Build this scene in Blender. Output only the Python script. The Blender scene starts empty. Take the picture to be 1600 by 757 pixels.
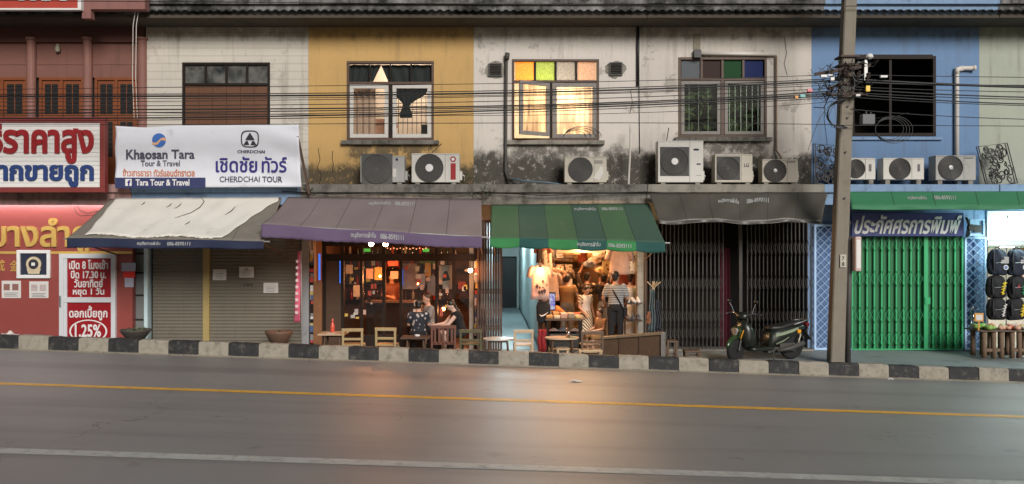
import bpy, bmesh, math, random
from mathutils import Vector, Matrix, Euler
from mathutils.geometry import tessellate_polygon
R = math.radians
PI = math.pi
rnd = random.Random(7)
S = bpy.context.scene
COL = S.collection

# ------------------------------------------------------------------ camera, sky, key light, exposure
CZ, FPX, HOR = 2.46, 1280.0, 378.5
cam = bpy.data.objects.new('camera', bpy.data.cameras.new('camera'))
COL.objects.link(cam)
cam.location = (0, 0, CZ)
cam.rotation_euler = (R(90), 0, 0)
cam.data.lens = 28.8
cam.data.sensor_width = 36
cam.data.clip_end = 500
S.camera = cam
SUN_EL, SUN_AZ = 24.5, 20.0          # street light falls from the right, behind the viewer
world = bpy.data.worlds.new('World')
S.world = world
world.use_nodes = True
nt = world.node_tree
sky = nt.nodes.new('ShaderNodeTexSky')
sky.sky_type = 'NISHITA'
sky.sun_disc = False
sky.sun_elevation = R(SUN_EL)
sky.sun_rotation = R(180 - SUN_AZ)
bg = nt.nodes['Background']
bg.inputs['Strength'].default_value = 0.015
nt.links.new(sky.outputs[0], bg.inputs['Color'])
sl = bpy.data.lights.new('street_light_key', 'SUN')
sl.energy = 2.4
sl.angle = R(24.0)
sl.color = (1.0, 0.955, 0.915)
so = bpy.data.objects.new('street_light_key', sl)
COL.objects.link(so)
so.rotation_euler = (R(90 - SUN_EL), 0, R(SUN_AZ))
S.view_settings.view_transform = 'Standard'
S.view_settings.look = 'None'
S.view_settings.exposure = 0.46
S.view_settings.gamma = 1.0
S.view_settings.use_curve_mapping = False
S.render.engine = 'CYCLES'
S.cycles.use_denoising = True
S.cycles.max_bounces = 6
S.cycles.diffuse_bounces = 3
S.cycles.glossy_bounces = 3
S.cycles.transparent_max_bounces = 8
S.cycles.sample_clamp_indirect = 4.0
S.cycles.caustics_reflective = False
S.cycles.caustics_refractive = False

F = 18.8                              # the facade plane


def X(px, y=F): return (px - 800.0) / FPX * y
def Z(py, y=F): return CZ + (HOR - py) / FPX * y


# ------------------------------------------------------------------ mesh builder
class MB:
    def __init__(s):
        s.v = []; s.f = []; s.m = []; s.mi = 0

    def face(s, pts, mi=None):
        b = len(s.v)
        s.v += [tuple(p) for p in pts]
        s.f.append(tuple(range(b, b + len(pts))))
        s.m.append(s.mi if mi is None else mi)

    def box(s, x0, x1, y0, y1, z0, z1, mi=None, M=None):
        p = [(x0, y0, z0), (x1, y0, z0), (x1, y1, z0), (x0, y1, z0), (x0, y0, z1), (x1, y0, z1), (x1, y1, z1), (x0, y1, z1)]
        if M is not None: p = [tuple(M @ Vector(q)) for q in p]
        b = len(s.v); s.v += p
        for q in ((0, 3, 2, 1), (4, 5, 6, 7), (0, 1, 5, 4), (1, 2, 6, 5), (2, 3, 7, 6), (3, 0, 4, 7)):
            s.f.append(tuple(b + i for i in q)); s.m.append(s.mi if mi is None else mi)
        return s

    def rings(s, rings, cap=True, closed=True, mi=None):
        """loft through rings of equal point count"""
        n = len(rings[0]); b = len(s.v); k = s.mi if mi is None else mi
        for r in rings: s.v += [tuple(p) for p in r]
        for i in range(len(rings) - 1):
            for j in range(n if closed else n - 1):
                j2 = (j + 1) % n
                s.f.append((b + i * n + j, b + i * n + j2, b + (i + 1) * n + j2, b + (i + 1) * n + j)); s.m.append(k)
        if cap:
            s.f.append(tuple(b + j for j in reversed(range(n)))); s.m.append(k)
            s.f.append(tuple(b + (len(rings) - 1) * n + j for j in range(n))); s.m.append(k)
        return s

    def tube(s, pts, r, n=8, cap=True, mi=None):
        pts = [Vector(p) for p in pts]
        rr = r if isinstance(r, (list, tuple)) else [r] * len(pts)
        out = []; up = None
        for i, p in enumerate(pts):
            d = (pts[min(i + 1, len(pts) - 1)] - pts[max(i - 1, 0)])
            if d.length < 1e-9: d = Vector((0, 0, 1))
            d.normalize()
            if up is None:
                up = Vector((0, 0, 1)) if abs(d.z) < 0.9 else Vector((1, 0, 0))
            a = d.cross(up)
            if a.length < 1e-6: a = d.cross(Vector((0, 1, 0)))
            a.normalize(); bb = a.cross(d); up = bb
            out.append([p + (a * math.cos(2 * PI * k / n) + bb * math.sin(2 * PI * k / n)) * rr[i] for k in range(n)])
        return s.rings(out, cap, True, mi)

    def bar(s, p0, p1, w, h, mi=None, up=(0, 0, 1)):
        p0 = Vector(p0); p1 = Vector(p1); d = (p1 - p0).normalized(); u = Vector(up)
        if abs(d.dot(u)) > .98: u = Vector((0, 1, 0))
        a = d.cross(u).normalized() * w / 2; b = a.cross(d).normalized() * h / 2
        return s.rings([[p + a + b, p - a + b, p - a - b, p + a - b] for p in (p0, p1)], True, True, mi)

    def lathe(s, prof, c=(0, 0, 0), n=16, axis='z', cap=True, mi=None):
        c = Vector(c); out = []
        for r, h in prof:
            ring = []
            for k in range(n):
                a = 2 * PI * k / n; u, w = r * math.cos(a), r * math.sin(a)
                ring.append(c + (Vector((u, w, h)) if axis == 'z' else Vector((u, h, w)) if axis == 'y' else Vector((h, u, w))))
            out.append(ring)
        return s.rings(out, cap, True, mi)

    def ball(s, c, r, n=12, sc=(1, 1, 1), mi=None):
        k = max(5, n // 2 + 1)
        out = []
        for i in range(k):
            t = -PI / 2 + PI * (i + .02) / (k - 1 + .04)
            out.append([Vector((c[0] + r * sc[0] * math.cos(t) * math.cos(2 * PI * j / n), c[1] + r * sc[1] * math.cos(t) * math.sin(2 * PI * j / n), c[2] + r * sc[2] * math.sin(t))) for j in range(n)])
        return s.rings(out, True, True, mi)

    def prism(s, poly, y0, y1, mi=None, M=None):
        """poly: (x, z) outline, extruded from y0 to y1"""
        b = len(s.v); n = len(poly); k = s.mi if mi is None else mi
        P = [Vector((x, y0, z)) for x, z in poly] + [Vector((x, y1, z)) for x, z in poly]
        if M is not None: P = [M @ p for p in P]
        s.v += [tuple(p) for p in P]
        tri = tessellate_polygon([[Vector((x, z, 0)) for x, z in poly]])
        for t in tri:
            s.f.append(tuple(b + i for i in t)); s.m.append(k)
            s.f.append(tuple(b + n + i for i in reversed(t))); s.m.append(k)
        for j in range(n):
            j2 = (j + 1) % n
            s.f.append((b + j, b + j2, b + n + j2, b + n + j)); s.m.append(k)
        return s

    def grid(s, fn, nu, nv, mi=None):
        b = len(s.v); k = s.mi if mi is None else mi
        for i in range(nu + 1):
            for j in range(nv + 1): s.v.append(tuple(fn(i / nu, j / nv)))
        for i in range(nu):
            for j in range(nv):
                a = b + i * (nv + 1) + j
                s.f.append((a, a + nv + 1, a + nv + 2, a + 1)); s.m.append(k)
        return s

    def build(s, name, mats, parent=None, smooth=False, local=False, bevel=0, solid=0, origin=None, label=None):
        me = bpy.data.meshes.new(name)
        vs = s.v
        if parent is None and not local:
            if origin is None:
                xs = [p[0] for p in vs]; ys = [p[1] for p in vs]; zs = [p[2] for p in vs]
                origin = ((min(xs) + max(xs)) / 2, (min(ys) + max(ys)) / 2, min(zs))
            vs = [(p[0] - origin[0], p[1] - origin[1], p[2] - origin[2]) for p in vs]
        me.from_pydata(vs, [], s.f)
        mats = mats if isinstance(mats, (list, tuple)) else [mats]
        for m in mats: me.materials.append(m)
        me.polygons.foreach_set('material_index', [min(i, len(mats) - 1) for i in s.m])
        bm = bmesh.new(); bm.from_mesh(me)
        bmesh.ops.recalc_face_normals(bm, faces=bm.faces)
        bm.to_mesh(me); bm.free()
        me.polygons.foreach_set('use_smooth', [smooth] * len(me.polygons))
        o = bpy.data.objects.new(name, me)
        COL.objects.link(o)
        if parent is not None:
            o.parent = parent
            if not local:
                q = parent; off = Vector((0, 0, 0))
                while q is not None: off += q.location; q = q.parent
                o.location = -off
        elif not local: o.location = origin
        if solid:
            md = o.modifiers.new('solid', 'SOLIDIFY'); md.thickness = solid; md.offset = 0
        if bevel:
            md = o.modifiers.new('bevel', 'BEVEL'); md.width = bevel; md.segments = 2; md.limit_method = 'ANGLE'
        if label: o['label'] = label
        return o


def tag(o, label, cat, group=None):
    o['label'] = label; o['category'] = cat
    if group: o['group'] = group
    return o


def thing(name, label, cat, loc=(0, 0, 0), group=None, rz=0):
    o = bpy.data.objects.new(name, None)
    COL.objects.link(o)
    o.empty_display_size = .1
    o.location = loc; o.rotation_euler = (0, 0, rz)
    return tag(o, label, cat, group)


def struct(o, kind='structure'):
    o['kind'] = kind
    return o


def copy_tree(o, parent=None):
    c = o.copy(); COL.objects.link(c)
    if parent is not None:
        c.parent = parent
    for ch in list(o.children): copy_tree(ch, c)
    return c


# ------------------------------------------------------------------ materials
def _n(t, k, **kw):
    n = t.nodes.new(k)
    for a, b in kw.items():
        if a in n.inputs: n.inputs[a].default_value = b
        else: setattr(n, a, b)
    return n


def pos_map(t, scale=(1, 1, 1)):
    g = _n(t, 'ShaderNodeNewGeometry')
    m = _n(t, 'ShaderNodeMapping'); m.inputs['Scale'].default_value = scale
    t.links.new(g.outputs['Position'], m.inputs['Vector'])
    return m.outputs[0]


def noise(t, scale, vec=None, detail=4, rough=.6):
    n = _n(t, 'ShaderNodeTexNoise'); n.inputs['Scale'].default_value = scale
    n.inputs['Detail'].default_value = detail; n.inputs['Roughness'].default_value = rough
    t.links.new(vec if vec is not None else pos_map(t), n.inputs['Vector'])
    return n.outputs['Fac']


def ramp(t, fac, a, b):
    m = _n(t, 'ShaderNodeMapRange'); m.inputs['From Min'].default_value = a; m.inputs['From Max'].default_value = b
    m.clamp = True; m.interpolation_type = 'SMOOTHSTEP'
    t.links.new(fac, m.inputs['Value'])
    return m.outputs['Result']


def math_(t, op, a, b):
    m = _n(t, 'ShaderNodeMath', operation=op)
    for i, q in enumerate((a, b)):
        if isinstance(q, (int, float)): m.inputs[i].default_value = q
        else: t.links.new(q, m.inputs[i])
    return m.outputs[0]


def mixc(t, fac, a, b):
    m = _n(t, 'ShaderNodeMix', data_type='RGBA')
    for k, q in ((0, fac), (6, a), (7, b)):
        if isinstance(q, (int, float)): m.inputs[k].default_value = q
        elif isinstance(q, (tuple, list)): m.inputs[k].default_value = (*q[:3], 1)
        else: t.links.new(q, m.inputs[k])
    return m.outputs[2]


def mat(name, col, rough=.6, metal=0., var=.15, vscale=5., dirt=0., dirtcol=(.03, .027, .022), dscale=2.5, streak=0.,
        bump=0., bscale=60., spec=.5, coat=0., sub=0.):
    m = bpy.data.materials.new(name); m.use_nodes = True; t = m.node_tree
    p = t.nodes['Principled BSDF']
    p.inputs['Roughness'].default_value = rough; p.inputs['Metallic'].default_value = metal
    p.inputs['Specular IOR Level'].default_value = spec
    if coat: p.inputs['Coat Weight'].default_value = coat; p.inputs['Coat Roughness'].default_value = .15
    c = col
    if var:
        c = mixc(t, noise(t, vscale), [min(1, k * (1 - var)) for k in col], [min(1, k * (1 + var)) for k in col])
    if dirt:
        f = ramp(t, noise(t, dscale, detail=8, rough=.7), .62 - .25 * dirt, .78 - .1 * dirt)
        c = mixc(t, math_(t, 'MULTIPLY', f, min(1, .35 + dirt * .6)), c, dirtcol)
    if streak:
        f = ramp(t, noise(t, 3.0, pos_map(t, (3.2, 3.2, .22)), 6, .65), .5, .75)
        c = mixc(t, math_(t, 'MULTIPLY', f, streak), c, dirtcol)
    if isinstance(c, tuple) or isinstance(c, list): p.inputs['Base Color'].default_value = (*c[:3], 1)
    else: t.links.new(c, p.inputs['Base Color'])
    if bump:
        b = _n(t, 'ShaderNodeBump'); b.inputs['Strength'].default_value = bump; b.inputs['Distance'].default_value = .01
        t.links.new(noise(t, bscale, detail=5), b.inputs['Height']); t.links.new(b.outputs[0], p.inputs['Normal'])
    return m


def wall_mat(name, col, mould=.6, z_low=3.7, z_high=4.9, patch=0., lines=0., under=()):
    """old painted render: blotchy paint, rain streaks, black mould creeping up from the ledge and below the sills"""
    m = bpy.data.materials.new(name); m.use_nodes = True; t = m.node_tree
    p = t.nodes['Principled BSDF']; p.inputs['Roughness'].default_value = .75; p.inputs['Specular IOR Level'].default_value = .3
    c = mixc(t, noise(t, 1.1, detail=6), [k * .84 for k in col], [min(1, k * 1.1) for k in col])
    c = mixc(t, math_(t, 'MULTIPLY', ramp(t, noise(t, 14, detail=6, rough=.7), .5, .75), .16), c, [k * .5 for k in col])
    st = ramp(t, noise(t, 2.2, pos_map(t, (2.4, 2.4, .16)), 7, .68), .50, .74)
    c = mixc(t, math_(t, 'MULTIPLY', st, .42), c, (.13, .105, .08))
    s2 = ramp(t, noise(t, 5.0, pos_map(t, (5, 5, .12)), 8, .7), .58, .72)
    c = mixc(t, math_(t, 'MULTIPLY', s2, .38), c, (.07, .06, .05))
    if lines:
        w = _n(t, 'ShaderNodeTexWave', wave_type='BANDS', bands_direction='Z'); w.inputs['Scale'].default_value = 1.75
        w.inputs['Distortion'].default_value = .12
        t.links.new(pos_map(t), w.inputs['Vector'])
        c = mixc(t, math_(t, 'MULTIPLY', ramp(t, w.outputs['Fac'], .9, 1.0), lines), c, [k * .45 for k in col])
    if patch:
        f = ramp(t, noise(t, 1.9, detail=9, rough=.7), .585, .615)
        c = mixc(t, math_(t, 'MULTIPLY', f, patch), c, (.24, .21, .18))
        f = ramp(t, noise(t, 4.5, detail=9, rough=.78), .655, .68)
        c = mixc(t, math_(t, 'MULTIPLY', f, min(1, patch * 1.6)), c, (.09, .08, .065))
    g = _n(t, 'ShaderNodeNewGeometry'); sx = _n(t, 'ShaderNodeSeparateXYZ'); t.links.new(g.outputs['Position'], sx.inputs[0])
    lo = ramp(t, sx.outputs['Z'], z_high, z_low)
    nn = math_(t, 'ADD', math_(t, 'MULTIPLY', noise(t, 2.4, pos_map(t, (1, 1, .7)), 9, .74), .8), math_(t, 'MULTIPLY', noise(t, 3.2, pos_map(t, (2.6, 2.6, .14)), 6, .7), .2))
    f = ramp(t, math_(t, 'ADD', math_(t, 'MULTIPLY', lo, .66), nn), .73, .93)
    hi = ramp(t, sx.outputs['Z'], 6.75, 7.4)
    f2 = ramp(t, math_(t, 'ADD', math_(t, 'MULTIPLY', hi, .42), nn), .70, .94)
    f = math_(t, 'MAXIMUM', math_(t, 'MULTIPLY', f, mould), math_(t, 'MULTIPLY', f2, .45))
    for (xa, xb, zt) in under:        # damp patches that run from a sill down to the ledge
        bx = math_(t, 'MULTIPLY', ramp(t, sx.outputs['X'], xa - .25, xa + .1), ramp(t, sx.outputs['X'], xb + .25, xb - .1))
        bz = math_(t, 'MULTIPLY', ramp(t, sx.outputs['Z'], zt - 1.0, zt - .1), ramp(t, sx.outputs['Z'], zt + .06, zt - .02))
        k = ramp(t, math_(t, 'ADD', math_(t, 'MULTIPLY', math_(t, 'MULTIPLY', bx, bz), .36), noise(t, 3.3, detail=8, rough=.7)), .68, .86)
        f = math_(t, 'MAXIMUM', f, math_(t, 'MULTIPLY', math_(t, 'MULTIPLY', k, bx), .8))
    f = math_(t, 'MULTIPLY', f, math_(t, 'SUBTRACT', 1.0, math_(t, 'MULTIPLY', ramp(t, noise(t, 6.5, detail=9, rough=.8), .54, .62), .72)))
    c = mixc(t, f, c, mixc(t, noise(t, 22, detail=5), (.02, .02, .016), (.085, .075, .055)))
    t.links.new(c, p.inputs['Base Color'])
    b = _n(t, 'ShaderNodeBump'); b.inputs['Strength'].default_value = .35; b.inputs['Distance'].default_value = .012
    t.links.new(math_(t, 'ADD', noise(t, 9, detail=8, rough=.7), math_(t, 'MULTIPLY', f, .8)), b.inputs['Height'])
    t.links.new(b.outputs[0], p.inputs['Normal'])
    return m


def emis(name, col, s):
    m = bpy.data.materials.new(name); m.use_nodes = True
    p = m.node_tree.nodes['Principled BSDF']
    p.inputs['Base Color'].default_value = (*col, 1)
    p.inputs['Emission Color'].default_value = (*col, 1); p.inputs['Emission Strength'].default_value = s
    return m


def glass(name, tint=(1, 1, 1), gloss=.12, rough=.05, dust=0.):
    m = bpy.data.materials.new(name); m.use_nodes = True; t = m.node_tree
    t.nodes.remove(t.nodes['Principled BSDF']); out = t.nodes['Material Output']
    tr = _n(t, 'ShaderNodeBsdfTransparent'); tr.inputs[0].default_value = (*tint, 1)
    gl = _n(t, 'ShaderNodeBsdfGlossy'); gl.inputs['Roughness'].default_value = rough
    mx = _n(t, 'ShaderNodeMixShader'); mx.inputs[0].default_value = gloss
    t.links.new(tr.outputs[0], mx.inputs[1]); t.links.new(gl.outputs[0], mx.inputs[2])
    last = mx.outputs[0]
    if dust:
        df = _n(t, 'ShaderNodeBsdfDiffuse'); df.inputs[0].default_value = (.35, .33, .3, 1)
        m2 = _n(t, 'ShaderNodeMixShader')
        t.links.new(math_(t, 'MULTIPLY', ramp(t, noise(t, 3, detail=6), .3, .8), dust), m2.inputs[0])
        t.links.new(last, m2.inputs[1]); t.links.new(df.outputs[0], m2.inputs[2]); last = m2.outputs[0]
    t.links.new(last, out.inputs[0])
    return m


def frosted(name, col, emboss=0):
    m = bpy.data.materials.new(name); m.use_nodes = True; t = m.node_tree
    t.nodes.remove(t.nodes['Principled BSDF']); out = t.nodes['Material Output']
    tl = _n(t, 'ShaderNodeBsdfTranslucent'); tl.inputs[0].default_value = (*col, 1)
    gl = _n(t, 'ShaderNodeBsdfGlossy'); gl.inputs['Roughness'].default_value = .3
    df = _n(t, 'ShaderNodeBsdfDiffuse'); df.inputs[0].default_value = (*[c * .25 for c in col], 1)
    mx = _n(t, 'ShaderNodeMixShader'); mx.inputs[0].default_value = .06
    m2 = _n(t, 'ShaderNodeMixShader'); m2.inputs[0].default_value = .12
    t.links.new(tl.outputs[0], m2.inputs[1]); t.links.new(df.outputs[0], m2.inputs[2])
    t.links.new(m2.outputs[0], mx.inputs[1]); t.links.new(gl.outputs[0], mx.inputs[2]); t.links.new(mx.outputs[0], out.inputs[0])
    if emboss:
        c = mixc(t, ramp(t, noise(t, emboss, pos_map(t, (2.4, 1, .25) if emboss < 10 else (1, 1, 1)), detail=3), .32, .66), [min(1, k * 1.1) for k in col], [k * .58 for k in col])
        t.links.new(c, tl.inputs[0])
    return m


def point(name, loc, col, w, r=.05):
    l = bpy.data.lights.new(name, 'POINT'); l.color = col; l.energy = w; l.shadow_soft_size = r
    o = bpy.data.objects.new(name, l); o.location = loc; COL.objects.link(o)
    return o


# ------------------------------------------------------------------ lettering: font outlines -> solid raised letters
UP = set('\u0e31\u0e34\u0e35\u0e36\u0e37')
TONE = set('\u0e48\u0e49\u0e4a\u0e4b\u0e4c')


def text_loops(s):
    cu = bpy.data.curves.new('outline', 'FONT'); cu.body = s; cu.size = 1; cu.resolution_u = 3; cu.fill_mode = 'NONE'
    o = bpy.data.objects.new('outline', cu); COL.objects.link(o)
    dg = bpy.context.evaluated_depsgraph_get(); ev = o.evaluated_get(dg); me = ev.to_mesh()
    vs = [(v.co.x, v.co.y) for v in me.vertices]; adj = {}
    for e in me.edges:
        a, b = e.vertices; adj.setdefault(a, []).append(b); adj.setdefault(b, []).append(a)
    seen = set(); loops = []
    for i in range(len(vs)):
        if i in seen or i not in adj: continue
        lp = [i]; seen.add(i); cur = i
        while True:
            nx = [k for k in adj[cur] if k not in seen]
            if not nx: break
            nx = min(nx, key=lambda k: abs(k - cur)); lp.append(nx); seen.add(nx); cur = nx
        if len(lp) > 2: loops.append([vs[k] for k in lp])
    ev.to_mesh_clear(); bpy.data.objects.remove(o); bpy.data.curves.remove(cu)
    return loops


def area(l): return sum(l[i - 1][0] * l[i][1] - l[i][0] * l[i - 1][1] for i in range(len(l))) / 2


def inside(p, l):
    c = False
    for i in range(len(l)):
        (x1, y1), (x2, y2) = l[i - 1], l[i]
        if (y1 > p[1]) != (y2 > p[1]) and p[0] < (x2 - x1) * (p[1] - y1) / (y2 - y1) + x1: c = not c
    return c


def text_polys(s, bold=0.):
    loops = text_loops(s)
    k = 0
    for i, ch in enumerate(s):
        if ch in TONE and i and s[i - 1] in UP:
            a, b = len(text_loops(s[:i])), len(text_loops(s[:i + 1]))
            for j in range(a, min(b, len(loops))): loops[j] = [(x, y + .17) for x, y in loops[j]]
    outs = []
    def within(a, b):
        return all(inside(p, b) for p in a[::max(1, len(a) // 12)])
    loops = [l for l in loops if len(l) > 2]
    for l0 in loops:
        l = l0
        l = [l[i] for i in range(len(l)) if (l[i][0] - l[i - 1][0]) ** 2 + (l[i][1] - l[i - 1][1]) ** 2 > 1e-8]
        if len(l) < 3: continue
        outer = sum(1 for m_ in loops if m_ is not l0 and abs(area(m_)) > abs(area(l)) and within(l, m_)) % 2 == 0
        sg = (1 if area(l) > 0 else -1) * (1 if outer else -1)
        if bold:
            n = len(l); q = []
            for i in range(n):
                ax, ay = l[i][0] - l[i - 1][0], l[i][1] - l[i - 1][1]
                bx, by = l[(i + 1) % n][0] - l[i][0], l[(i + 1) % n][1] - l[i][1]
                la, lb = math.hypot(ax, ay), math.hypot(bx, by)
                nx, ny = ay / la + by / lb, -ax / la - bx / lb
                h = math.hypot(nx, ny)
                if h < .3: q.append(l[i]); continue
                mm = min(1.6, 2 / (h * h) * 1.0) * bold * sg
                q.append((l[i][0] + nx * mm, l[i][1] + ny * mm))
            if not outer and area(q) * area(l) <= 0: continue
            l = q
        outs.append((outer, l))
    polys = []
    for ou, l in outs:
        if ou: polys.append([l])
    for ou, l in outs:
        if not ou:
            c = [p for p in polys if inside(l[0], p[0])]
            if c: min(c, key=lambda p: abs(area(p[0]))).append(l)
    return polys


def letters(mb, s, fn, bold=0., depth=.012, mi=None):
    """fn(u, v, d): u, v in 0..1 over the ink box, d out of the face"""
    P = text_polys(s, bold)
    xs = [q[0] for p in P for l in p for q in l]; ys = [q[1] for p in P for l in p for q in l]
    x0, x1, y0, y1 = min(xs), max(xs), min(ys), max(ys)
    k = mb.mi if mi is None else mi
    for j, p in enumerate(P):
        flat = [q for l in p for q in l]
        d = depth + .0004 * (j % 4)
        b = len(mb.v)
        uv = [((x - x0) / (x1 - x0), (y - y0) / (y1 - y0)) for x, y in flat]
        mb.v += [tuple(fn(u, v, d)) for u, v in uv] + [tuple(fn(u, v, -.002)) for u, v in uv]
        for tr in tessellate_polygon([[Vector((x, y, 0)) for x, y in l] for l in p]):
            mb.f.append(tuple(b + i for i in tr)); mb.m.append(k)
        o = 0; N = len(flat)
        for l in p:
            for i in range(len(l)):
                i2 = (i + 1) % len(l)
                mb.f.append((b + o + i, b + o + i2, b + N + o + i2, b + N + o + i)); mb.m.append(k)
            o += len(l)
    return mb


def flat_text(mb, s, x0, x1, z0, z1, y, bold=0., depth=.012, mi=None):
    return letters(mb, s, lambda u, v, d: (x0 + (x1 - x0) * u, y - d, z0 + (z1 - z0) * v), bold, depth, mi)


def ptext(mb, s, l, t, r, b, y, bold=0., depth=.012, mi=None):
    """text fitted to a box measured on the photograph, on the upright plane at distance y"""
    return flat_text(mb, s, X(l, y), X(r, y), Z(b, y), Z(t, y), y, bold, depth, mi)
# ------------------------------------------------------------------ shared materials
M = {}
def asphalt_mat():
    m = mat('asphalt', (.2, .2, .19), rough=.4, var=0, bump=.5, bscale=120, spec=.5); t = m.node_tree; p = t.nodes['Principled BSDF']
    c = mixc(t, noise(t, .8, detail=5), (.222, .219, .211), (.288, .283, .272))
    w = noise(t, 1.0, pos_map(t, (.035, 1.1, 1)), 4, .55)                      # polish and oil bands along the lanes
    c = mixc(t, math_(t, 'MULTIPLY', ramp(t, w, .50, .68), .45), c, (.142, .139, .132))
    c = mixc(t, math_(t, 'MULTIPLY', ramp(t, noise(t, 60, detail=3, rough=.8), .50, .72), .35), c, (.34, .325, .30))
    c = mixc(t, math_(t, 'MULTIPLY', ramp(t, noise(t, 1.7, detail=8, rough=.7), .60, .70), .5), c, (.13, .122, .11))
    v = _n(t, 'ShaderNodeTexVoronoi', feature='DISTANCE_TO_EDGE'); v.inputs['Scale'].default_value = .33
    g = _n(t, 'ShaderNodeVectorMath', operation='ADD'); n_ = _n(t, 'ShaderNodeTexNoise'); n_.inputs['Scale'].default_value = 2.2; n_.inputs['Detail'].default_value = 6
    t.links.new(pos_map(t), n_.inputs['Vector']); t.links.new(pos_map(t), g.inputs[0]); t.links.new(n_.outputs['Color'], g.inputs[1]); t.links.new(g.outputs[0], v.inputs['Vector'])
    crack = math_(t, 'MULTIPLY', ramp(t, v.outputs['Distance'], .006, .001), ramp(t, noise(t, .35), .5, .6))
    c = mixc(t, math_(t, 'MULTIPLY', crack, .6), c, (.04, .037, .033))
    t.links.new(c, p.inputs['Base Color'])
    r = _n(t, 'ShaderNodeMapRange'); r.inputs['To Min'].default_value = .35; r.inputs['To Max'].default_value = .54; t.links.new(w, r.inputs['Value']); t.links.new(r.outputs['Result'], p.inputs['Roughness'])
    return m
M['asphalt'] = asphalt_mat()
M['gutter'] = mat('gutter_dust', (.46, .41, .32), rough=.9, var=.25, vscale=3, bump=.4, bscale=60)
M['yellow_line'] = mat('yellow_line', (.74, .42, .05), rough=.55, var=.3, vscale=4, dirt=.5, dirtcol=(.2, .15, .08), dscale=9)
M['white_line'] = mat('white_line', (.46, .47, .44), rough=.55, var=.3, vscale=4, dirt=.55, dirtcol=(.16, .15, .14), dscale=9)
M['pavement'] = mat('pavement', (.24, .27, .27), rough=.6, var=.2, vscale=1.6, dirt=.4, dirtcol=(.09, .09, .085), dscale=1.5, bump=.3, bscale=30)
M['kerb_white'] = mat('kerb_white', (.315, .285, .23), rough=.8, var=.25, vscale=5, dirt=.65, dirtcol=(.12, .105, .085), dscale=6, bump=.6, bscale=30)
M['kerb_black'] = mat('kerb_black', (.020, .020, .021), rough=.7, var=.3, vscale=6, dirt=.5, dirtcol=(.16, .15, .125), dscale=6, bump=.6, bscale=30)
M['concrete'] = mat('concrete', (.27, .25, .21), rough=.9, var=.25, vscale=3, dirt=.55, dirtcol=(.035, .033, .026), dscale=2.2, streak=.5, bump=.6, bscale=18)
M['mossy'] = mat('mossy_concrete', (.17, .16, .14), rough=.95, var=.5, vscale=5, dirt=.75, dirtcol=(.018, .019, .014), dscale=2.6, streak=.55, bump=.8, bscale=16)
M['mossy_pale'] = mat('flaking_concrete', (.27, .26, .26), rough=.95, var=.5, vscale=4, dirt=1.25, dirtcol=(.016, .017, .014), dscale=1.5, streak=.75, bump=.8, bscale=16)
M['sheet'] = mat('roof_sheet', (.012, .014, .011), rough=.85, var=.4, vscale=6, dirt=.4)
M['eave'] = mat('eave_render', (.075, .062, .046), rough=.95, var=.3, vscale=2, dirt=.5, dirtcol=(.03, .027, .02), dscale=1.5)
M['pink_concrete'] = mat('pink_concrete', (.40, .24, .22), rough=.9, var=.2, dirt=.65, dirtcol=(.04, .032, .025), dscale=2.4, streak=.6, bump=.4, bscale=20)
M['blue_ledge'] = mat('blue_ledge', (.20, .31, .47), rough=.8, var=.15, dirt=.4, dirtcol=(.05, .05, .05), dscale=3, streak=.35, bump=.3, bscale=20)
M['dark_wood'] = mat('dark_wood', (.018, .012, .009), rough=.6, var=.35, vscale=7, spec=.2)
M['wood_frame'] = mat('wood_frame', (.085, .048, .030), rough=.6, var=.35, vscale=8, dirt=.2)
M['grey_wood'] = mat('grey_wood', (.22, .205, .185), rough=.7, var=.3, vscale=9, dirt=.3, dirtcol=(.07, .06, .05))
M['white_frame'] = mat('white_frame', (.52, .50, .46), rough=.6, var=.12, dirt=.25)
M['pvc'] = mat('pvc_pipe', (.62, .58, .52), rough=.45, var=.08, dirt=.2)
M['pipe_dark'] = mat('pipe_dark', (.06, .055, .05), rough=.6, var=.3)
M['iron'] = mat('iron', (.025, .023, .022), rough=.55, metal=.3, var=.3)
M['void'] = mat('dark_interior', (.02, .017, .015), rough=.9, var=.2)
M['room'] = mat('room_wall', (.52, .47, .40), rough=.9, var=.1, vscale=2)
M['room_brown'] = mat('room_brown', (.11, .065, .045), rough=.8, var=.35, vscale=4)
M['black'] = mat('black', (.012, .012, .012), rough=.5, var=0)
M['glass'] = glass('clear_glass', (.95, .95, .94), .035)
M['dirty_glass'] = glass('dusty_glass', (.7, .72, .7), .12, .12, dust=.5)
M['dark_glass'] = glass('dark_glass', (.80, .86, .80), .05, .06, dust=.03)
M['alu'] = mat('aluminium', (.55, .56, .57), rough=.35, metal=.6, var=.06)
M['chrome'] = mat('chrome', (.75, .75, .76), rough=.15, metal=1, var=0)
M['galv'] = mat('galvanised', (.33, .33, .32), rough=.45, metal=.6, var=.2)
M['paper'] = mat('paper', (.62, .60, .57), rough=.85, var=.06)
M['white'] = mat('white_paint', (.72, .71, .69), rough=.6, var=.05)
M['ink'] = mat('ink', (.025, .022, .03), rough=.6, var=0)
M['gold'] = mat('gold', (.72, .47, .13), rough=.35, metal=.35, var=.1)
M['bulb'] = emis('warm_bulb', (1, .62, .33), 26)
M['bulb_dim'] = emis('amber_bulb', (1, .45, .16), 9)
M['tube_white'] = emis('white_tube', (1, .95, .9), 14)
M['tube_cool'] = emis('cool_tube', (.75, .95, 1), 12)
M['neon_blue'] = emis('blue_neon', (.03, .18, .9), .8)

# ------------------------------------------------------------------ ground, road, kerb, pavement
SL = -.0325
def road_z(x): return .054 + SL * x
KY = 16.0
def kerb_top(x): return .304 + (SL - .0013) * x
RX = 24.0


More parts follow.
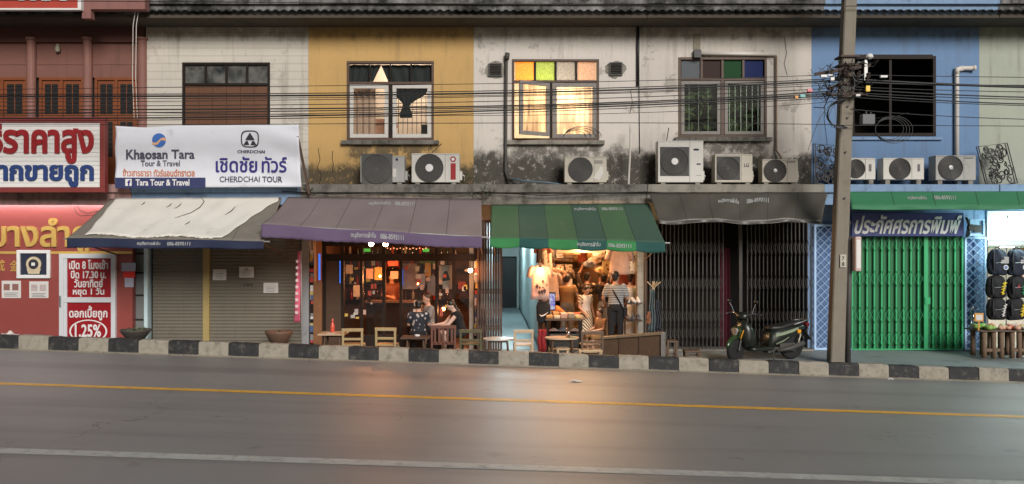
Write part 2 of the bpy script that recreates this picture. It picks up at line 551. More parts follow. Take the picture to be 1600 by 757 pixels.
def sheet(y0, y1, dz, n=24, x0=-RX, x1=RX, wob=0):
    mb = MB()
    return mb.grid(lambda u, v: (x0 + (x1 - x0) * u, y0 + (y1 - y0) * v, road_z(x0 + (x1 - x0) * u) + dz), n, 1)


mb = MB(); mb.face([(-150, -120, -1.2), (150, -120, -1.2), (150, 160, -1.2), (-150, 160, -1.2)])
struct(mb.build('ground', M['gutter']))
struct(sheet(-3.0, KY + .1, 0).build('road', M['asphalt']))
struct(sheet(KY - .22, KY + .05, .004).build('road_gutter', M['gutter']))
struct(sheet(12.36, 12.54, .004).build('yellow_line', M['yellow_line']))
struct(sheet(8.64, 8.85, .004).build('white_line', M['white_line']))
mb = MB()
bl = .587; x = -RX + .26; i = 0
while x < RX:
    xa, xb = x + .004, x + bl - .004
    jy = rnd.uniform(-.006, .006); jz = rnd.uniform(-.008, .008)
    p = []
    for s_ in range(9):
        xx = xa + (xb - xa) * s_ / 8; e_ = .014 if s_ in (0, 8) else 0
        zt = kerb_top(xx) + jz + rnd.uniform(-.006, .004) - e_ * rnd.random(); jy = jy * .5 + rnd.uniform(-.005, .005) + e_ * .5
        p.append([(xx, KY + jy, road_z(xx) - .15), (xx, KY + jy + .012, zt - .03), (xx, KY + jy + .04, zt), (xx, KY + .2, zt), (xx, KY + .2, road_z(xx) - .8)])
    mb.rings(p, True, True, i % 2)
    x += bl; i += 1
struct(mb.build('kerb', [M['kerb_white'], M['kerb_black']]))
mb = MB()
mb.grid(lambda u, v: (-RX + 2 * RX * u, KY + .2 + (30.0 - KY - .2) * v if v else KY + .2, min(0, kerb_top(-RX + 2 * RX * u) - .035) if v == 0 else 0) if v in (0, 1) else
        (-RX + 2 * RX * u, KY + .2 + 1.9 * v, min(0, kerb_top(-RX + 2 * RX * u) - .035) * (1 - v)), 40, 2)
struct(mb.build('pavement', M['pavement']))

# ------------------------------------------------------------------ the row of shophouses
def wall_panel(mb, x0, x1, z0, z1, y, holes=(), depth=.2, mi=None):
    xs = sorted({x0, x1, *[h[0] for h in holes], *[h[1] for h in holes]}); zs = sorted({z0, z1, *[h[2] for h in holes], *[h[3] for h in holes]})
    for i in range(len(xs) - 1):
        for j in range(len(zs) - 1):
            cx, cz = (xs[i] + xs[i + 1]) / 2, (zs[j] + zs[j + 1]) / 2
            if any(h[0] < cx < h[1] and h[2] < cz < h[3] for h in holes): continue
            mb.face([(xs[i], y, zs[j]), (xs[i + 1], y, zs[j]), (xs[i + 1], y, zs[j + 1]), (xs[i], y, zs[j + 1])], mi)
            mb.face([(xs[i], y + depth, zs[j]), (xs[i], y + depth, zs[j + 1]), (xs[i + 1], y + depth, zs[j + 1]), (xs[i + 1], y + depth, zs[j])], mi)
    for (a, b, c, d) in list(holes) + [(x0, x1, z0, z1)]:
        mb.face([(a, y, c), (a, y, d), (a, y + depth, d), (a, y + depth, c)], mi)
        mb.face([(b, y, c), (b, y, d), (b, y + depth, d), (b, y + depth, c)], mi)
        mb.face([(a, y, c), (b, y, c), (b, y + depth, c), (a, y + depth, c)], mi)
        mb.face([(a, y, d), (b, y, d), (b, y + depth, d), (a, y + depth, d)], mi)
    return mb


def room(x0, x1, y0, y1, z0, z1, name, m, parent, front=False):
    mb = MB()
    mb.face([(x0, y1, z0), (x1, y1, z0), (x1, y1, z1), (x0, y1, z1)])
    for xx in (x0, x1): mb.face([(xx, y0, z0), (xx, y1, z0), (xx, y1, z1), (xx, y0, z1)])
    for zz in (z0, z1): mb.face([(x0, y0, zz), (x1, y0, zz), (x1, y1, zz), (x0, y1, zz)])
    return mb.build(name, m, parent)


def frame_rect(mb, x0, x1, z0, z1, y0, y1, w, mi=None):
    mb.box(x0, x1, y0, y1, z0, z0 + w, mi); mb.box(x0, x1, y0, y1, z1 - w, z1, mi)
    mb.box(x0, x0 + w, y0 + .001, y1 - .001, z0 + w, z1 - w, mi); mb.box(x1 - w, x1, y0 + .001, y1 - .001, z0 + w, z1 - w, mi)
    return mb


SOF = 7.39; LT = 3.73
BX = [-16.0, X(228), X(482), X(740), X(1003), X(1268), X(1530), 16.0]
def WX(p): return X(p, F)
def WZ(p): return Z(p, F)
WIN = {1: (285, 422, 98, 222), 2: (542, 678, 96, 220), 3: (800, 936, 93, 220), 4: (1060, 1198, 90, 215), 5: (1330, 1462, 88, 213)}
WIN = {k: (WX(a), WX(b), WZ(d), WZ(c)) for k, (a, b, c, d) in WIN.items()}
def un(k, *more): return [(WIN[k][0], WIN[k][1], WIN[k][2])] + list(more)
WM = [wall_mat('red_render', (.36, .13, .11), mould=.3, z_low=3.5, z_high=4.2),
      wall_mat('cream_render', (.58, .54, .47), mould=.7, z_high=4.7, lines=.35, patch=.25),
      wall_mat('ochre_render', (.54, .345, .13), mould=.9, z_high=4.75, patch=.14, under=un(2)),
      wall_mat('offwhite_render', (.62, .575, .52), mould=.95, z_high=5.25, patch=.5, under=un(3)),
      wall_mat('grey_white_render', (.58, .535, .48), mould=.95, z_high=5.2, patch=.55, under=un(4)),
      wall_mat('blue_render', (.15, .255, .43), mould=.25, z_high=4.3),
      wall_mat('pale_green_render', (.39, .42, .35), mould=.2, z_high=4.2)]
HL = ['dark red shophouse with wooden upstairs doors at the left end', 'cream shophouse with brown shuttered upstairs window above roller shutters',
      'ochre yellow shophouse with a dark bar at street level', 'off white shophouse with lit coloured window above the clothes shop',
      'stained grey white shophouse with green and blue window panes above black folding gates', 'blue shophouse with a bright green folding gate',
      'pale green shophouse at the right end with lit bag shop']
houses = []
for i in range(7):
    x0, x1 = BX[i], BX[i + 1]
    h = thing('shophouse', HL[i], 'shophouse', ((x0 + x1) / 2, F, 0), 'row of two storey shophouses')
    houses.append(h)
    mb = MB()
    holes = [WIN[i]] if i in WIN else []
    if i == 0:
        pass
    else:
        wall_panel(mb, x0 + .001, x1 - .001, 3.3, SOF + .05, F, holes, .2)
        mb.build('wall', WM[i], h)
    # party walls, pillars and lintel at street level
    mb = MB()
    mb.box(x0 - .10, x0 + .10, F + .02, F + .32, -.3, 3.3)
    mb.box(x0 + .1, x1 - .1, F + .03, F + .25, 2.95, 3.3)
    mb.build('pillar', M['concrete'] if i not in (5, 6) else M['blue_ledge'], h)
    # concrete ledge the air conditioners stand on
    lm = [M['pink_concrete'], M['blue_ledge'], M['mossy'], M['mossy'], M['concrete'], M['blue_ledge'], M['blue_ledge']][i]
    lx1 = x1 if i < 6 else x1
    mb = MB()
    yo = 18.0 + (.02 if i % 2 else 0)
    mb.box(x0 + .002, lx1 - .002, yo, F + .02, 3.55, LT)
    mb.box(x0 + .002, lx1 - .002, yo + .07, yo + .2, 3.28, 3.552)
    mb.build('ledge', lm, h, bevel=.012)
    # eave slab, roof sheets and the parapet that sits on the gutter
    ye = 17.94 + (.015 if i % 2 else 0)
    mb = MB(); mb.box(x0 + .002, x1 - .002, ye + .06, F + .02, SOF, SOF + .07)
    mb.build('eave', M['eave'], h)
    mb = MB()
    n = int((x1 - x0) / .045)
    def fnr(u, v, x0=x0, x1=x1, ye=ye, jit=rnd.random()): return (x0 + (x1 - x0) * u, ye - .05 + .9 * v, SOF + .13 + .024 * math.sin((x0 + (x1 - x0) * u) * 2 * PI / .18) + .2 * v)
    mb.grid(fnr, n, 1)
    mb.build('roof', M['sheet'], h, smooth=True, solid=.012)
    mb = MB(); mb.box(x0 + .002, x1 - .002, ye + .02, F + .2, SOF + .30, SOF + 1.0)
    mb.box(x0 + .002, x1 - .002, ye + .10, F + .1, SOF + .07, SOF + .31)
    mb.build('parapet', M['mossy_pale'] if i not in (5,) else M['blue_ledge'], h)
    mb = MB()
    rm = M['room'] if i in (2, 3) else M['void']
    if i: room(x0 + .12, x1 - .12, F + .2, F + 2.6, 3.8, SOF, 'upstairs_room', rm, h)

# ---- window helpers
def pane(x0, x1, z0, z1, y, m, parent, name='pane'):
    mb = MB(); mb.box(x0, x1, y, y + .006, z0, z1); return mb.build(name, m, parent)


def window_base(i, fm, w=.055, split=.725):
    x0, x1, z0, z1 = WIN[i]
    zt = z0 + (z1 - z0) * split
    mb = MB(); frame_rect(mb, x0, x1, z0, z1, F - .02, F + .09, w)
    mb.box(x0 + w, x1 - w, F - .015, F + .085, zt - w / 2, zt + w / 2)
    wdw = mb.build('window', fm, houses[i], bevel=.004)
    return wdw, x0 + w, x1 - w, z0 + w, z1 - w, zt - w / 2, zt + w / 2


def sill(i, m, dx=.1):
    x0, x1, z0, z1 = WIN[i]
    mb = MB(); mb.box(x0 - dx, x1 + dx, F - .11, F - .001, z0 - .10, z0 - .005); mb.build('sill', m, houses[i], bevel=.01)


def mullions(mb, x0, x1, z0, z1, n, w, y0, y1):
    for k in range(1, n):
        xx = x0 + (x1 - x0) * k / n; mb.box(xx - w / 2, xx + w / 2, y0, y1, z0, z1)


# cream house: glazed transom over brown boards
w, a, b, c, d, ta, tb = window_base(1, M['dark_wood'])
for k in (1, 2, 3):
    xx = a + (b - a) * k / 4; mb = MB(); mb.box(xx - .025, xx + .025, F, F + .07, tb, d); mb.build('transom_bar', M['dark_wood'], w)
pane(a, b, tb, d, F + .04, M['dirty_glass'], w)
M['board'] = mat('brown_board', (.125, .050, .022), rough=.55, var=.25, vscale=3)
mb = MB()
for k in range(6):
    xa = a + (b - a) * k / 6; mb.box(xa + .004, xa + (b - a) / 6 - .004, F + .02, F + .05, c, ta)
mb.build('board_shutter', M['board'], w)
mb = MB(); room(a - .02, b + .02, F + .12, F + .3, c, d + .02, 'blind', mat('grey_blind', (.25, .25, .24), var=.2), w)

# ochre house: two white casements, knotted curtain
w, a, b, c, d, ta, tb = window_base(2, M['wood_frame'])
sill(2, M['mossy'], .12)
mid = (a + b) / 2
mb = MB(); mullions(mb, a, b, tb, d, 4, .03, F, F + .07); mb.box(mid - .04, mid + .04, F - .01, F + .08, c, ta); mb.build('mullion', M['dark_wood'], w)
for (p, q) in ((a + .01, mid - .05), (mid + .05, b - .01)):
    mb = MB(); frame_rect(mb, p, q, c + .01, ta - .01, F - .005, F + .045, .085)
    cs = mb.build('casement', M['white_frame'], w, bevel=.004)
    pane(p + .08, q - .08, c + .09, ta - .09, F + .02, M['glass'], cs)
mb = MB()
for k in range(9):
    xx = mid + .07 + (b - mid - .1) * k / 8; mb.box(xx - .006, xx + .006, F + .06, F + .072, c, ta)
for zz in (.3, .6, .9): mb.box(mid, b, F + .058, F + .075, c + zz * (ta - c) - .006, c + zz * (ta - c) + .006)
mb.build('grille', M['iron'], w)
mb = MB()      # valance curtain with a gap left of the middle
M['curtain'] = mat('dark_curtain', (.016, .022, .020), rough=.9, var=.3)
def cur(xl0, xl1, xr0, xr1):
    return lambda u, v: ((xl0 + (xl1 - xl0) * v) * (1 - u) + (xr0 + (xr1 - xr0) * v) * u, F + .14 + .018 * math.sin(u * 26), tb + (d - tb) * v)
g0, g1 = WX(580), WX(606); gm = WX(594)
mb.grid(cur(a - .02, a - .02, g0, gm), 18, 5); mb.grid(cur(g1, gm, b + .03, b + .03), 24, 5)
mb.build('valance_curtain', M['curtain'], w, solid=.006)
mb = MB()
def knot(u, v):
    wv = [.40, .34, .20, .10, .075, .11, .15, .13][min(7, int(v * 7.99))]
    cx = WX(640) - .10 * min(1, v * 1.6)
    return (cx + (u - .5) * 2 * wv, F + .13 + .02 * math.sin(u * 20), WZ(137) - v * .68)
mb.grid(knot, 12, 8); mb.build('knotted_curtain', M['curtain'], w, solid=.01)
M['beige_curtain'] = mat('beige_curtain', (.46, .33, .24), rough=.9, var=.2, vscale=4)
mb = MB(); mb.grid(lambda u, v: (a + .05 + .5 * u, F + .3 + .03 * math.sin(u * 22), c + (ta - c) * v), 30, 1)
mb.build('side_curtain', M['beige_curtain'], w, solid=.006)
mb = MB(); mb.box(WX(566), WX(600), F + .9, F + 1.3, c - .1, WZ(188)); mb.box(WX(556), WX(604), F + 1.0, F + 1.9, WZ(182), WZ(176))
mb.build('cupboard', mat('pinkish_box', (.5, .3, .22), var=.1), w)
mb = MB(); mb.box(WX(655), WX(668), F + .5, F + .8, c, WZ(190)); mb.build('dark_box', M['black'], w)
point('upstairs_lamp', (WX(622), F + 1.3, 6.9), (1, .84, .70), 125, .12)

# off white house: coloured transom, left casement swung out
w, a, b, c, d, ta, tb = window_base(3, M['wood_frame'])
sill(3, M['concrete'], .12)
mid = WX(861)
mb = MB(); mullions(mb, a, b, tb, d, 4, .05, F, F + .07); mb.box(mid - .035, mid + .035, F - .01, F + .08, c, ta); mb.build('mullion', M['dark_wood'], w)
for k, cc in enumerate([(.92, .52, .10), (.46, .56, .19), (.46, .46, .46), (.72, .56, .46)]):
    pa = a + (b - a) * k / 4 + .02
    pane(pa, pa + (b - a) / 4 - .04, tb, d, F + .04, frosted('coloured_glass_%d' % k, cc, 45), w, 'coloured_pane')
M['warm_pane'] = frosted('warm_frosted', (.95, .80, .66), 5)
p, q = mid + .04, b - .005
mb = MB(); frame_rect(mb, p, q, c + .005, ta - .005, F - .01, F + .045, .09); cs = mb.build('casement', M['grey_wood'], w, bevel=.004)
pane(p + .085, q - .085, c + .09, ta - .09, F + .02, M['warm_pane'], cs)
# open leaf turns about its right jamb
hx = mid - .04; Lw = hx - a - .02; ang = R(28)
Mx = Matrix.Translation((hx, F - .02, 0)) @ Matrix.Rotation(ang, 4, 'Z')
mb = MB(); zz0, zz1 = c + .04, ta - .01
for bx_ in ((-Lw, 0, zz0, zz0 + .085), (-Lw, 0, zz1 - .085, zz1), (-Lw, -Lw + .085, zz0 + .085, zz1 - .085), (-.085, 0, zz0 + .085, zz1 - .085)):
    mb.box(bx_[0], bx_[1], -.025, .025, bx_[2], bx_[3], None, Mx)
cs = mb.build('casement', M['grey_wood'], w, bevel=.004)
mb = MB(); mb.box(-Lw + .08, -.08, -.003, .003, zz0 + .08, zz1 - .08, None, Mx); mb.build('pane', M['warm_pane'], cs)
mb = MB()
for k in range(4):
    cx, cz, rr = WX(898 + 4 * k), WZ(214), .22 + .05 * k
    mb.tube([(cx + rr * 1.15 * math.cos(t * PI / 14), F - .03 - .01 * k, cz + rr * .62 * math.sin(t * PI / 14)) for t in range(15)], .007, 5)
mb.build('cable_coil', M['black'], w)
point('upstairs_lamp', (WX(880), F + .75, 5.75), (1, .78, .53), 100, .25)
point('upstairs_lamp', (WX(835), F + .75, 5.9), (1, .78, .53), 95, .25)

# grey white house: dull transom colours, dark glass with plants behind it
w, a, b, c, d, ta, tb = window_base(4, M['wood_frame'])
sill(4, M['mossy'], .1)
mid = (a + b) / 2
mb = MB(); mullions(mb, a, b, tb, d, 4, .05, F, F + .07); mb.box(mid - .04, mid + .04, F - .01, F + .08, c, ta); mb.build('mullion', M['wood_frame'], w)
for k, cc in enumerate([(.10, .11, .12), (.035, .018, .015), (.003, .048, .010), (.004, .014, .085)]):
    pa = a + (b - a) * k / 4 + .02
    pane(pa, pa + (b - a) / 4 - .04, tb, d, F + .04, mat('dull_glass_%d' % k, cc, rough=.5, var=.3, vscale=30, bump=.4, bscale=90, spec=.12), w, 'coloured_pane')
for (p, q) in ((a + .01, mid - .05), (mid + .05, b - .01)):
    mb = MB(); frame_rect(mb, p, q, c + .01, ta - .01, F - .005, F + .045, .075)
    cs = mb.build('casement', M['grey_wood'], w, bevel=.004)
    pane(p + .07, q - .07, c + .08, ta - .08, F + .02, M['dark_glass'], cs)
mb = MB()
for k in range(6):
    xx = mid + .17 + (b - mid - .3) * k / 5; mb.box(xx - .008, xx + .008, F + .05, F + .066, c, ta)
for k in range(4):
    xx = a + .2 + .22 * k; mb.box(xx - .004, xx + .004, F + .05, F + .06, c, ta)
mb.build('grille', M['galv'], w)
mb = MB()
for k in range(130):
    px_, pz_ = rnd.uniform(a, b), c + (ta - c) * rnd.random() ** .8
    L = rnd.uniform(.12, .34); t = rnd.uniform(0, 2 * PI); y_ = F + rnd.uniform(.1, .3)
    dx, dz = L * math.cos(t), L * math.sin(t)
    mb.face([(px_, y_, pz_), (px_ + dx * .5 - dz * .16, y_ - .03, pz_ + dz * .5 + dx * .16), (px_ + dx, y_, pz_ + dz), (px_ + dx * .5 + dz * .16, y_ + .02, pz_ + dz * .5 - dx * .16)])
mb.build('window_plants', mat('window_leaf', (.10, .13, .05), var=.6, vscale=9, rough=.5), w)

# blue house: open dark window
w, a, b, c, d, ta, tb = window_base(5, M['dark_wood'], .07, .999)
mb = MB(); mb.box(WX(1390), WX(1394), F + .02, F + .05, c, d); mb.build('mullion', M['dark_wood'], w)
mb = MB(); mb.box(a - .12, b + .2, F - .06, F - .001, c - .16, c - .10); mb.build('sill', M['blue_ledge'], houses[5])

# red house upstairs: pillars, panels and louvred doors
h = houses[0]
mb = MB(); mb.box(BX[0], BX[1] - .02, F + .125, F + .2, 3.3, SOF + .03); mb.build('wall_backing', M['void'], h)
M['shaded_red_beam'] = mat('shaded_red_beam', (.075, .022, .016), rough=.7, var=.2, dirt=.2)  # red darkened to put the eave's shadow into the beam colour
M['red_panel'] = mat('red_panel', (.19, .082, .062), rough=.75, var=.15, vscale=2, streak=.3, bump=.2)
M['red_column'] = mat('red_column', (.25, .115, .09), rough=.7, var=.15, streak=.35)
M['door_wood'] = mat('orange_door_wood', (.20, .055, .016), rough=.5, var=.25, vscale=4, dirt=.15)
mb = MB(); mb.box(BX[0], BX[1] - .02, F - .06, F + .12, WZ(67), SOF + .03); mb.build('beam', M['shaded_red_beam'], h)
mb = MB(); mb.box(BX[0], BX[1] - .02, F + .03, F + .12, WZ(121), WZ(67))
mb.box(BX[0], BX[1] - .02, F + .018, F + .035, WZ(101), WZ(99)); mb.box(BX[0], BX[1] - .02, F + .015, F + .12, 3.3, WZ(300)); mb.build('wall', M['red_panel'], h)
mb = MB()
for cpx in (50, 138, 223, -45, -130):
    mb.lathe([(.10, 3.5), (.10, WZ(64)), (.13, WZ(63)), (.13, WZ(60))], (WX(cpx), F - .02, 0), 14)
mb.build('column', M['red_column'], h, smooth=False)
def louvre_door(p0, p1):
    x0, x1 = WX(p0), WX(p1); z0, z1 = 3.75, WZ(121)
    mb = MB(); frame_rect(mb, x0, x1, z0, z1, F + .02, F + .08, .06); n = 2
    mb.box((x0 + x1) / 2 - .03, (x0 + x1) / 2 + .03, F + .021, F + .079, z0, z1 - .06)
    mb.box(x0, x1, F + .06, F + .07, z0, z1)
    dr = mb.build('door', M['door_wood'], h)
    for (p, q) in ((x0 + .06, (x0 + x1) / 2 - .03), ((x0 + x1) / 2 + .03, x1 - .06)):
        mb = MB(); ww = q - p
        for s_ in (0, 1):
            xa = p + ww * (.14 + .38 * s_); xb = xa + ww * .32
            for (za, zb) in ((WZ(178), WZ(131)), (WZ(245), WZ(190))):
                mb.box(xa, xb, F + .052, F + .062, za, zb)
                for k in range(7):
                    zz = za + (zb - za) * (k + .5) / 7; mb.box(xa, xb, F + .042, F + .0515, zz - .008, zz + .008, 1)
        mb.build('louvre', [M['black'], M['dark_wood']], dr)
louvre_door(-38, 42); louvre_door(60, 130); louvre_door(147, 214)
mb = MB(); mb.lathe([(.02, 0), (.05, .02), (.055, .10), (.03, .16)], (WX(92), F - .05, WZ(83)), 12); mb.box(WX(90), WX(94), F - .06, F + .03, WZ(73), WZ(70))
mb.build('door_lamp', mat('lamp_metal', (.3, .27, .2), rough=.4), h)
# ------------------------------------------------------------------ street level fronts
def roller(x0, x1, z0, z1, y, m, parent):
    mb = MB(); n = int((z1 - z0) / .076) * 4
    mb.grid(lambda u, v: (x0 + (x1 - x0) * u, y + .014 * abs(math.sin(v * n / 4 * PI)), z0 + (z1 - z0) * v), 1, n)
    mb.box(x0, x1, y - .012, y + .02, z0, z0 + .07)
    return mb.build('roller_shutter', m, parent)


def folding_gate(x0, x1, z0, z1, y, n, parent, mbar, mx, bands, back=None, bw=.028):
    mb = MB(); st = (x1 - x0) / n
    for k in range(n + 1):
        xx = x0 + st * k
        mb.box(xx - bw / 2, xx + bw / 2, y, y + .03, z0 + .03, z1)
    mb.box(x0, x1, y - .012, y + .045, z1, z1 + .06); mb.box(x0, x1, y - .005, y + .05, z0, z0 + .03)
    g = mb.build('folding_gate', mbar, parent)
    for (za, zb) in bands:
        mb = MB()
        for k in range(n):
            xa, xb = x0 + st * k, x0 + st * (k + 1)
            mb.bar((xa, y - .008, za), (xb, y - .008, zb), .005, .016, up=(0, 1, 0)); mb.bar((xa, y - .014, zb), (xb, y - .014, za), .005, .016, up=(0, 1, 0))
        mb.build('cross_bars', mx, g)
    if back:
        mb = MB(); mb.grid(lambda u, v: (x0 + (x1 - x0) * u, y + .05 + .02 * abs(math.sin(u * n * PI)), z0 + .03 + (z1 - z0 - .03) * v), n * 6, 1)
        mb.build('gate_sheet', back, g)
    return g


# ---- gold shop (left end)
h = houses[0]; GY = 18.55
M['gloss_red'] = mat('gloss_red_wall', (.27, .062, .052), rough=.42, var=.12, vscale=2, dirt=.12, spec=.5)
M['gold_shop_band'] = mat('pale_band', (.50, .22, .20), rough=.4, var=.1)
gx1 = X(207, GY)
mb = MB(); mb.box(BX[0], gx1, GY, GY + .15, -.2, 3.4); mb.build('shop_wall', M['gloss_red'], h)
mb = MB(); mb.box(BX[0], gx1, GY - .012, GY - .001, Z(397, GY), Z(393, GY)); mb.build('gold_strip', M['gold'], h)
for ch, (l, t, r, b) in [('成', (-8, 407, 9, 424)), ('發', (18, 407, 31, 424))]:
    pass
mb = MB(); ptext(mb, 'บางลำภู', -14, 341, 141, 400, GY, .022, .05); mb.build('gold_lettering', M['gold'], h)
for s_, l_, r_ in (('成', -6, 8), ('金', 16, 29)):
    mb = MB(); ptext(mb, s_, l_, 407, r_, 424, GY, .0, .02); mb.build('small_gold_lettering', M['gold'], h)
mb = MB(); mb.box(X(208), X(233), F - .06, F - .01, -.1, 3.3); mb.build('side_panel', mat('grey_panel', (.17, .18, .18), rough=.4, dirt=.2), h)
mb = MB()
for yy in (395, 425, 460, 498): mb.box(X(208), X(233), F - .068, F - .055, Z(yy + 3), Z(yy))
mb.build('panel_rail', M['void'], h)
mb = MB(); mb.box(X(232.5), X(238), F - .25, F - .05, -.1, 3.1); mb.build('door_edge', mat('pale_cyan_paint', (.50, .64, .66), rough=.5), h)

# framed emblem, posters, notes
t = thing('framed_emblem', 'white framed dark emblem hanging on the red shop wall', 'framed picture', (X(54, GY), GY - .03, Z(435, GY)))
mb = MB(); frame_rect(mb, X(28, GY), X(80, GY), Z(435, GY), Z(391, GY), GY - .06, GY - .001, .075); mb.build('frame', M['white'], t, bevel=.006)
mb = MB(); mb.box(X(31, GY), X(77, GY), GY - .02, GY - .002, Z(432, GY), Z(394, GY)); mb.build('backing', mat('navy_backing', (.03, .035, .06), rough=.3), t)
mb = MB(); cx, cz = X(54, GY), Z(413, GY); mb.lathe([(.17, 0), (.17, .014), (.12, .02)], (cx, GY - .041, cz), 24, 'y')
mb.prism([(cx - .12, cz - .22), (cx + .12, cz - .22), (cx + .16, cz - .1), (cx - .16, cz - .1)], GY - .037, GY - .021)
mb.build('emblem', mat('cream_gold', (.6, .5, .33), rough=.4), t)
mb = MB(); mb.lathe([(.112, 0), (.112, .006)], (cx, GY - .05, cz), 20, 'y')
mb.build('emblem_ring', M['ink'], t)
mb = MB(); mb.box(cx - .04, cx + .04, GY - .056, GY - .051, cz - .035, cz + .035); mb.build('emblem_centre', M['white'], t)
for (l, tt, r, b, lab) in [(3, 439, 33, 466, 'white notice with two dark pictures on the red wall under gold letters'), (46, 440, 76, 466, 'pale notice with printed lines on the red wall below the framed emblem')]:
    t = thing('notice', lab, 'notice', (X((l + r) / 2, GY), GY - .01, Z(b, GY)), 'notices on the red wall')
    mb = MB(); mb.box(X(l, GY), X(r, GY), GY - .008, GY - .002, Z(b, GY), Z(tt, GY)); mb.build('sheet', M['paper'], t)
    mb = MB()
    for q in (.1, .55):
        xa = X(l + (r - l) * q, GY); mb.box(xa, xa + .14, GY - .0105, GY - .0085, Z(tt + 15, GY), Z(tt + 5, GY))
    mb.build('pictures', mat('notice_print', (.25, .12, .1), var=.5, vscale=25) if l < 10 else mat('pale_print', (.45, .38, .36), var=.4, vscale=25), t)
    mb = MB()
    for q in range(3): mb.box(X(l + 4, GY), X(r - 4 - 3 * (q % 2), GY), GY - .0105, GY - .0085, Z(tt + 19.6 + 2.4 * q, GY), Z(tt + 18.6 + 2.4 * q, GY))
    mb.build('print', M['galv'], t)
t = thing('notice', 'grey notice with a red block taped to the red pillar beside the door', 'notice', (X(201, GY), GY - .01, Z(450, GY)), 'notices on the red wall')
mb = MB(); mb.box(X(190, GY), X(212, GY), GY - .008, GY - .002, Z(424, GY), Z(411, GY)); mb.box(X(195, GY), X(209, GY), GY - .007, GY - .002, Z(449, GY), Z(434.5, GY)); mb.build('sheet', mat('lilac_paper', (.42, .42, .52)), t)
mb = MB(); mb.box(X(193, GY), X(211, GY), GY - .010, GY - .002, Z(434, GY), Z(424.5, GY)); mb.build('red_block', mat('bright_red', (.75, .03, .02)), t)

# aluminium door of the gold shop
D = thing('shop_door', 'aluminium framed door covered with red posters in white Thai writing', 'door', (X(136, GY), GY - .05, 0))
M['poster_red'] = mat('poster_red', (.30, .012, .018), rough=.35, var=.08)
mb = MB(); dy = GY - .09
x0, x1, z1 = X(92, dy), X(180, dy), Z(397, dy)
frame_rect(mb, x0, x1, .0, z1, dy, GY - .003, .10); mb.box(x0 + .1, x1 - .1, dy + .002, GY - .004, Z(473, dy), Z(465, dy)); mb.box(x0 + .10, x0 + .17, dy + .015, GY - .004, .1, z1 - .1)
mb.build('frame', mat('door_frame_white', (.60, .62, .64), rough=.35, var=.05), D, bevel=.005)
py_ = dy + .045
mb = MB(); mb.box(X(101, py_), X(174, py_), py_, py_ + .01, Z(466, py_), Z(402, py_)); mb.build('upper_poster', M['poster_red'], D)
mb = MB(); mb.box(X(101, py_), X(174, py_), py_, py_ + .01, .1, Z(472, py_)); mb.build('lower_poster', M['poster_red'], D)
for s_, l_, t_, r_, b_ in (('เปิด 8 โมงเช้า', 108, 406, 169, 421), ('ปิด 17.30 น.', 111, 423, 166, 435.5), ('วันอาทิตย์', 116, 436, 161, 449.5), ('หยุด 1 วัน', 114, 450, 163, 464), ('ดอกเบี้ยถูก', 108, 478, 168, 501), ('1.25%', 117, 507, 158, 527)):
    mb = MB(); ptext(mb, s_, l_, t_, r_, b_, py_, .025, .006); mb.build('lettering', M['white'], D)
mb = MB(); cx, cz = X(138, py_), Z(518, py_)
mb.rings([[(cx + s_ * .43 * math.cos(k * PI / 20), py_ - d_, cz + (s_ * .43 - .12 * s_) * .85 * math.sin(k * PI / 20)) for k in range(40)] for s_, d_ in ((1, 0), (1, .005), (.91, .006), (.91, 0))], False)
mb.build('oval_ring', M['white'], D)
mb = MB(); mb.box(x0 + .03, x0 + .06, dy - .04, dy, 1.0, 1.25); mb.build('handle', M['chrome'], D)
# lamp tube under the ledge
t = thing('tube_lamp', 'lit fluorescent tube under the ledge above the gold letters', 'lamp', (X(70, 18.3), 18.3, 3.2))
mb = MB(); mb.box(X(-90, 18.3), X(166, 18.3), 18.30, 18.36, 3.35, 3.40); mb.build('housing', M['white'], t)
mb = MB(); mb.tube([(X(-88, 18.3), 18.33, 3.325), (X(164, 18.3), 18.33, 3.325)], .018, 8); mb.build('tube', emis('pinkish_tube', (.95, .95, 1), 34), t)

# ---- cream house: two roller shutters
h = houses[1]; SY = 18.62
M['shutter'] = mat('roller_shutter', (.152, .134, .102), rough=.55, var=.12, vscale=2, dirt=.25, dirtcol=(.09, .075, .06), streak=.3)
roller(X(239, SY), X(318, SY), 0, 3.3, SY, M['shutter'], h); roller(X(328, SY), X(472, SY), 0, 3.3, SY, M['shutter'], h)
mb = MB(); mb.box(X(318, SY) + .002, X(328, SY) - .002, SY - .05, SY + .1, -.1, 3.3); mb.build('post', mat('yellow_post', (.36, .27, .10), rough=.6, dirt=.2), h)
mb = MB(); mb.box(X(472, SY) + .003, X(483, SY), SY - .04, SY + .2, -.1, 3.3); mb.build('corner_post', mat('grey_post', (.26, .27, .28), rough=.7, dirt=.3), h)
for (l, tt, r, b, lab) in [(333, 421, 354, 438, 'plain white notice on the brown shutter nearest the yellow post'), (374, 417, 397, 434, 'pale notice with a printed crest on the brown shutter, highest of three'), (412, 442, 435, 458, 'white notice with lines of print on the brown shutter, lowest of three')]:
    t = thing('notice', lab, 'notice', (X((l + r) / 2, SY), SY - .01, Z(b, SY)), 'notices on the roller shutter')
    mb = MB(); mb.box(X(l, SY), X(r, SY), SY - .018, SY - .013, Z(b, SY), Z(tt, SY)); mb.build('sheet', M['paper'], t)
    mb = MB()
    for q in range(4): mb.box(X(l + 4, SY), X(r - 4 - 2 * (q % 2), SY), SY - .0205, SY - .0185, Z(tt + 7 + 2.4 * q, SY), Z(tt + 6.2 + 2.4 * q, SY))
    if l == 374: mb.box(X(383, SY), X(388, SY), SY - .0205, SY - .0185, Z(423, SY), Z(419, SY))
    mb.build('print', M['galv'], t)
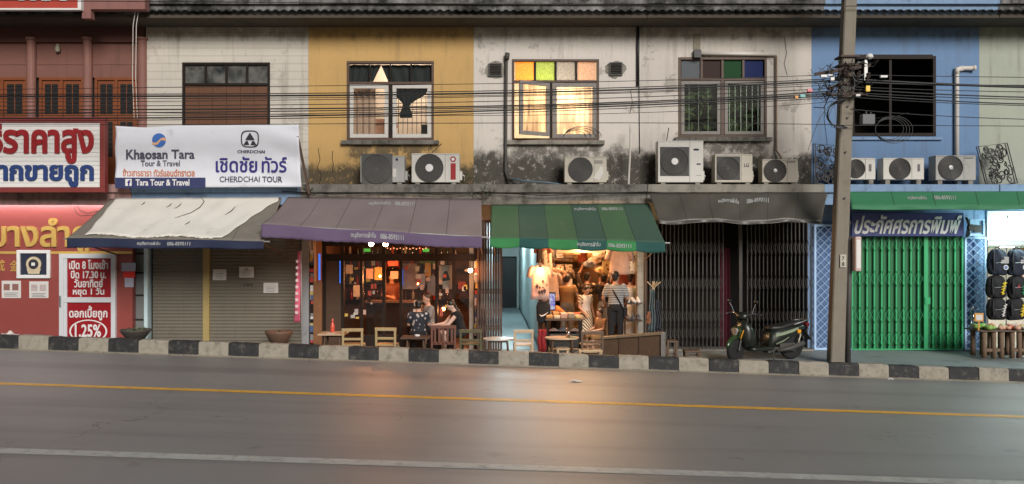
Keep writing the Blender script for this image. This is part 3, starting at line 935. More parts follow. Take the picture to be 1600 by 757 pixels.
mb = MB(); ptext(mb, '191', 381, 444, 394, 447.5, SY - .002, .02, .003); mb.build('stencil_marks', M['ink'], h)

# ---- bar in the ochre house
h = houses[2]
bx0, bx1 = X(483), X(783)
room(bx0 + .05, X(743), F + .16, F + 3.3, 0.001, 2.93, 'bar_room', M['room_brown'], h)
fr = []
mb = MB()
for (l, r) in ((503, 509), (533, 537), (563, 566.5), (597, 602), (624, 628), (680, 684), (707, 711), (740, 746)):
    mb.box(X(l), X(r), F, F + .12, 0, 2.9)
mb.box(X(509), X(740), F - .012, F + .13, Z(408), Z(397)); mb.box(X(503), X(746), F - .01, F + .12, Z(385), 2.95)
for (l, r) in ((566.5, 597), (602, 624), (628, 680), (684, 707)): mb.box(X(l), X(r), F + .005, F + .11, 0, .32)
bf = mb.build('bar_front', M['dark_wood'], h)
mb = MB()
for (l, r) in ((537, 563), (566.5, 597), (628, 680), (684, 707), (711, 740)):
    mb.box(X(l), X(r), F + .05, F + .056, .3, Z(408))
for (l, r) in ((566, 620), (624, 680), (684, 740)): mb.box(X(l), X(r), F + .05, F + .056, Z(397), Z(387))
mb.build('glass', M['glass'], bf)
M['door_plank'] = mat('brown_plank', (.065, .034, .017), rough=.55, var=.35, vscale=6)
mb = MB(); mb.box(X(509), X(533), F + .03, F + .08, 0, Z(408)); mb.build('timber_door', M['door_plank'], bf)
mb = MB(); mb.box(X(490, 18.6), X(503, 18.6), 18.58, 18.66, 0, Z(441, 18.6)); mb.build('timber_panel', mat('orange_plank', (.20, .09, .035), rough=.5, var=.3, vscale=5), h)
# narrow collage of stickers left of the panel and right of the doors
def collage(l, r, t_, b_, y, n, seed, name='sticker_collage'):
    q = random.Random(seed)
    mb = MB(); mb.box(X(l, y), X(r, y), y, y + .03, Z(b_, y), Z(t_, y), 0)
    for k in range(n):
        w_, h_ = q.uniform(.06, .16), q.uniform(.07, .18)
        xx = q.uniform(X(l, y), X(r, y) - .05); zz = q.uniform(Z(b_, y), Z(t_, y) - .12); d_ = .002 + .0012 * k
        mb.box(xx, min(xx + w_, X(r, y)), y - d_, y - d_ + .001, zz, zz + h_, 1 + k % 5)
    return mb.build(name, [M['dark_wood'], M['paper'], mat('st_red', (.42, .05, .04)), mat('st_blue', (.06, .10, .22)), mat('st_yel', (.5, .36, .09)), mat('st_grey', (.2, .2, .2))], houses[2])
collage(483.5, 490, 395, 540, 18.64, 30, 3); collage(741, 748, 405, 530, 18.72, 34, 5)
# inside the bar
BB = F + 3.25
cols = [(.55, .52, .45), (.45, .08, .05), (.55, .38, .08), (.10, .16, .32), (.5, .33, .25), (.08, .22, .10), (.38, .36, .33)]
PM = [mat('poster_%d' % k, c, var=.35, vscale=9 + k) for k, c in enumerate(cols)]
names = ['cream', 'red', 'yellow', 'blue', 'peach', 'green', 'grey']
pl = 0
for (l, t_, r, b_, y, k, lab) in [(628.5, 412, 652, 452, F + .3, 4, 'large peach sheet hanging behind the bar glass'), (686, 415, 706, 452, F + .3, 0, 'tall cream poster with a dark figure behind the bar glass'),
                           (664, 411, 673, 432, F + .5, 2, 'yellow pennant hanging inside the bar'), (655, 404, 681, 412, F + .6, 5, 'green banner strip at the top of the bar glass'),
                           (572, 420, 583, 436, F + 1.6, 4, 'peach card on the bar back wall near the doors'), (585, 418, 597, 438, F + 1.6, 2, 'amber poster on the bar back wall'),
                           (606, 402, 622, 416, F + 1.4, 1, 'red sign above the bar shelves'), (610, 424, 622, 436, F + 1.6, 4, 'small peach card beside the bar shelves'),
                           (650, 428, 664, 450, F + 2.0, 3, 'blue poster deep inside the bar'), (668, 432, 680, 462, F + 2.2, 3, 'dark blue hanging deep inside the bar, by the peach sheet'),
                           (716, 440, 728, 452, F + .8, 1, 'red card behind the right hand bar window'), (540, 414, 551, 428, F + 1.5, 6, 'grey poster behind the left bar window'),
                           (552, 446, 562, 464, F + 1.6, 0, 'cream card low behind the left bar window')]:
    mb = MB(); mb.box(X(l, y), X(r, y), y, y + .012, Z(b_, y), Z(t_, y))
    t = thing('poster', lab, 'poster', (X((l + r) / 2, y), y, Z(b_, y)), 'posters inside the bar')
    mb.build('sheet', PM[k], t)
    if k == 0 and l == 686:
        mb = MB(); cx = X(697, y); mb.prism([(cx - .09, Z(440, y)), (cx + .1, Z(438, y)), (cx + .05, Z(428, y)), (cx + .02, Z(423, y)), (cx - .05, Z(424, y))], y - .004, y - .001)
        mb.build('print', M['ink'], t)
# shelves with bottles
t = thing('bar_shelf', 'dark wooden shelf unit of bottles inside the bar', 'shelf', (X(600, BB), BB - .3, 0))
mb = MB()
for zz in (.9, 1.3, 1.7, 2.1): mb.box(X(545, BB), X(740, BB), BB - .32, BB - .02, zz, zz + .03)
mb.build('boards', M['dark_wood'], t)
BM = [glass('bottle_glass_%d' % k, c, .25, .08) for k, c in enumerate([(.3, .5, .25), (.6, .3, .1), (.8, .8, .75)])] + [mat('bottle_red', (.5, .05, .03), rough=.2), mat('bottle_pale', (.6, .58, .5), rough=.3)]
bp = {}
for k in range(5):
    mb = MB(); mb.lathe([(.034, 0), (.036, .01), (.036, .16), (.014, .21), (.013, .26), (.015, .265)], (0, 0, 0), 10)
    bp[k] = mb.build('bottle', BM[k], None, smooth=True, local=True)
first = {k: True for k in bp}
bl_ = ['green', 'amber', 'clear', 'red', 'white']
for zz in (.93, 1.33, 1.73, 2.13):
    for k in range(15):
        kk = rnd.randrange(5)
        o = bp[kk] if first[kk] else copy_tree(bp[kk]); first[kk] = False
        o.location = (X(550, BB) + .185 * k + rnd.uniform(-.03, .03), BB - .17 + rnd.uniform(-.06, .06), zz + .001)
        tag(o, '%s bottle standing on the shelves inside the bar' % bl_[kk], 'bottle', '%s bottles on the bar shelves' % bl_[kk])
t = thing('bar_counter', 'dark wooden counter inside the bar behind the glass doors', 'counter', (X(600, F + 1.3), F + 1.3, 0))
mb = MB(); mb.box(X(572, F + 1.1), X(650, F + 1.1), F + 1.1, F + 1.5, 0, .98); mb.build('body', M['dark_wood'], t)
mb = MB(); mb.box(X(570, F + 1.1), X(654, F + 1.1), F + 1.05, F + 1.56, .98, 1.03); mb.build('top', M['wood_frame'], t)
# neon tubes
for (p, t_, b_, y, lab) in [(499.5, 397, 438, F + .02, 'blue neon tube on the left post of the bar, longest'), (531.5, 408, 443, F - .02, 'blue neon tube left of the bar timber door edge'), (629.2, 421, 447, F + .2, 'blue neon tube behind the middle bar glass')]:
    mb = MB(); mb.tube([(X(p, y), y - .02, Z(b_, y)), (X(p, y), y - .02, Z(t_, y))], .022 if p < 510 else .010, 8)
    tag(mb.build('neon_tube', M['neon_blue']), lab, 'neon tube')
# bulbs
def bulb(px, py, y, lab, w, r=.05, m='bulb', col=(1, .36, .13), group=None, cord=.35):
    z = Z(py, y); x = X(px, y)
    t = thing('light_bulb', lab, 'light bulb', (x, y, z - r), group)
    mb = MB(); mb.ball((x, y, z), r, 12); mb.build('glass_globe', M[m], t, smooth=True)
    mb = MB(); mb.lathe([(r * .4, r * .85), (r * .4, r * 1.7)], (x, y, z), 10); mb.tube([(x, y, z + r * 1.6), (x, y, z + cord)], .005, 5); mb.build('holder', M['black'], t)
    if w: point('bulb_light', (x, y - r - .05, z - .02), col, w, .06)
    return t
bulb(580, 381, 17.35, 'lit bulb under the purple awning, left of two', 12, .058, group='bulbs under the purple awning')
bulb(602.5, 381.5, 17.35, 'lit bulb under the purple awning, right of two', 12, .058, group='bulbs under the purple awning')
bulb(735, 423, 18.45, 'lit bulb by the sticker strip at the right end of the bar', 15, .05)
bulb(652, 443, F + .9, 'small amber bulb glowing inside the bar', 30, .04, 'bulb_dim')
bulb(594, 432, F + 1.0, 'amber bulb over the counter inside the bar', 45, .03, 'bulb_dim')
bulb(693, 483, F + .35, 'amber table lamp bulb between the seated drinkers', 10, .045, 'bulb_dim', cord=.06)
bulb(712, 400, F + 1.6, 'amber bulb high in the right part of the bar', 34, .04, 'bulb_dim')
q = random.Random(12)
mb = MB()
for k in range(46):
    l_, t_ = q.choice([(538, 562), (567, 596), (629, 678), (685, 706), (712, 739)]), q.uniform(410, 500)
    xx = q.uniform(X(l_[0]), X(l_[1]) - .1); w_, h_ = q.uniform(.04, .12), q.uniform(.04, .13); zz = Z(t_); mb.box(xx, xx + w_, F + .034 - .0002 * k, F + .049, zz, zz + h_, k % 6)
sticks = mb.build('door_stickers', [PM[1], PM[4], PM[6], PM[2], M['dark_wood'], PM[0]], bf); sticks['kind'] = 'stuff'
t = thing('string_lights', 'string of tiny warm lights along the front beam of the bar', 'string lights', (X(640), F - .06, 2.3))
mb = MB(); mb.tube([(X(606 + 5 * k), F - .06, Z(386) - .02 * (k % 2)) for k in range(13)], .004, 4); mb.build('wire', M['black'], t)
mb = MB(); [mb.ball((X(606 + 5 * k), F - .065, Z(386) - .03 - .02 * (k % 2)), .010, 6) for k in range(13)]; lb_ = mb.build('tiny_bulbs', emis('tiny_bulb', (1, .35, .15), 3), t)
# exit style green lamps at the transom
for (p, lab) in ((571, 'small green lit sign over the bar doors, left'), (664, 'small green lit sign over the middle of the bar')):
    mb = MB(); mb.box(X(p - 5), X(p + 5), F + .2, F + .23, Z(394), Z(389)); tag(mb.build('green_light', emis('green_lamp_%d' % p, (.15, .9, .12), .3)), lab, 'light')
# stack of folded gate leaves at the right end of the bar
M['rust_gate'] = mat('rust_gate', (.070, .040, .028), rough=.7, metal=0., var=.3, dirt=.2)
folding_gate(X(747, 18.5), X(783, 18.5), 0, 2.9, 18.5, 9, h, M['rust_gate'], M['rust_gate'], [(.3, .75), (1.1, 1.6), (2.0, 2.5)], None, .044)

# ---- passage and clothes shop in the off white house
h = houses[3]
M['teal'] = mat('passage_teal', (.44, .50, .50), rough=.6, var=.15, dirt=.3, dirtcol=(.1, .12, .12))
M['passage_floor'] = mat('passage_floor', (.30, .36, .38), rough=.35, var=.15, dirt=.2)
mb = MB()
pa, pb = X(770), X(842)
ya, yb = F + .05, F + 11.5
ra, rb = X(842, ya), X(811, yb)
la, lb = X(760, ya), X(772, yb)
mb.face([(ra, ya, 0), (rb, yb, .0), (rb, yb, 2.94), (ra, ya, 2.94)])
mb.face([(la, ya, 0), (lb, yb, .0), (lb, yb, 2.94), (la, ya, 2.94)])
mb.face([(la, ya, 2.94), (lb, yb, 2.94), (rb, yb, 2.94), (ra, ya, 2.94)])
wall_panel(mb, lb, rb, 0, 2.94, yb, [(X(783, yb), X(807.5, yb), .01, Z(401, yb))], .15)
mb.build('passage', M['teal'], h)
mb = MB(); mb.face([(la, ya - .1, .004), (ra, ya - .1, .004), (rb, yb, .004), (lb, yb, .004)]); mb.build('passage_floor', M['passage_floor'], h)
mb = MB(); mb.box(X(780, yb), X(810, yb), yb + .3, yb + .4, 0, 2.6); mb.build('passage_end', M['black'], h)
mb = MB(); mb.grid(lambda u, v: (ra + (rb - ra) * u - .03 * v, ya + (yb - ya) * u, .12 * v + .005), 2, 1); mb.build('skirting', mat('skirting', (.14, .18, .19)), h)
t = thing('tube_lamp', 'cool white tube lamp on the passage ceiling', 'lamp', (X(800, 22.5), 22.5, 2.85))
mb = MB(); mb.tube([(X(812, 21.5), 21.5, 2.86), (X(812, 21.5), 22.7, 2.86)], .018, 8); mb.build('tube', M['tube_cool'], t)
mb = MB(); mb.box(X(812, 21.5) - .03, X(812, 21.5) + .03, 21.5, 22.7, 2.885, 2.935); mb.build('housing', M['white'], t)
point('passage_light', (X(803, 21.5), 21.6, 2.7), (.76, .96, 1), 75, .1)
point('passage_light', (X(797, 26.5), 26.5, 2.7), (.74, .96, 1), 90, .1)

# ------------------------------------------------------------------ people
def remesh(mb, name, m, parent, vox=.014, sm=6, extra=None):
    o = mb.build('tmp_form', m, None, local=True)
    a = o.modifiers.new('r', 'REMESH'); a.mode = 'VOXEL'; a.voxel_size = vox
    b = o.modifiers.new('s', 'SMOOTH'); b.factor = .5; b.iterations = sm
    dg = bpy.context.evaluated_depsgraph_get(); ev = o.evaluated_get(dg); me = ev.to_mesh()
    out = MB(); out.v = [tuple(v.co) for v in me.vertices]; out.f = [tuple(p.vertices) for p in me.polygons]; out.m = [0] * len(out.f)
    ev.to_mesh_clear(); d = o.data; bpy.data.objects.remove(o); bpy.data.meshes.remove(d)
    if extra: extra(out)
    return out.build(name, m, parent, smooth=True, local=True)


STAND = dict(pelvis=(0, 0, .93), chest=(0, 0, 1.24), neck=(0, .005, 1.46), head=(0, -.02, 1.60),
             shL=(.17, 0, 1.40), elL=(.23, .03, 1.12), haL=(.25, -.05, .86), shR=(-.17, 0, 1.40), elR=(-.23, .03, 1.12), haR=(-.25, -.05, .86),
             hipL=(.085, 0, .90), knL=(.095, -.01, .49), anL=(.10, .02, .09), hipR=(-.085, 0, .90), knR=(-.095, -.01, .49), anR=(-.10, .02, .09))


def V(p): return Vector(p)


def torso(mb, J, grow=0., lo=0., hi=1., wl=1.):
    """elliptical rings along pelvis - chest - neck; local -y is the front"""
    P, C, N = V(J['pelvis']), V(J['chest']), V(J['neck'])
    sh = (V(J['shL']) - V(J['shR'])).normalized(); hp = (V(J['hipL']) - V(J['hipR'])).normalized()
    spec = [(-.10, .13, .10), (0, .165, .115), (.22, .15, .10), (.45, .145, .10), (.7, .17, .118), (.88, .175, .10), (.97, .11, .075), (1.0, .06, .06)]
    rings = []
    for t, w, d in spec:
        if t < lo or t > hi: continue
        q = P + (C - P) * (t / .6) if t <= .6 else C + (N - C) * ((t - .6) / .4)
        ax = (hp * (1 - max(0, t)) + sh * max(0, t)).normalized()
        sp = ((C - P) if t < .6 else (N - C)).normalized(); fr = ax.cross(sp).normalized()
        w_ = (w + grow) * wl; d_ = d + grow
        rings.append([q + ax * w_ * math.cos(a) + fr * d_ * math.sin(a) for a in [2 * PI * k / 20 for k in range(20)]])
    mb.rings(rings)


def limb(mb, pts, rr): mb.tube(pts, rr, 10); [mb.ball(p, r, 10) for p, r in zip(pts, rr)]


def face_dir(J):
    d = V(J.get('look', (0, -1, 0))); return d.normalized()


def person(label, loc, rz, pose, skin, hair, clothes, scale=1., hair_long=0., group=None, female=False, shoes=None):
    J = dict(STAND); J.update(pose)
    t = thing('person', label, 'person', loc, group, rz); t.scale = (scale,) * 3
    wl = .9 if female else 1.
    mb = MB(); torso(mb, J, -.01, wl=wl)
    H, N = V(J['head']), V(J['neck']); fd = face_dir(J); upv = (H - N).normalized(); sd = fd.cross(upv).normalized(); fd = upv.cross(sd).normalized()
    mb.tube([N - upv * .06, N + upv * .06, H - upv * .02], [.06, .052, .05], 10)
    def hb(c, r, sc):
        q = MB(); q.ball((0, 0, 0), r, 14, sc)
        mt = Matrix((sd, -fd, upv)).transposed().to_4x4(); mt.translation = c
        b = len(mb.v); mb.v += [tuple(mt @ Vector(p)) for p in q.v]; mb.f += [tuple(i + b for i in f) for f in q.f]; mb.m += q.m
    hb(H + upv * .015, .098, (.80, .98, 1.08)); hb(H + fd * .03 - upv * .055, .062, (.85, .9, .95))
    hb(H + fd * .098 - upv * .018, .017, (.8, 1, 1.5))
    for s in (1, -1): hb(H + sd * .078 * s - upv * .01, .022, (.4, .8, 1.3))
    for s in ('L', 'R'):
        a, e, w = V(J['sh' + s]), V(J['el' + s]), V(J['ha' + s])
        limb(mb, [a, e, w], [.052, .042, .028]); d = (w - e).normalized()
        mb.tube([w - d * .01, w + d * .045, w + d * .085], [.027, .038, .034], 8)
        h_, k, n = V(J['hip' + s]), V(J['kn' + s]), V(J['an' + s])
        limb(mb, [h_, h_ + (k - h_) * .4, k, k + (n - k) * .35, n], [.088, .080, .055, .055, .036])
        ft = V(J.get('toe' + s, n + Vector((0, -.17, -.055)))); mb.tube([n + Vector((0, .03, -.045)), n + (ft - n) * .55 + Vector((0, 0, -.012)), ft], [.040, .042, .026], 8)
    def fingers(out):
        for s in ('L', 'R'):
            e, w = V(J['el' + s]), V(J['ha' + s]); d = (w - e).normalized()
            a = d.cross(Vector((0, 1, 0)))
            a = a.normalized() if a.length > .1 else Vector((1, 0, 0)); c = a.cross(d).normalized()
            for i, L in enumerate((.062, .074, .068, .05)):
                r0 = w + d * .075 + a * (.030 - .020 * i)
                out.tube([r0, r0 + d * L * .55 + c * .006, r0 + d * L + c * .025], [.0095, .0088, .006], 6)
            r0 = w + d * .03 + a * .03; out.tube([r0, r0 + a * .028 + d * .03, r0 + a * .03 + d * .06], [.011, .010, .007], 6)
    remesh(mb, 'body', skin, t, extra=fingers)
    q = MB()
    for s in (1, -1): q.ball(tuple(H + fd * .083 + sd * .033 * s + upv * .012), .010, 8)
    q.tube([tuple(H + fd * .092 + sd * .022 - upv * .062), tuple(H + fd * .097 - upv * .064), tuple(H + fd * .092 - sd * .022 - upv * .062)], .005, 5)
    q.build('eyes', M['ink'], t, local=True)
    mb = MB()
    def hb2(c, r, sc):
        q = MB(); q.ball((0, 0, 0), r, 14, sc); mt = Matrix((sd, -fd, upv)).transposed().to_4x4(); mt.translation = c
        b = len(mb.v); mb.v += [tuple(mt @ Vector(p)) for p in q.v]; mb.f += [tuple(i + b for i in f) for f in q.f]; mb.m += q.m
    hb2(H + upv * .045 - fd * .022, .103, (.86, .95, .95)); hb2(H - fd * .05 - upv * .015, .075, (.95, .7, 1.1))
    if hair_long:
        hb2(H - fd * .06 - upv * (.05 + hair_long * .5), .08, (1.0, .55, 1 + hair_long * 5))
    remesh(mb, 'hair', hair, t, .016, 3)
    for kind, m, *arg in clothes:
        mb = MB()
        if kind == 'shirt':
            torso(mb, J, .016, lo=-.05, hi=.98, wl=wl * 1.02)
            f = arg[0] if arg else .75
            for s in ('L', 'R'):
                a, e, w = V(J['sh' + s]), V(J['el' + s]), V(J['ha' + s])
                if f <= 0: continue
                pts = [a + (a - e).normalized() * .01, a + (e - a) * min(1, f)] + ([e + (w - e) * (f - 1)] if f > 1 else [])
                mb.tube(pts, [.072, .066, .05][:len(pts)], 10); mb.ball(a, .072, 10)
                if f > 1: mb.ball(e, .06, 10)
            remesh(mb, 'shirt', m, t, .016, 5)
        elif kind in ('trousers', 'shorts'):
            torso(mb, J, .018, lo=-.2, hi=.3, wl=wl)
            for s in ('L', 'R'):
                h_, k, n = V(J['hip' + s]), V(J['kn' + s]), V(J['an' + s])
                if kind == 'trousers': limb(mb, [h_, h_ + (k - h_) * .4, k, n + (k - n) * .08], [.105, .098, .075, .062])
                else: limb(mb, [h_, h_ + (k - h_) * .4, h_ + (k - h_) * .95], [.105, .10, .092])
            remesh(mb, kind, m, t, .016, 5)
        elif kind == 'dress':
            torso(mb, J, .016, lo=-.05, hi=.95, wl=wl)
            P = V(J['pelvis']); kz = arg[0] if arg else .5
            rings = [[P + Vector((r * math.cos(a) * 1.1, r * .8 * math.sin(a), -z_)) for a in [2 * PI * k / 20 for k in range(20)]] for z_, r in ((-.06, .165), (.06, .19), (P.z - kz, .24))]
            mb.rings(rings)
            for s in ('L', 'R'): mb.ball(J['sh' + s], .07, 10); mb.tube([V(J['sh' + s]), V(J['sh' + s]).lerp(V(J['el' + s]), .6)], [.068, .062], 10)
            remesh(mb, 'dress', m, t, .018, 5)
        elif kind == 'lap':
            for s in ('L', 'R'):
                h_, k = V(J['hip' + s]), V(J['kn' + s]); limb(mb, [h_, h_ + (k - h_) * .75], [.11, .095])
            torso(mb, J, .018, lo=-.2, hi=.3, wl=wl); remesh(mb, 'skirt', m, t, .018, 5)
        elif kind == 'strap':
            C = V(J['chest'])
            mb.tube([V(J['shL']) + Vector((-.03, .03, .05)), C + Vector((.02, .155, .03)), V(J['pelvis']) + Vector((-.16, .10, .02)), V(J['pelvis']) + Vector((-.18, -.02, -.02))], .014, 6)
            mb.box(-.25, -.17, -.12, .10, J['pelvis'][2] - .16, J['pelvis'][2] + .02); mb.build('shoulder_bag', m, t, local=True)
    return t


SEAT = dict(pelvis=(0, 0, .47), chest=(0, -.03, .78), neck=(0, -.04, 1.0), head=(0, -.07, 1.13), shL=(.17, -.02, .94), shR=(-.17, -.02, .94),
            elL=(.22, -.10, .70), haL=(.12, -.33, .66), elR=(-.22, -.10, .70), haR=(-.12, -.33, .66),
            hipL=(.09, -.02, .46), knL=(.13, -.42, .48), anL=(.12, -.40, .09), hipR=(-.09, -.02, .46), knR=(-.13, -.42, .48), anR=(-.12, -.40, .09))
SK1 = mat('skin_tan', (.40, .22, .14), rough=.5, var=.05); SK2 = mat('skin_warm', (.50, .29, .20), rough=.5, var=.05); SK3 = mat('skin_light', (.60, .40, .31), rough=.5, var=.05)
HR = mat('black_hair', (.012, .009, .008), rough=.4, var=.2); HR2 = mat('brown_hair', (.04, .018, .010), rough=.45, var=.2)


def stripes(name, a, b, sc, dirn='Z', dist=0.):
    m = bpy.data.materials.new(name); m.use_nodes = True; t = m.node_tree; p = t.nodes['Principled BSDF']; p.inputs['Roughness'].default_value = .85
    w = _n(t, 'ShaderNodeTexWave', wave_type='BANDS', bands_direction=dirn); w.inputs['Scale'].default_value = sc; w.inputs['Distortion'].default_value = dist
    t.links.new(pos_map(t), w.inputs['Vector']); t.links.new(mixc(t, ramp(t, w.outputs['Fac'], .4, .6), a, b), p.inputs['Base Color'])
    return m


def spots(name, a, b, sc, lo=.28, hi=.34):
    m = bpy.data.materials.new(name); m.use_nodes = True; t = m.node_tree; p = t.nodes['Principled BSDF']; p.inputs['Roughness'].default_value = .85
    v = _n(t, 'ShaderNodeTexVoronoi'); v.inputs['Scale'].default_value = sc
    t.links.new(pos_map(t), v.inputs['Vector']); t.links.new(mixc(t, ramp(t, v.outputs['Distance'], lo, hi), b, a), p.inputs['Base Color'])
    return m


M['stripe_tee'] = stripes('striped_tee', (.085, .085, .095), (.42, .41, .40), 8)
M['floral'] = spots('floral_shirt', (.016, .02, .03), (.42, .37, .36), 12, .25, .42)
M['floral_dark'] = spots('patterned_shirt', (.05, .03, .02), (.55, .38, .22), 9, .3, .42)
M['tiger'] = stripes('striped_vest', (.70, .58, .42), (.10, .06, .03), 7, 'DIAGONAL', 3)
M['brown_tee'] = mat('brown_tee', (.25, .13, .05), rough=.9, var=.15)
M['grey_cloth'] = mat('grey_cloth', (.17, .16, .15), rough=.9, var=.15)
M['black_cloth'] = mat('black_cloth', (.010, .010, .012), rough=.9, var=.2)
M['pale_cloth'] = mat('pale_cloth', (.48, .46, .43), rough=.9, var=.1)
M['white_cloth'] = mat('white_cloth', (.66, .60, .54), rough=.9, var=.1)

# shoppers
person('person in a brown T-shirt and grey trousers raising a hand to the head', (X(886, 19.9), 19.9, 0), R(168),
       dict(elL=(.34, -.02, 1.50), haL=(.10, .02, 1.66), elR=(-.27, -.03, 1.16), haR=(-.24, -.2, 1.0)), SK2, HR, [('shirt', M['brown_tee'], .55), ('trousers', M['grey_cloth'])], .97)
person('person in a grey striped T-shirt with shoulder bag before the clothes shop', (X(962, 18.45), 18.45, 0), R(172),
       dict(elL=(.27, -.03, 1.15), haL=(.24, -.22, 1.00), elR=(-.26, -.02, 1.13), haR=(-.22, -.20, 1.02), look=(-.5, -1, -.15)), SK1, HR,
       [('shirt', M['stripe_tee'], .8), ('trousers', M['black_cloth']), ('strap', M['black_cloth'])], 1.04)
person('person with brown hair in a long pale dress beside the shoe shelf', (X(985, 19.3), 19.3, 0), R(150),
       dict(elL=(.24, -.06, 1.15), haL=(.16, -.28, 1.08), elR=(-.24, -.06, 1.15), haR=(-.14, -.28, 1.12)), SK2, HR2, [('dress', M['pale_cloth'], .15)], 1.0, female=True)
person('person in a white vest and striped wrap looking down among the clothes', (X(915, 19.2), 19.2, 0), R(30),
       dict(head=(0, -.06, 1.58), look=(0, -1, -.9), elR=(-.22, -.02, 1.12), haR=(-.16, -.2, .95)), SK2, HR, [('dress', M['tiger'], .35), ('shirt', M['white_cloth'], 0)], .84, female=True)
person('person in a patterned shirt reaching up towards the hats in the clothes shop', (X(917, 20.6), 20.6, 0), R(155),
       dict(elL=(.30, -.10, 1.62), haL=(.22, -.24, 1.86), elR=(-.28, -.12, 1.35), haR=(-.24, -.30, 1.5)), SK2, HR, [('shirt', M['floral_dark'], 1.4), ('trousers', M['black_cloth'])], .98, female=True)
person('dark haired person in a black top browsing deep in the clothes shop', (X(944, 20.2), 20.2, 0), R(150), dict(elL=(.26, -.12, 1.20), haL=(.18, -.34, 1.28)), SK2, HR, [('shirt', M['black_cloth'], .9), ('trousers', M['grey_cloth'])], .97, female=True)
person('dark haired person in a dark slate shirt at the left clothes rail', (X(868, 20.6), 20.6, 0), R(120), dict(elR=(-.26, -.14, 1.25), haR=(-.16, -.36, 1.35)), SK1, HR, [('shirt', mat('slate_shirt', (.05, .06, .075), rough=.9), .8), ('trousers', M['black_cloth'])], .98)
sq = dict(SEAT)
person('person crouching on a low stool in front of the clothes racks', (X(940, 19.0), 19.0, -.10), R(-60), {k: v for k, v in sq.items()}, SK2, HR2, [('shirt', mat('tan_top', (.34, .19, .10)), .5), ('shorts', M['brown_tee'])], .80)
# drinkers outside the bar
person('person in a dark floral shirt seated with back to the street at the bar', (X(654, 17.75), 17.75, -.02), R(186), {**SEAT, 'haL': (.08, -.36, .72), 'haR': (-.08, -.36, .72)}, SK2, HR,
       [('shirt', M['floral'], .8), ('shorts', M['black_cloth'])], .98)
person('person in a grey shirt seated facing left behind the floral shirt', (X(672, 18.35), 18.35, .02), R(-70), {**SEAT, 'look': (.2, -1, -.1)}, SK2, HR2,
       [('shirt', mat('grey_shirt', (.19, .175, .165), rough=.9, var=.1), .8), ('trousers', M['black_cloth'])], 1.03)
person('dark haired person in a black dress leaning forward on a seat at the bar', (X(722, 17.9), 17.9, .02), R(-75),
       {**SEAT, 'chest': (0, -.10, .75), 'neck': (0, -.17, .95), 'head': (0, -.24, 1.05), 'shL': (.15, -.14, .89), 'shR': (-.15, -.14, .89), 'elL': (.17, -.34, .66), 'haL': (.06, -.56, .62),
        'elR': (-.18, -.34, .66), 'haR': (-.05, -.58, .64), 'look': (0, -1, -.5)}, SK3, HR, [('shirt', M['black_cloth'], .25), ('lap', M['black_cloth'])], 1.0, .28, female=True)
person('person in a dark rust shirt standing behind the bar counter', (X(612, F + 1.9), F + 1.9, 0), R(20), dict(elR=(-.26, -.12, 1.15), haR=(-.10, -.38, 1.12)), SK2, HR,
       [('shirt', mat('rust_shirt', (.16, .05, .03)), .8), ('trousers', M['black_cloth'])], .98)

# ------------------------------------------------------------------ clothes shop
h = houses[3]
sx0, sx1 = X(846), X(1008)
SB = F + 3.4
room(sx0, sx1, F + .1, SB, .001, 2.94, 'shop_room', mat('shop_wall', (.40, .26, .15), rough=.85, var=.3), h)
mb = MB(); mb.box(X(841), X(847), F - .04, F + .2, 0, 2.94); mb.box(X(1007), X(1011), F - .04, F + .2, 0, 2.94); mb.build('door_jamb', M['wood_frame'], h)
mb = MB(); mb.box(X(872), X(947), F + .25, F + .33, Z(395.5), Z(388)); mb.build('header_board', mat('cream_board', (.62, .50, .32), rough=.6), h)
point('shop_light', (X(905, 20.0), 19.7, 2.72), (1, .62, .33), 135, .10)
point('shop_light', (X(965, 21), 20.9, 2.7), (1, .62, .33), 110, .10)
point('shop_light', (X(868, 20.5), 20.4, 2.7), (1, .62, .33), 70, .10)


bulb(855, 373, 16.9, 'small bulb hanging at the front edge of the green awning', 0, .022, 'bulb', cord=.05)
point('shop_light', (X(915, 17.7), 17.7, 2.62), (1, .60, .30), 58, .06)
point('shop_light', (X(912, 18.95), 19.0, 2.45), (1, .62, .33), 60, .06)
def shirt_mesh(w, hgt, sl, seed, name='shirt'):
    q = random.Random(seed); ph = [q.uniform(0, 6) for _ in range(4)]
    mb = MB(); rings = []
    for k in range(9):
        v = k / 8; ww = w / 2 * (.42 if k == 0 else .92 if k == 1 else 1.0 - .06 * math.sin(v * PI)) * (1 + .05 * v)
        d = .035 + .018 * v
        rings.append([(ww * math.cos(a), d * math.sin(a) * (1 + .45 * math.sin(5 * a + ph[0] + v * 2) * v), -hgt * v * (1 if k > 1 else .55)) for a in [2 * PI * j / 24 for j in range(24)]])
    mb.rings(rings)
    if sl:
        for s in (1, -1):
            mb.tube([(s * w * .36, 0, -.05), (s * w * .5, 0, -.09), (s * (w * .5 + sl * .28), .0, -.09 - sl * .95)], [.055, .06, .062], 10)
    mb.tube([(-w * .3, 0, -.03), (0, 0, .035), (w * .3, 0, -.03)], .008, 5); mb.tube([(0, 0, .03), (0, 0, .08), (.02, 0, .11), (.0, 0, .13)], .004, 5)
    return mb


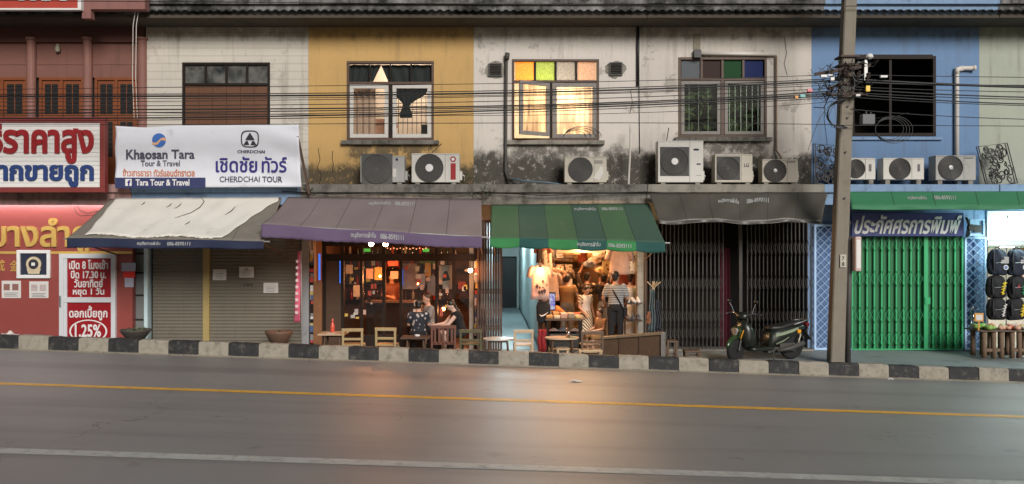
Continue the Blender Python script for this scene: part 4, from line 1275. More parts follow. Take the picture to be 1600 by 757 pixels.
pal = [(.50, .30, .22), (.06, .05, .05), (.42, .22, .08), (.55, .46, .36), (.18, .10, .06), (.36, .09, .05), (.12, .11, .12), (.52, .36, .16), (.07, .10, .12), (.25, .20, .14)]
cn = ['dusty pink', 'black', 'ochre', 'cream', 'brown', 'dark red', 'charcoal', 'mustard', 'slate', 'olive']
CM = [mat('cloth_%d' % k, c, rough=.92, var=.3, vscale=11) for k, c in enumerate(pal)]
CM[3] = spots('cloth_print', (.55, .44, .32), (.22, .10, .05), 14, .2, .4)
CM[7] = spots('cloth_flower', (.50, .34, .14), (.20, .05, .03), 11, .2, .4)
protos = [shirt_mesh(.50, .66, .22, k) for k in range(4)]
pm = {}
def hang(x, y, z, k, s, rz, lab, group, sc=1.0):
    key = (k, s)
    if key not in pm:
        o = protos[s].build('hanging_shirt', CM[k], None, smooth=True, local=True); pm[key] = o
    else:
        o = pm[key].copy(); COL.objects.link(o)
    o.location = (x, y, z); o.rotation_euler = (0, 0, rz); o.scale = (sc,) * 3
    return tag(o, lab, 'shirt', group)
# back wall display, two rows
for r_, zt in ((0, 2.55), (1, 1.78)):
    for k in range(7):
        kk = rnd.randrange(10)
        hang(sx0 + .32 + .36 * k + rnd.uniform(-.04, .04), SB - .12 - .05 * (k % 2), zt + rnd.uniform(-.06, .06), kk, k % 4, rnd.uniform(-.12, .12), '%s shirt hung on the %s row of the clothes shop back wall' % (cn[kk], ('top', 'lower')[r_]), '%s shirts on the %s row of the shop back wall' % (cn[kk], ('top', 'lower')[r_]))
# rails at both side walls
for side, xx in ((0, sx0 + .33), (1, sx1 - .33)):
    t = thing('clothes_rail', 'clothes rail along the %s wall of the clothes shop' % ('left', 'right')[side], 'clothes rail', (xx, F + 1.9, 0))
    mb = MB(); mb.tube([(xx, F + .6, 1.92), (xx, SB - .3, 1.92)], .016, 8); mb.build('rail', M['chrome'], t)
    mb = MB()
    for yy in (F + .7, SB - .4): mb.tube([(xx, yy, 1.92), (xx, yy, 2.93)], .008, 6)
    mb.build('hanger_rod', M['chrome'], t)
    for k in range(3 if side == 0 else 0, 13):
        kk = rnd.randrange(10); yy = F + .7 + .17 * k
        hang(xx, yy, 1.80, kk, k % 4, rnd.uniform(-.15, .15), '%s shirt packed on the rail along the %s wall of the clothes shop' % (cn[kk], ('left', 'right')[side]), '%s shirts on the %s rail' % (cn[kk], ('left', 'right')[side]), 1.05)
# high shirts at the front right and the lit shirt at the front left
hang(X(968, 18.95), 18.95, Z(387, 18.95), 0, 0, .1, 'dusty pink patterned shirt hanging high at the right of the shop opening', None, .95)
hang(X(985, 19.05), 19.05, Z(388, 19.05), 3, 1, -.2, 'cream printed shirt hanging high beside the right door jamb', None, .9)
hang(X(955, 19.4), 19.4, Z(389, 19.4), 7, 2, .1, 'mustard printed shirt hanging high behind the pink patterned shirt', None, .9)
hang(X(848, 18.9), 18.9, Z(383, 18.9), 5, 3, .3, 'dark red shirt hanging at the top left corner of the shop opening', None, .62)
hang(X(856, 18.98), 18.98, Z(390, 18.98), 3, 0, .9, 'cream printed shirt hanging under the header board, left', None, .7)
hang(X(861, 18.9), 18.9, Z(426, 18.9), 0, 1, .7, 'dusty pink shirt behind the lit shirt by the passage', None, 1.0)
t = thing('display_shirt', 'pale pink printed T-shirt on a lit hanger at the left door post of the shop', 'shirt', (X(844, 18.4), 18.4, Z(414, 18.4)))
tee = mat('pale_pink_tee', (.52, .36, .32), rough=.9, var=.15, vscale=8)
shirt_mesh(.40, .78, .20, 2).build('cloth', tee, t, smooth=True, local=True)
mb = MB()
for k in range(9):
    x_, z_ = rnd.uniform(-.1, .16), rnd.uniform(-.64, -.36); w_ = rnd.uniform(.02, .05)
    mb.prism([(x_ - w_, z_), (x_, z_ + w_ * 1.6), (x_ + w_, z_ + .01), (x_ + .01, z_ - w_ * 1.3)], -.082 - .0012 * k, -.080 - .0012 * k)
mb.build('print', M['ink'], t, local=True)
t2 = thing('hanging_bag', 'black cloth bag with a white swoosh mark hanging below the lit shirt', 'bag', (X(849, 18.45), 18.45, Z(505, 18.45)))
mb = MB(); cx = X(849, 18.45); zz0, zz1 = Z(505, 18.45), Z(472, 18.45)
mb.rings([[(cx + w_ * math.cos(a), 18.45 + .07 * math.sin(a), z_) for a in [2 * PI * j / 16 for j in range(16)]] for z_, w_ in ((zz0, .10), (zz0 + .05, .15), (zz1 - .1, .16), (zz1, .13))]); mb.build('body', M['black_cloth'], t2, smooth=True)
mb = MB(); mb.tube([(cx - .09, 18.375, zz0 + .20), (cx - .05, 18.365, zz0 + .16), (cx + .02, 18.362, zz0 + .185), (cx + .10, 18.37, zz0 + .25)], [.004, .014, .012, .002], 6); mb.build('mark', M['white'], t2)
bulb(844, 424, 18.24, 'bright bulb shining in front of the lit shirt collar', 24, .075, 'bulb', cord=.12)
# a dense front row hung from the ceiling and a second one behind it
for r_, (yy, zz) in enumerate(((19.25, 2.78), (20.1, 2.80), (21.0, 2.6))):
    for k in range(9):
        kk = rnd.choice([0, 2, 3, 7, 0, 8, 4, 3, 5]); px = 866 + 15.5 * k + rnd.uniform(-4, 4)
        if r_ == 0 and not (k in (0, 1, 5, 6, 7, 8)): continue
        hang(X(px, yy), yy + rnd.uniform(-.1, .1), zz + rnd.uniform(-.08, .04), kk, k % 4, rnd.uniform(-1.0, 1.0), '%s shirt hung from the ceiling in the %s row of the clothes shop' % (cn[kk], ('front', 'middle', 'rear')[r_]), '%s shirts of the %s ceiling row' % (cn[kk], ('front', 'middle', 'rear')[r_]), rnd.uniform(.7, .95))
# lit screen
t = thing('display_screen', 'small glowing bluish screen beside the lit shirt', 'screen', (X(863, 18.7), 18.7, Z(486, 18.7)))
mb = MB(); mb.box(X(857.5, 18.7), X(868, 18.7), 18.70, 18.73, Z(486, 18.7), Z(457, 18.7)); mb.build('case', M['black'], t)
m_ = bpy.data.materials.new('screen_picture'); m_.use_nodes = True; p_ = m_.node_tree.nodes['Principled BSDF']
c_ = mixc(m_.node_tree, ramp(m_.node_tree, noise(m_.node_tree, 14), .4, .6), (.15, .12, .8), (.75, .8, 1)); m_.node_tree.links.new(c_, p_.inputs['Emission Color']); p_.inputs['Emission Strength'].default_value = .4; p_.inputs['Base Color'].default_value = (.05, .05, .08, 1)
mb = MB(); mb.box(X(858.5, 18.7), X(867, 18.7), 18.692, 18.699, Z(484, 18.7), Z(459, 18.7)); mb.build('picture', m_, t)
# hats
def hat(px, py, y, k, rz, lab):
    z = Z(py, y); mb = MB(); mb.lathe([(.155, 0), (.16, .01), (.09, .02), (.085, .075), (.065, .10), (.02, .105)], (0, 0, 0), 18)
    o = mb.build('hat', CM[k], None, smooth=True, local=True); o.location = (X(px, y), y, z); o.rotation_euler = (R(28), 0, rz); return tag(o, lab, 'hat', 'hats hanging in the clothes shop')
hat(921, 414, 19.6, 1, .1, 'black brimmed hat hanging in the middle of the clothes shop'); hat(937, 425, 19.5, 2, .9, 'ochre hat hanging right of the black hat'); hat(929, 408, 19.9, 4, .2, 'brown hat hanging just above the ochre hat')
# shelf with white stacks
t = thing('wall_shelf', 'shelf unit with stacks of folded white cloth at the back left of the clothes shop', 'shelf', (X(882, F + 1.5), F + 1.5, 1.3))
y_ = F + 1.5; mb = MB()
for k in range(4): mb.box(X(868, y_), X(896, y_), y_, y_ + .35, 1.32 + .36 * k, 1.345 + .36 * k)
mb.build('boards', M['wood_frame'], t)
for k in range(4):
    mb = MB()
    for q in range(2):
        for j in range(4):
            xa = X(869 + 13.5 * q, y_); dz = 1.346 + .36 * k + .048 * j
            mb.box(xa + rnd.uniform(0, .02), xa + .19, y_ + .02, y_ + .3, dz + .002, dz + .046)
    mb.build('folded_stack', CM[3] if k == 1 else M['white_cloth'], t, bevel=.01)
# tables of folded clothes and shoes
def goods_table(px0, px1, y0, y1, z, lab, seed, rows=3):
    q = random.Random(seed); x0, x1 = X(px0, y0), X(px1, y0)
    t = thing('goods_table', lab, 'table', ((x0 + x1) / 2, (y0 + y1) / 2, 0))
    mb = MB(); mb.box(x0, x1, y0, y1, z - .04, z); mb.build('top', M['wood_frame'], t, bevel=.005)
    for (xa, ya) in ((x0 + .05, y0 + .05), (x1 - .05, y0 + .05), (x0 + .05, y1 - .05), (x1 - .05, y1 - .05)):
        mb = MB(); mb.box(xa - .025, xa + .025, ya - .025, ya + .025, 0, z - .04); mb.build('leg', M['dark_wood'], t)
    n = int((x1 - x0) / .17)
    for i in range(n):
        for j in range(rows):
            k = q.choice([0, 2, 3, 7, 5, 0, 9]); hh = q.uniform(.05, .13); xx = x0 + .02 + (x1 - x0 - .04) * i / n; yy = y0 + .02 + (y1 - y0 - .04) * j / rows
            mb = MB(); mb.box(0, .15, 0, (y1 - y0) / rows - .03, 0, hh)
            o = mb.build('folded_garment', CM[k], None, local=True, bevel=.022); o.location = (xx, yy, z + .002); o.rotation_euler = (R(q.uniform(-2, 8)), 0, R(q.uniform(-6, 6)))
            tag(o, '%s folded garment lying on %s' % (cn[k], lab), 'garment', '%s folded garments on %s' % (cn[k], lab))
goods_table(852, 912, 18.3, 18.95, .74, 'the goods table left of the shop entrance', 4)
mb = MB()
for k in range(7): mb.ball((X(862 + 3.4 * k, 18.9), 18.95 + .03 * (k % 3), .80 + .045 * (3 - abs(k - 2))), .10, 10, (1.1, .9, .55))
tag(remesh(mb, 'cloth_heap', mat('orange_cloth', (.55, .17, .03), rough=.9, var=.25), None, .02, 3), 'heap of orange cloth on the back of the goods table', 'cloth')
t = thing('garment_basket', 'black basket of dark clothes under the goods table', 'basket', (X(875, 18.4), 18.4, 0))
mb = MB(); mb.box(X(858, 18.2), X(905, 18.2), 18.2, 18.6, .1, .42); mb.build('box', M['black'], t, bevel=.02)
mb = MB(); mb.grid(lambda u, v: (X(858, 18.2) + .66 * u, 18.2 + .4 * v, .42 + .06 * math.sin(u * 9) * math.sin(v * 5) + .06), 12, 6); mb.build('clothes', CM[6], t, smooth=True)
mb = MB(); mb.grid(lambda u, v: (X(841, 18.2) + .17 * u + .012 * math.sin(v * 9), 18.2 - .02 * math.sin(u * 12), .02 + .50 * v), 12, 8)
tag(mb.build('red_cloth', mat('red_cloth', (.24, .014, .018), rough=.9, var=.2), None, smooth=True, solid=.03), 'red cloth hanging at the foot of the left door post', 'cloth')
t = thing('shoe_shelf', 'open shelf of pale shoes at the right door post of the clothes shop', 'shelf', (X(992, 18.6), 18.6, 0)); y_ = 18.5
mb = MB()
for (a, b, zz) in ((979, 1004, Z(474, y_)), (979, 1004, Z(501, y_)), (979, 1004, Z(525, y_))): mb.box(X(a, y_), X(b, y_), y_, y_ + .4, zz - .03, zz)
mb.build('boards', M['wood_frame'], t)
mb = MB()
for px in (980, 1003): mb.box(X(px, y_) - .015, X(px, y_) + .015, y_ + .36, y_ + .40, 0, Z(468, y_))
mb.build('post', M['dark_wood'], t)
def shoe(px, zz, m, lab, g):
    mb = MB(); mb.rings([[(w_ * math.cos(a), y0, max(0, hh * .5 + hh * .55 * math.sin(a))) for a in [2 * PI * j / 12 for j in range(12)]] for y0, w_, hh in ((-.13, .02, .04), (-.10, .045, .065), (0, .045, .09), (.08, .04, .12), (.13, .03, .12))])
    o = mb.build('shoe', m, None, smooth=True, local=True); o.location = (X(px, y_), y_ + .16, zz + .001); o.rotation_euler = (0, 0, R(rnd.uniform(-15, 15))); tag(o, lab, 'shoe', g)
for k in range(3): shoe(983 + 8 * k, Z(474, y_), M['white_cloth'], 'pale shoe on the top board of the shoe shelf', 'pale shoes on the top board')
for k in range(3): shoe(983 + 8 * k, Z(501, y_), CM[6], 'charcoal shoe on the middle board of the shoe shelf', 'charcoal shoes on the middle board')

# ---- dark folding gates of the grey white house
h = houses[4]
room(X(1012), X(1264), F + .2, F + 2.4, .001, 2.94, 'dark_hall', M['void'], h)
M['steel_gate'] = mat('steel_gate', (.050, .045, .040), rough=.6, metal=.2, var=.2, dirt=.3)
gy = 18.62
BANDS = [(.22, .55), (.62, .95), (1.35, 1.70), (2.15, 2.5)]
folding_gate(X(1016, gy), X(1130, gy), 0, 2.9, gy, 18, h, M['steel_gate'], M['steel_gate'], BANDS, None, .022)
folding_gate(X(1168, gy), X(1268, gy), 0, 2.9, gy, 16, h, M['steel_gate'], M['steel_gate'], BANDS, None, .022)
mb = MB(); mb.box(X(1155, gy), X(1160, gy), gy, gy + .1, 0, 2.95); mb.build('gate_post', M['steel_gate'], h)
mb = MB(); mb.grid(lambda u, v: (X(1131) + .22 * u, F + .28 + .02 * math.sin(u * 20), .02 + 2.3 * v), 20, 1); mb.build('door_curtain', mat('maroon_curtain', (.10, .012, .025), rough=.9), h, solid=.01)
mb = MB(); mb.box(X(1018, gy), X(1268, gy), gy - .14, gy + .35, -.1, .035); mb.build('threshold', M['concrete'], h)

# ---- blue house: green gate, lattice, sign
h = houses[5]; gy = 18.66
M['green_gate'] = mat('green_gate', (.030, .37, .14), rough=.35, var=.12, dirt=.12)
M['green_sheet'] = mat('green_sheet', (.008, .14, .045), rough=.4, var=.15)
folding_gate(X(1332, gy), X(1504, gy), 0, 2.95, gy, 15, h, M['green_gate'], M['green_gate'], [(.1, .42), (.62, .98), (1.45, 1.80), (2.25, 2.6)], M['green_sheet'], .034)
mb = MB(); mb.box(X(1443, gy), X(1449, gy), gy - .03, gy + .02, .03, 2.9); mb.box(X(1444, gy), X(1452, gy), gy - .05, gy - .02, 1.05, 1.2); mb.build('lock_post', M['green_gate'], h)
bbm = mat('blue_backing', (.12, .20, .36), rough=.8, var=.15)
for a_, b_ in ((1270, 1330), (1506, 1541)):
    mb = MB(); mb.box(X(a_), X(b_), F + .06, F + .1, 0, 3.3); mb.build('backing_panel', bbm, h)
M['lattice_blue'] = mat('lattice_blue', (.42, .60, .84), rough=.6, var=.08, dirt=.2)
def lattice(px0, px1, z0, z1, y, lab):
    x0, x1 = X(px0, y), X(px1, y); t = thing('lattice_panel', lab, 'lattice', ((x0 + x1) / 2, y, z0), 'blue lattice panels')
    mb = MB(); frame_rect(mb, x0, x1, z0, z1, y - .02, y + .025, .045); mb.build('frame', M['lattice_blue'], t)
    a0, a1, b0, b1 = x0 + .045, x1 - .045, z0 + .045, z1 - .045
    for s in (1, -1):
        mb = MB(); st = .185; k = a0 - (b1 - b0) if s > 0 else a0
        lo = k
        while lo < a1 + (0 if s > 0 else (b1 - b0)):
            # x = lo + s*(z-b0)
            zA, zB = b0, b1
            if s > 0: zA = max(zA, b0 + a0 - lo); zB = min(zB, b0 + a1 - lo)
            else: zA = max(zA, b0 + lo - a1); zB = min(zB, b0 + lo - a0)
            if zB - zA > .02: mb.bar((lo + s * (zA - b0), y - .006 * s, zA), (lo + s * (zB - b0), y - .006 * s, zB), .010, .048, up=(0, 1, 0))
            lo += st
        mb.build('slats', M['lattice_blue'], t)
lattice(1272, 1331, .0, 2.86, 18.70, 'tall pale blue lattice panel beside the utility pole'); lattice(1507, 1541, .0, 2.58, 18.68, 'narrow pale blue lattice panel between the green gate and the bag shop')
t = thing('shop_sign', 'dark blue sign board with white Thai lettering over the green gate', 'sign', (X(1418, 18.45), 18.5, 2.5))
sy = 18.44; mb = MB(); mb.box(X(1331, sy), X(1506, sy), sy, sy + .06, Z(369.5, sy), Z(333, sy)); mb.build('board', mat('sign_navy', (.018, .032, .17), rough=.4, var=.08), t, bevel=.006)
mb = MB(); letters(mb, 'ประภัศศรการพิมพ์', lambda u, v, d: (X(1336, sy) + (X(1499, sy) - X(1336, sy)) * u + .10 * (v - .4), sy - d, Z(366, sy) + (Z(336, sy) - Z(366, sy)) * v), .026, .014); mb.build('lettering', M['white'], t)
t = thing('meter_box', 'white meter box and cables on the post right of the navy sign', 'meter box', (X(1523, 18.6), 18.6, 2.6))
mb = MB(); frame_rect(mb, X(1514, 18.5), X(1537, 18.5), Z(369, 18.5), Z(343, 18.5), 18.46, 18.58, .03); mb.box(X(1516, 18.5), X(1535, 18.5), 18.50, 18.57, Z(367, 18.5), Z(345, 18.5)); mb.build('box', M['lattice_blue'], t)
mb = MB(); mb.lathe([(.07, 0), (.07, .09), (.04, .11)], (X(1513, 18.5), 18.36, Z(356, 18.5)), 12, 'y'); mb.box(X(1520, 18.5), X(1531, 18.5), 18.44, 18.459, Z(364, 18.5), Z(352, 18.5))
for k in range(4): mb.tube([(X(1505 + k, 18.5), 18.42, Z(340, 18.5)), (X(1509 + 2 * k, 18.5), 18.40, Z(352 + 3 * k, 18.5)), (X(1506 + k, 18.5), 18.43, Z(371, 18.5))], .01, 5)
mb.build('meter', M['black'], t)
# ---- bag shop at the right end
h = houses[6]; x0 = X(1542)
room(x0 + .02, 15.5, F + .25, F + 3, .001, 2.9, 'shop_room', M['room'], h)
mb = MB()
for k in range(6): mb.box(x0, 15.5, F - .02 + .005 * (k % 2), F + .05, Z(376) + .112 * k + .004, Z(376) + .112 * (k + 1))
mb.build('board_cladding', mat('white_boards', (.62, .66, .64), rough=.5, var=.06), h)
mb = MB(); mb.box(x0, 15.5, F - .04, F + .08, Z(384), Z(377)); mb.build('lintel', M['galv'], h)
t = thing('tube_lamp', 'bright tube lamp under the canopy of the bag shop', 'lamp', (X(1600, 18.4), 18.4, 2.95))
mb = MB(); mb.tube([(X(1578, 18.3), 18.3, Z(345, 18.3)), (X(1680, 18.3), 18.3, Z(345, 18.3))], .02, 8); mb.build('tube', emis('bright_tube', (.78, 1, .98), 50), t)
mb = MB(); mb.box(X(1575, 18.3), X(1683, 18.3), 18.28, 18.34, Z(342, 18.3), Z(337, 18.3)); mb.build('housing', M['white'], t)
point('shop_light', (X(1640, 19.9), 19.9, 2.6), (.85, 1, .95), 70, .15)
point('tube_light', (X(1612, 18.0), 17.95, 2.75), (.70, 1, .98), 55, .2)
# rack of six bags
rx0 = X(1545, 18.2)
t = thing('bag_rack', 'metal rack frame behind the stacked black bags', 'rack', (X(1575, 18.3), 18.3, 0))
mb = MB()
for px in (1544, 1573, 1602): mb.tube([(X(px, 18.3), 18.32, 0), (X(px, 18.3), 18.32, Z(386, 18.3))], .012, 6)
for py in (387, 428, 462): mb.tube([(X(1544, 18.3), 18.32, Z(py, 18.3)), (X(1602, 18.3), 18.32, Z(py, 18.3))], .010, 6)
mb.build('frame', M['chrome'], t)
BK = mat('bag_black', (.010, .010, .013), rough=.8, var=.25); BN = mat('bag_navy', (.012, .017, .034), rough=.8, var=.2)
YL = mat('mark_yellow', (.72, .55, .03), rough=.6); GR = mat('mark_green', (.02, .22, .10), rough=.6)
M['grille_dark'] = mat('strap_grey', (.03, .03, .034), rough=.8, var=.2)
def bag(px, py0, py1, y, m, mark, lab):
    z0, z1 = Z(py1, y), Z(py0, y); w = .215; cx = X(px, y)
    t = thing('travel_bag', lab, 'bag', (cx, y, z0), 'six black bags hung on the rack')
    mb = MB(); H_ = (z1 - z0) * .98; q_ = random.Random(int(px) + len(lab)); w *= 1.0; f1, f2 = q_.uniform(0, 6), q_.uniform(0, 6)
    mb.rings([[(cx + .012 * math.sin(z_ * 5 + f1) + w * k_ * (abs(math.cos(a)) ** .8) * (1 if math.cos(a) > 0 else -1), y + .12 * k_ * math.sin(a) + .014 * math.sin(7 * a + z_ * 9 + f2), z0 + z_ * H_ + .012 * math.cos(a + f1)) for a in [2 * PI * j / 32 for j in range(32)]] for z_, k_ in ((0, .70), (.05, .86), (.16, .97), (.35, 1), (.5, .95), (.56, .99), (.72, .94), (.84, .86), (.93, .70), (.98, .5), (1.0, .3))])
    mb.build('body', m, t, smooth=True)
    mb = MB(); mb.tube([(cx - .05, y, z0 + H_ - .01), (cx - .04, y, z1 + .03), (cx + .04, y, z1 + .03), (cx + .05, y, z0 + H_ - .01)], .012, 6); mb.build('handle', m, t)
    mb = MB(); mb.tube([(cx - .12, y - .09, z0 + H_ * .9), (cx - .15, y - .125, z0 + H_ * .6), (cx - .13, y - .12, z0 + H_ * .2)], .014, 6); mb.build('strap', M['grille_dark'], t)
    mb = MB(); mb.tube([(cx - .10, y - .122, z0 + H_ * .47), (cx, y - .134, z0 + H_ * .49), (cx + .10, y - .122, z0 + H_ * .47)], .006, 5); mb.build('zip', M['galv'], t)
    mb = MB(); yy = y - .128
    if mark == 'flag':
        mb.box(cx + .02, cx + .18, yy - .002, yy + .03, z0 + .26, z0 + .40); mb.build('patch', M['white'], t)
        mb = MB(); mb.box(cx + .02, cx + .08, yy - .004, yy - .0025, z0 + .335, z0 + .398); [mb.box(cx + .02 + (.062 if k > 2 else 0), cx + .178, yy - .004, yy - .0025, z0 + .268 + .022 * k, z0 + .278 + .022 * k) for k in range(6)]
        mb.build('patch_stripes', BN, t)
        mb = MB(); mb.lathe([(.055, 0), (.055, .02)], (cx + .12, yy - .001, z0 + .17), 18, 'y'); mb.build('round_badge', M['white'], t)
        mb = MB(); mb.lathe([(.036, 0), (.036, .003)], (cx + .12, yy - .005, z0 + .17), 18, 'y'); mb.build('badge_centre', mat('badge_blue', (.1, .2, .45)), t)
    else:
        base = {'yellow': YL, 'green': GR, 'white': M['white'], 'yellow2': YL}[mark]
        q = random.Random(len(lab)); P = []
        for k in range(14): P.append((cx + .07 + .045 * math.sin(k * 2.2) + .004 * k, yy - .004, z0 + .09 + .021 * k))
        mb.tube(P, [.009 if mark == 'white' else .017] * 14, 5); mb.tube([(cx + .06, yy - .004, z0 + .08), (cx + .14, yy - .004, z0 + .36)], .012, 5)
        mb.build('writing_mark', base, t)
        if mark == 'green':
            mb = MB(); mb.prism([(cx - .06, z0 + .22), (cx + .02, z0 + .24), (cx - .02, z0 + .32)], yy - .003, yy + .01); mb.build('red_tab', M['poster_red'], t)
for i, (px, r_, mk, m, lab) in enumerate([(1558, 0, 'flag', BN, 'navy bag with striped patch and round badge, left of the top row'), (1588, 0, 'flag', BN, 'navy bag with striped patch and round badge, right of the top row'),
        (1556, 1, 'yellow', BK, 'black bag with fat yellow lettering, left of the middle row'), (1588, 1, 'green', BK, 'black bag with green lettering and red tab in the middle row'),
        (1557, 2, 'white', BK, 'black bag with thin white lettering in the bottom row'), (1586, 2, 'yellow2', BK, 'black bag with yellow lettering at the right of the bottom row')]):
    bag(px, (389, 430, 465)[r_], (430, 466, 500)[r_], 18.12, m, mk, lab)
hang(X(1599, 19.4), 19.4, 2.35, 2, 0, .2, 'ochre shirt hanging behind the right bags', None); hang(X(1606, 19.3), 19.3, 1.85, 0, 1, .1, 'dusty pink shirt hanging behind the right bags', None)
# stall table on log stools with small goods
t = thing('stall_table', 'low wooden stall table on log legs in front of the bags', 'table', (X(1580, 17.6), 17.6, 0)); ty = 17.3
mb = MB(); mb.box(X(1532, ty), X(1650, ty), ty, ty + .62, Z(517, ty) - .03, Z(517, ty)); mb.build('top', M['wood_frame'], t, bevel=.008)
LG = mat('log', (.17, .11, .07), rough=.8, var=.35, vscale=8)
for px in (1541, 1556, 1568, 1585, 1596, 1622):
    for yy in (ty + .08, ty + .5):
        mb = MB(); mb.lathe([(.055, 0), (.05, .3), (.052, Z(517, ty) - .032)], (X(px, ty), yy, 0), 10); mb.build('leg', LG, t, smooth=True)
mb = MB()
for (a, b) in ((1541, 1568), (1585, 1622)): mb.box(X(a, ty), X(b, ty), ty + .05, ty + .11, .14, .20)
mb.build('stretcher', LG, t)
gcol = [((.25, .42, .10), 'green'), ((.60, .15, .08), 'red'), ((.62, .35, .25), 'peach'), ((.60, .58, .50), 'white'), ((.55, .45, .08), 'yellow')]
GMt = [mat('trinket_' + n, c, rough=.5, var=.3, vscale=30) for c, n in gcol]
for k in range(44):
    i = min(4, max(0, int(abs(rnd.gauss(k / 9, .8))))); mb = MB(); r = rnd.uniform(.045, .08)
    mb.ball((0, 0, r * .7), r, 10, (1.15, 1, .75)); mb.ball((r * .5, 0, r * 1.1), r * .5, 8)
    o = mb.build('trinket', GMt[i], None, smooth=True, local=True); o.location = (X(1538 + 2.1 * k, ty), ty + rnd.uniform(.06, .5), Z(517, ty) + .002); o.rotation_euler = (0, 0, rnd.random() * 6)
    tag(o, 'small %s trinket on the stall table by the bags' % gcol[i][1], 'trinket', 'small %s trinkets on the stall table' % gcol[i][1])
t = thing('price_card', 'small orange framed card standing at the left end of the stall table', 'card', (X(1532, ty), ty + .1, Z(517, ty)))
mb = MB(); mb.box(X(1525, ty), X(1539, ty), ty + .05, ty + .07, Z(503, ty), Z(490, ty)); mb.box(X(1531, ty), X(1533, ty), ty + .06, ty + .08, Z(518, ty), Z(503, ty)); mb.build('frame', mat('orange_frame', (.62, .30, .05)), t)
mb = MB(); mb.box(X(1527, ty), X(1537, ty), ty + .044, ty + .049, Z(501, ty), Z(492.5, ty)); mb.build('card', M['paper'], t)
mb = MB(); mb.tube([(X(1532, ty), ty + .3, Z(517, ty)), (X(1532, ty), ty + .3, Z(486, ty))], [.05, .045], 10); mb.lathe([(.045, 0), (.02, .05), (.02, .1)], (X(1532, ty), ty + .3, Z(486, ty)), 10)
tag(mb.build('water_bottle', glass('bottle_clear', (.8, .85, .9), .25, .08), smooth=True), 'clear bottle behind the orange framed card', 'bottle')
# ------------------------------------------------------------------ awnings
M['awn_ink'] = mat('awning_print', (.36, .37, .36), rough=.8, var=.3, vscale=30)
SHOPLINE, PHONE = 'อนุชัยการผ้าใบ', '086-8593111'


def awning(label, bl, br, fl, fr, vb, cloth, vcloth, stripes_n=0, sag=.05, scal=.012, scn=22, texts=(), arms=True, seed=1, wr=.012, ends=True):
    """bl, br: back corners, fl, fr: front corners (world); vb: valance drop at left and right"""
    bl, br, fl, fr = map(Vector, (bl, br, fl, fr)); q = random.Random(seed); ph = [q.uniform(0, 6) for _ in range(5)]
    t = thing('awning', label, 'awning', tuple((bl + br) / 2), 'awnings over the shopfronts')
    def top(u, v):
        p = (bl + (br - bl) * u) * (1 - v) + (fl + (fr - fl) * u) * v
        p.z -= sag * math.sin(PI * v) * (.8 + .2 * math.sin(u * 9 + ph[0])) + wr * math.sin(u * 31 + ph[1] + 2.5 * v) * math.sin(PI * v) + wr * .8 * math.sin(u * 13 + ph[2] - 5 * v) * v
        return p
    n = 96
    mb = MB()
    if stripes_n:
        b0 = len(mb.f); mb.grid(top, n, 14); mb.m = [(int((f // 14) / n * stripes_n) % 2) for f in range(len(mb.f))]
    else: mb.grid(top, n, 14)
    if ends:
        for u in (0, 1):
            a, b = (bl, fl) if u == 0 else (br, fr)
    mb.build('canopy', cloth, t, smooth=True, solid=.006)
    sm_ = mat('seam_thread', (.06, .055, .05), rough=.9, var=.3)
    for k in range(1, 6):
        mb = MB(); mb.tube([top(k / 6 + .004 * (k % 2), v / 10) + Vector((0, -.003, .005)) for v in range(11)], .0045, 4); mb.build('seam', sm_, t)
    def val(u, v):
        p = top(u, 1.0); d = vb[0] + (vb[1] - vb[0]) * u
        return Vector((p.x, p.y - .012 - .03 * math.sin(u * 25 + ph[3]) * v - .02 * v, p.z - d * v - scal * abs(math.sin(u * scn * PI)) * v))
    mb = MB(); mb.grid(val, 132, 5)
    if stripes_n: mb.m = [(int((f // 5) / 132 * stripes_n) % 2) for f in range(len(mb.f))]
    mb.build('valance', vcloth, t, smooth=True, solid=.005)
    if arms:
        mb = MB(); mb.tube([top(-.02, 1) + Vector((0, .02, -.01)), top(1.03, 1) + Vector((0, .02, -.01))], .018, 8); mb.build('front_bar', M['galv'], t)
        for u in (.015, .985):
            mb = MB(); a = top(u, 1) + Vector((0, .03, -.03)); b = Vector((a.x, 18.5, a.z - .35)); mb.tube([a, b], .016, 6); mb.build('arm', M['rust_gate'], t)
    for (kind, s, u0, u1, v0, v1) in texts:
        mb = MB()
        if kind == 'top':
            def fn(u, v, d):
                uu = u0 + (u1 - u0) * u; vv = v1 + (v0 - v1) * v; p = top(uu, vv)
                nrm = (top(uu + .01, vv) - p).cross(top(uu, vv - .03) - p).normalized()
                return p + nrm * (d + .004)
        else:
            def fn(u, v, d):
                p = val(u0 + (u1 - u0) * u, v1 + (v0 - v1) * v); return p + Vector((0, -d - .005, 0))
        letters(mb, s, fn, .02, .004); mb.build('lettering', M['awn_ink'], t)
    return t, top


yb, yf = 18.02, 16.45
M['purple'] = mat('dusty_purple', (.205, .165, .165), rough=.85, var=.12, vscale=1.5, dirt=.25, dirtcol=(.22, .19, .16), dscale=1.2, streak=.12)
M['purple_val'] = mat('purple_valance', (.125, .085, .155), rough=.85, var=.12)
awning('dusty purple awning over the bar', (X(450, yb), yb, Z(308, yb)), (X(752, yb), yb, Z(311, yb)), (X(409, yf), yf, Z(351, yf)), (X(753, yf), yf, Z(371, yf)), (.26, .22), M['purple'], M['purple_val'],
       texts=[('top', SHOPLINE, .43, .54, .10, .22), ('top', PHONE, .56, .66, .10, .20), ('val', SHOPLINE, .405, .52, .15, .7), ('val', PHONE, .54, .645, .22, .66)], seed=4, wr=.013)
M['old_awn'] = mat('old_brown_awning', (.19, .17, .14), rough=.85, var=.2, dirt=.3)
M['navy_val'] = mat('navy_valance', (.014, .021, .055), rough=.8, var=.2)
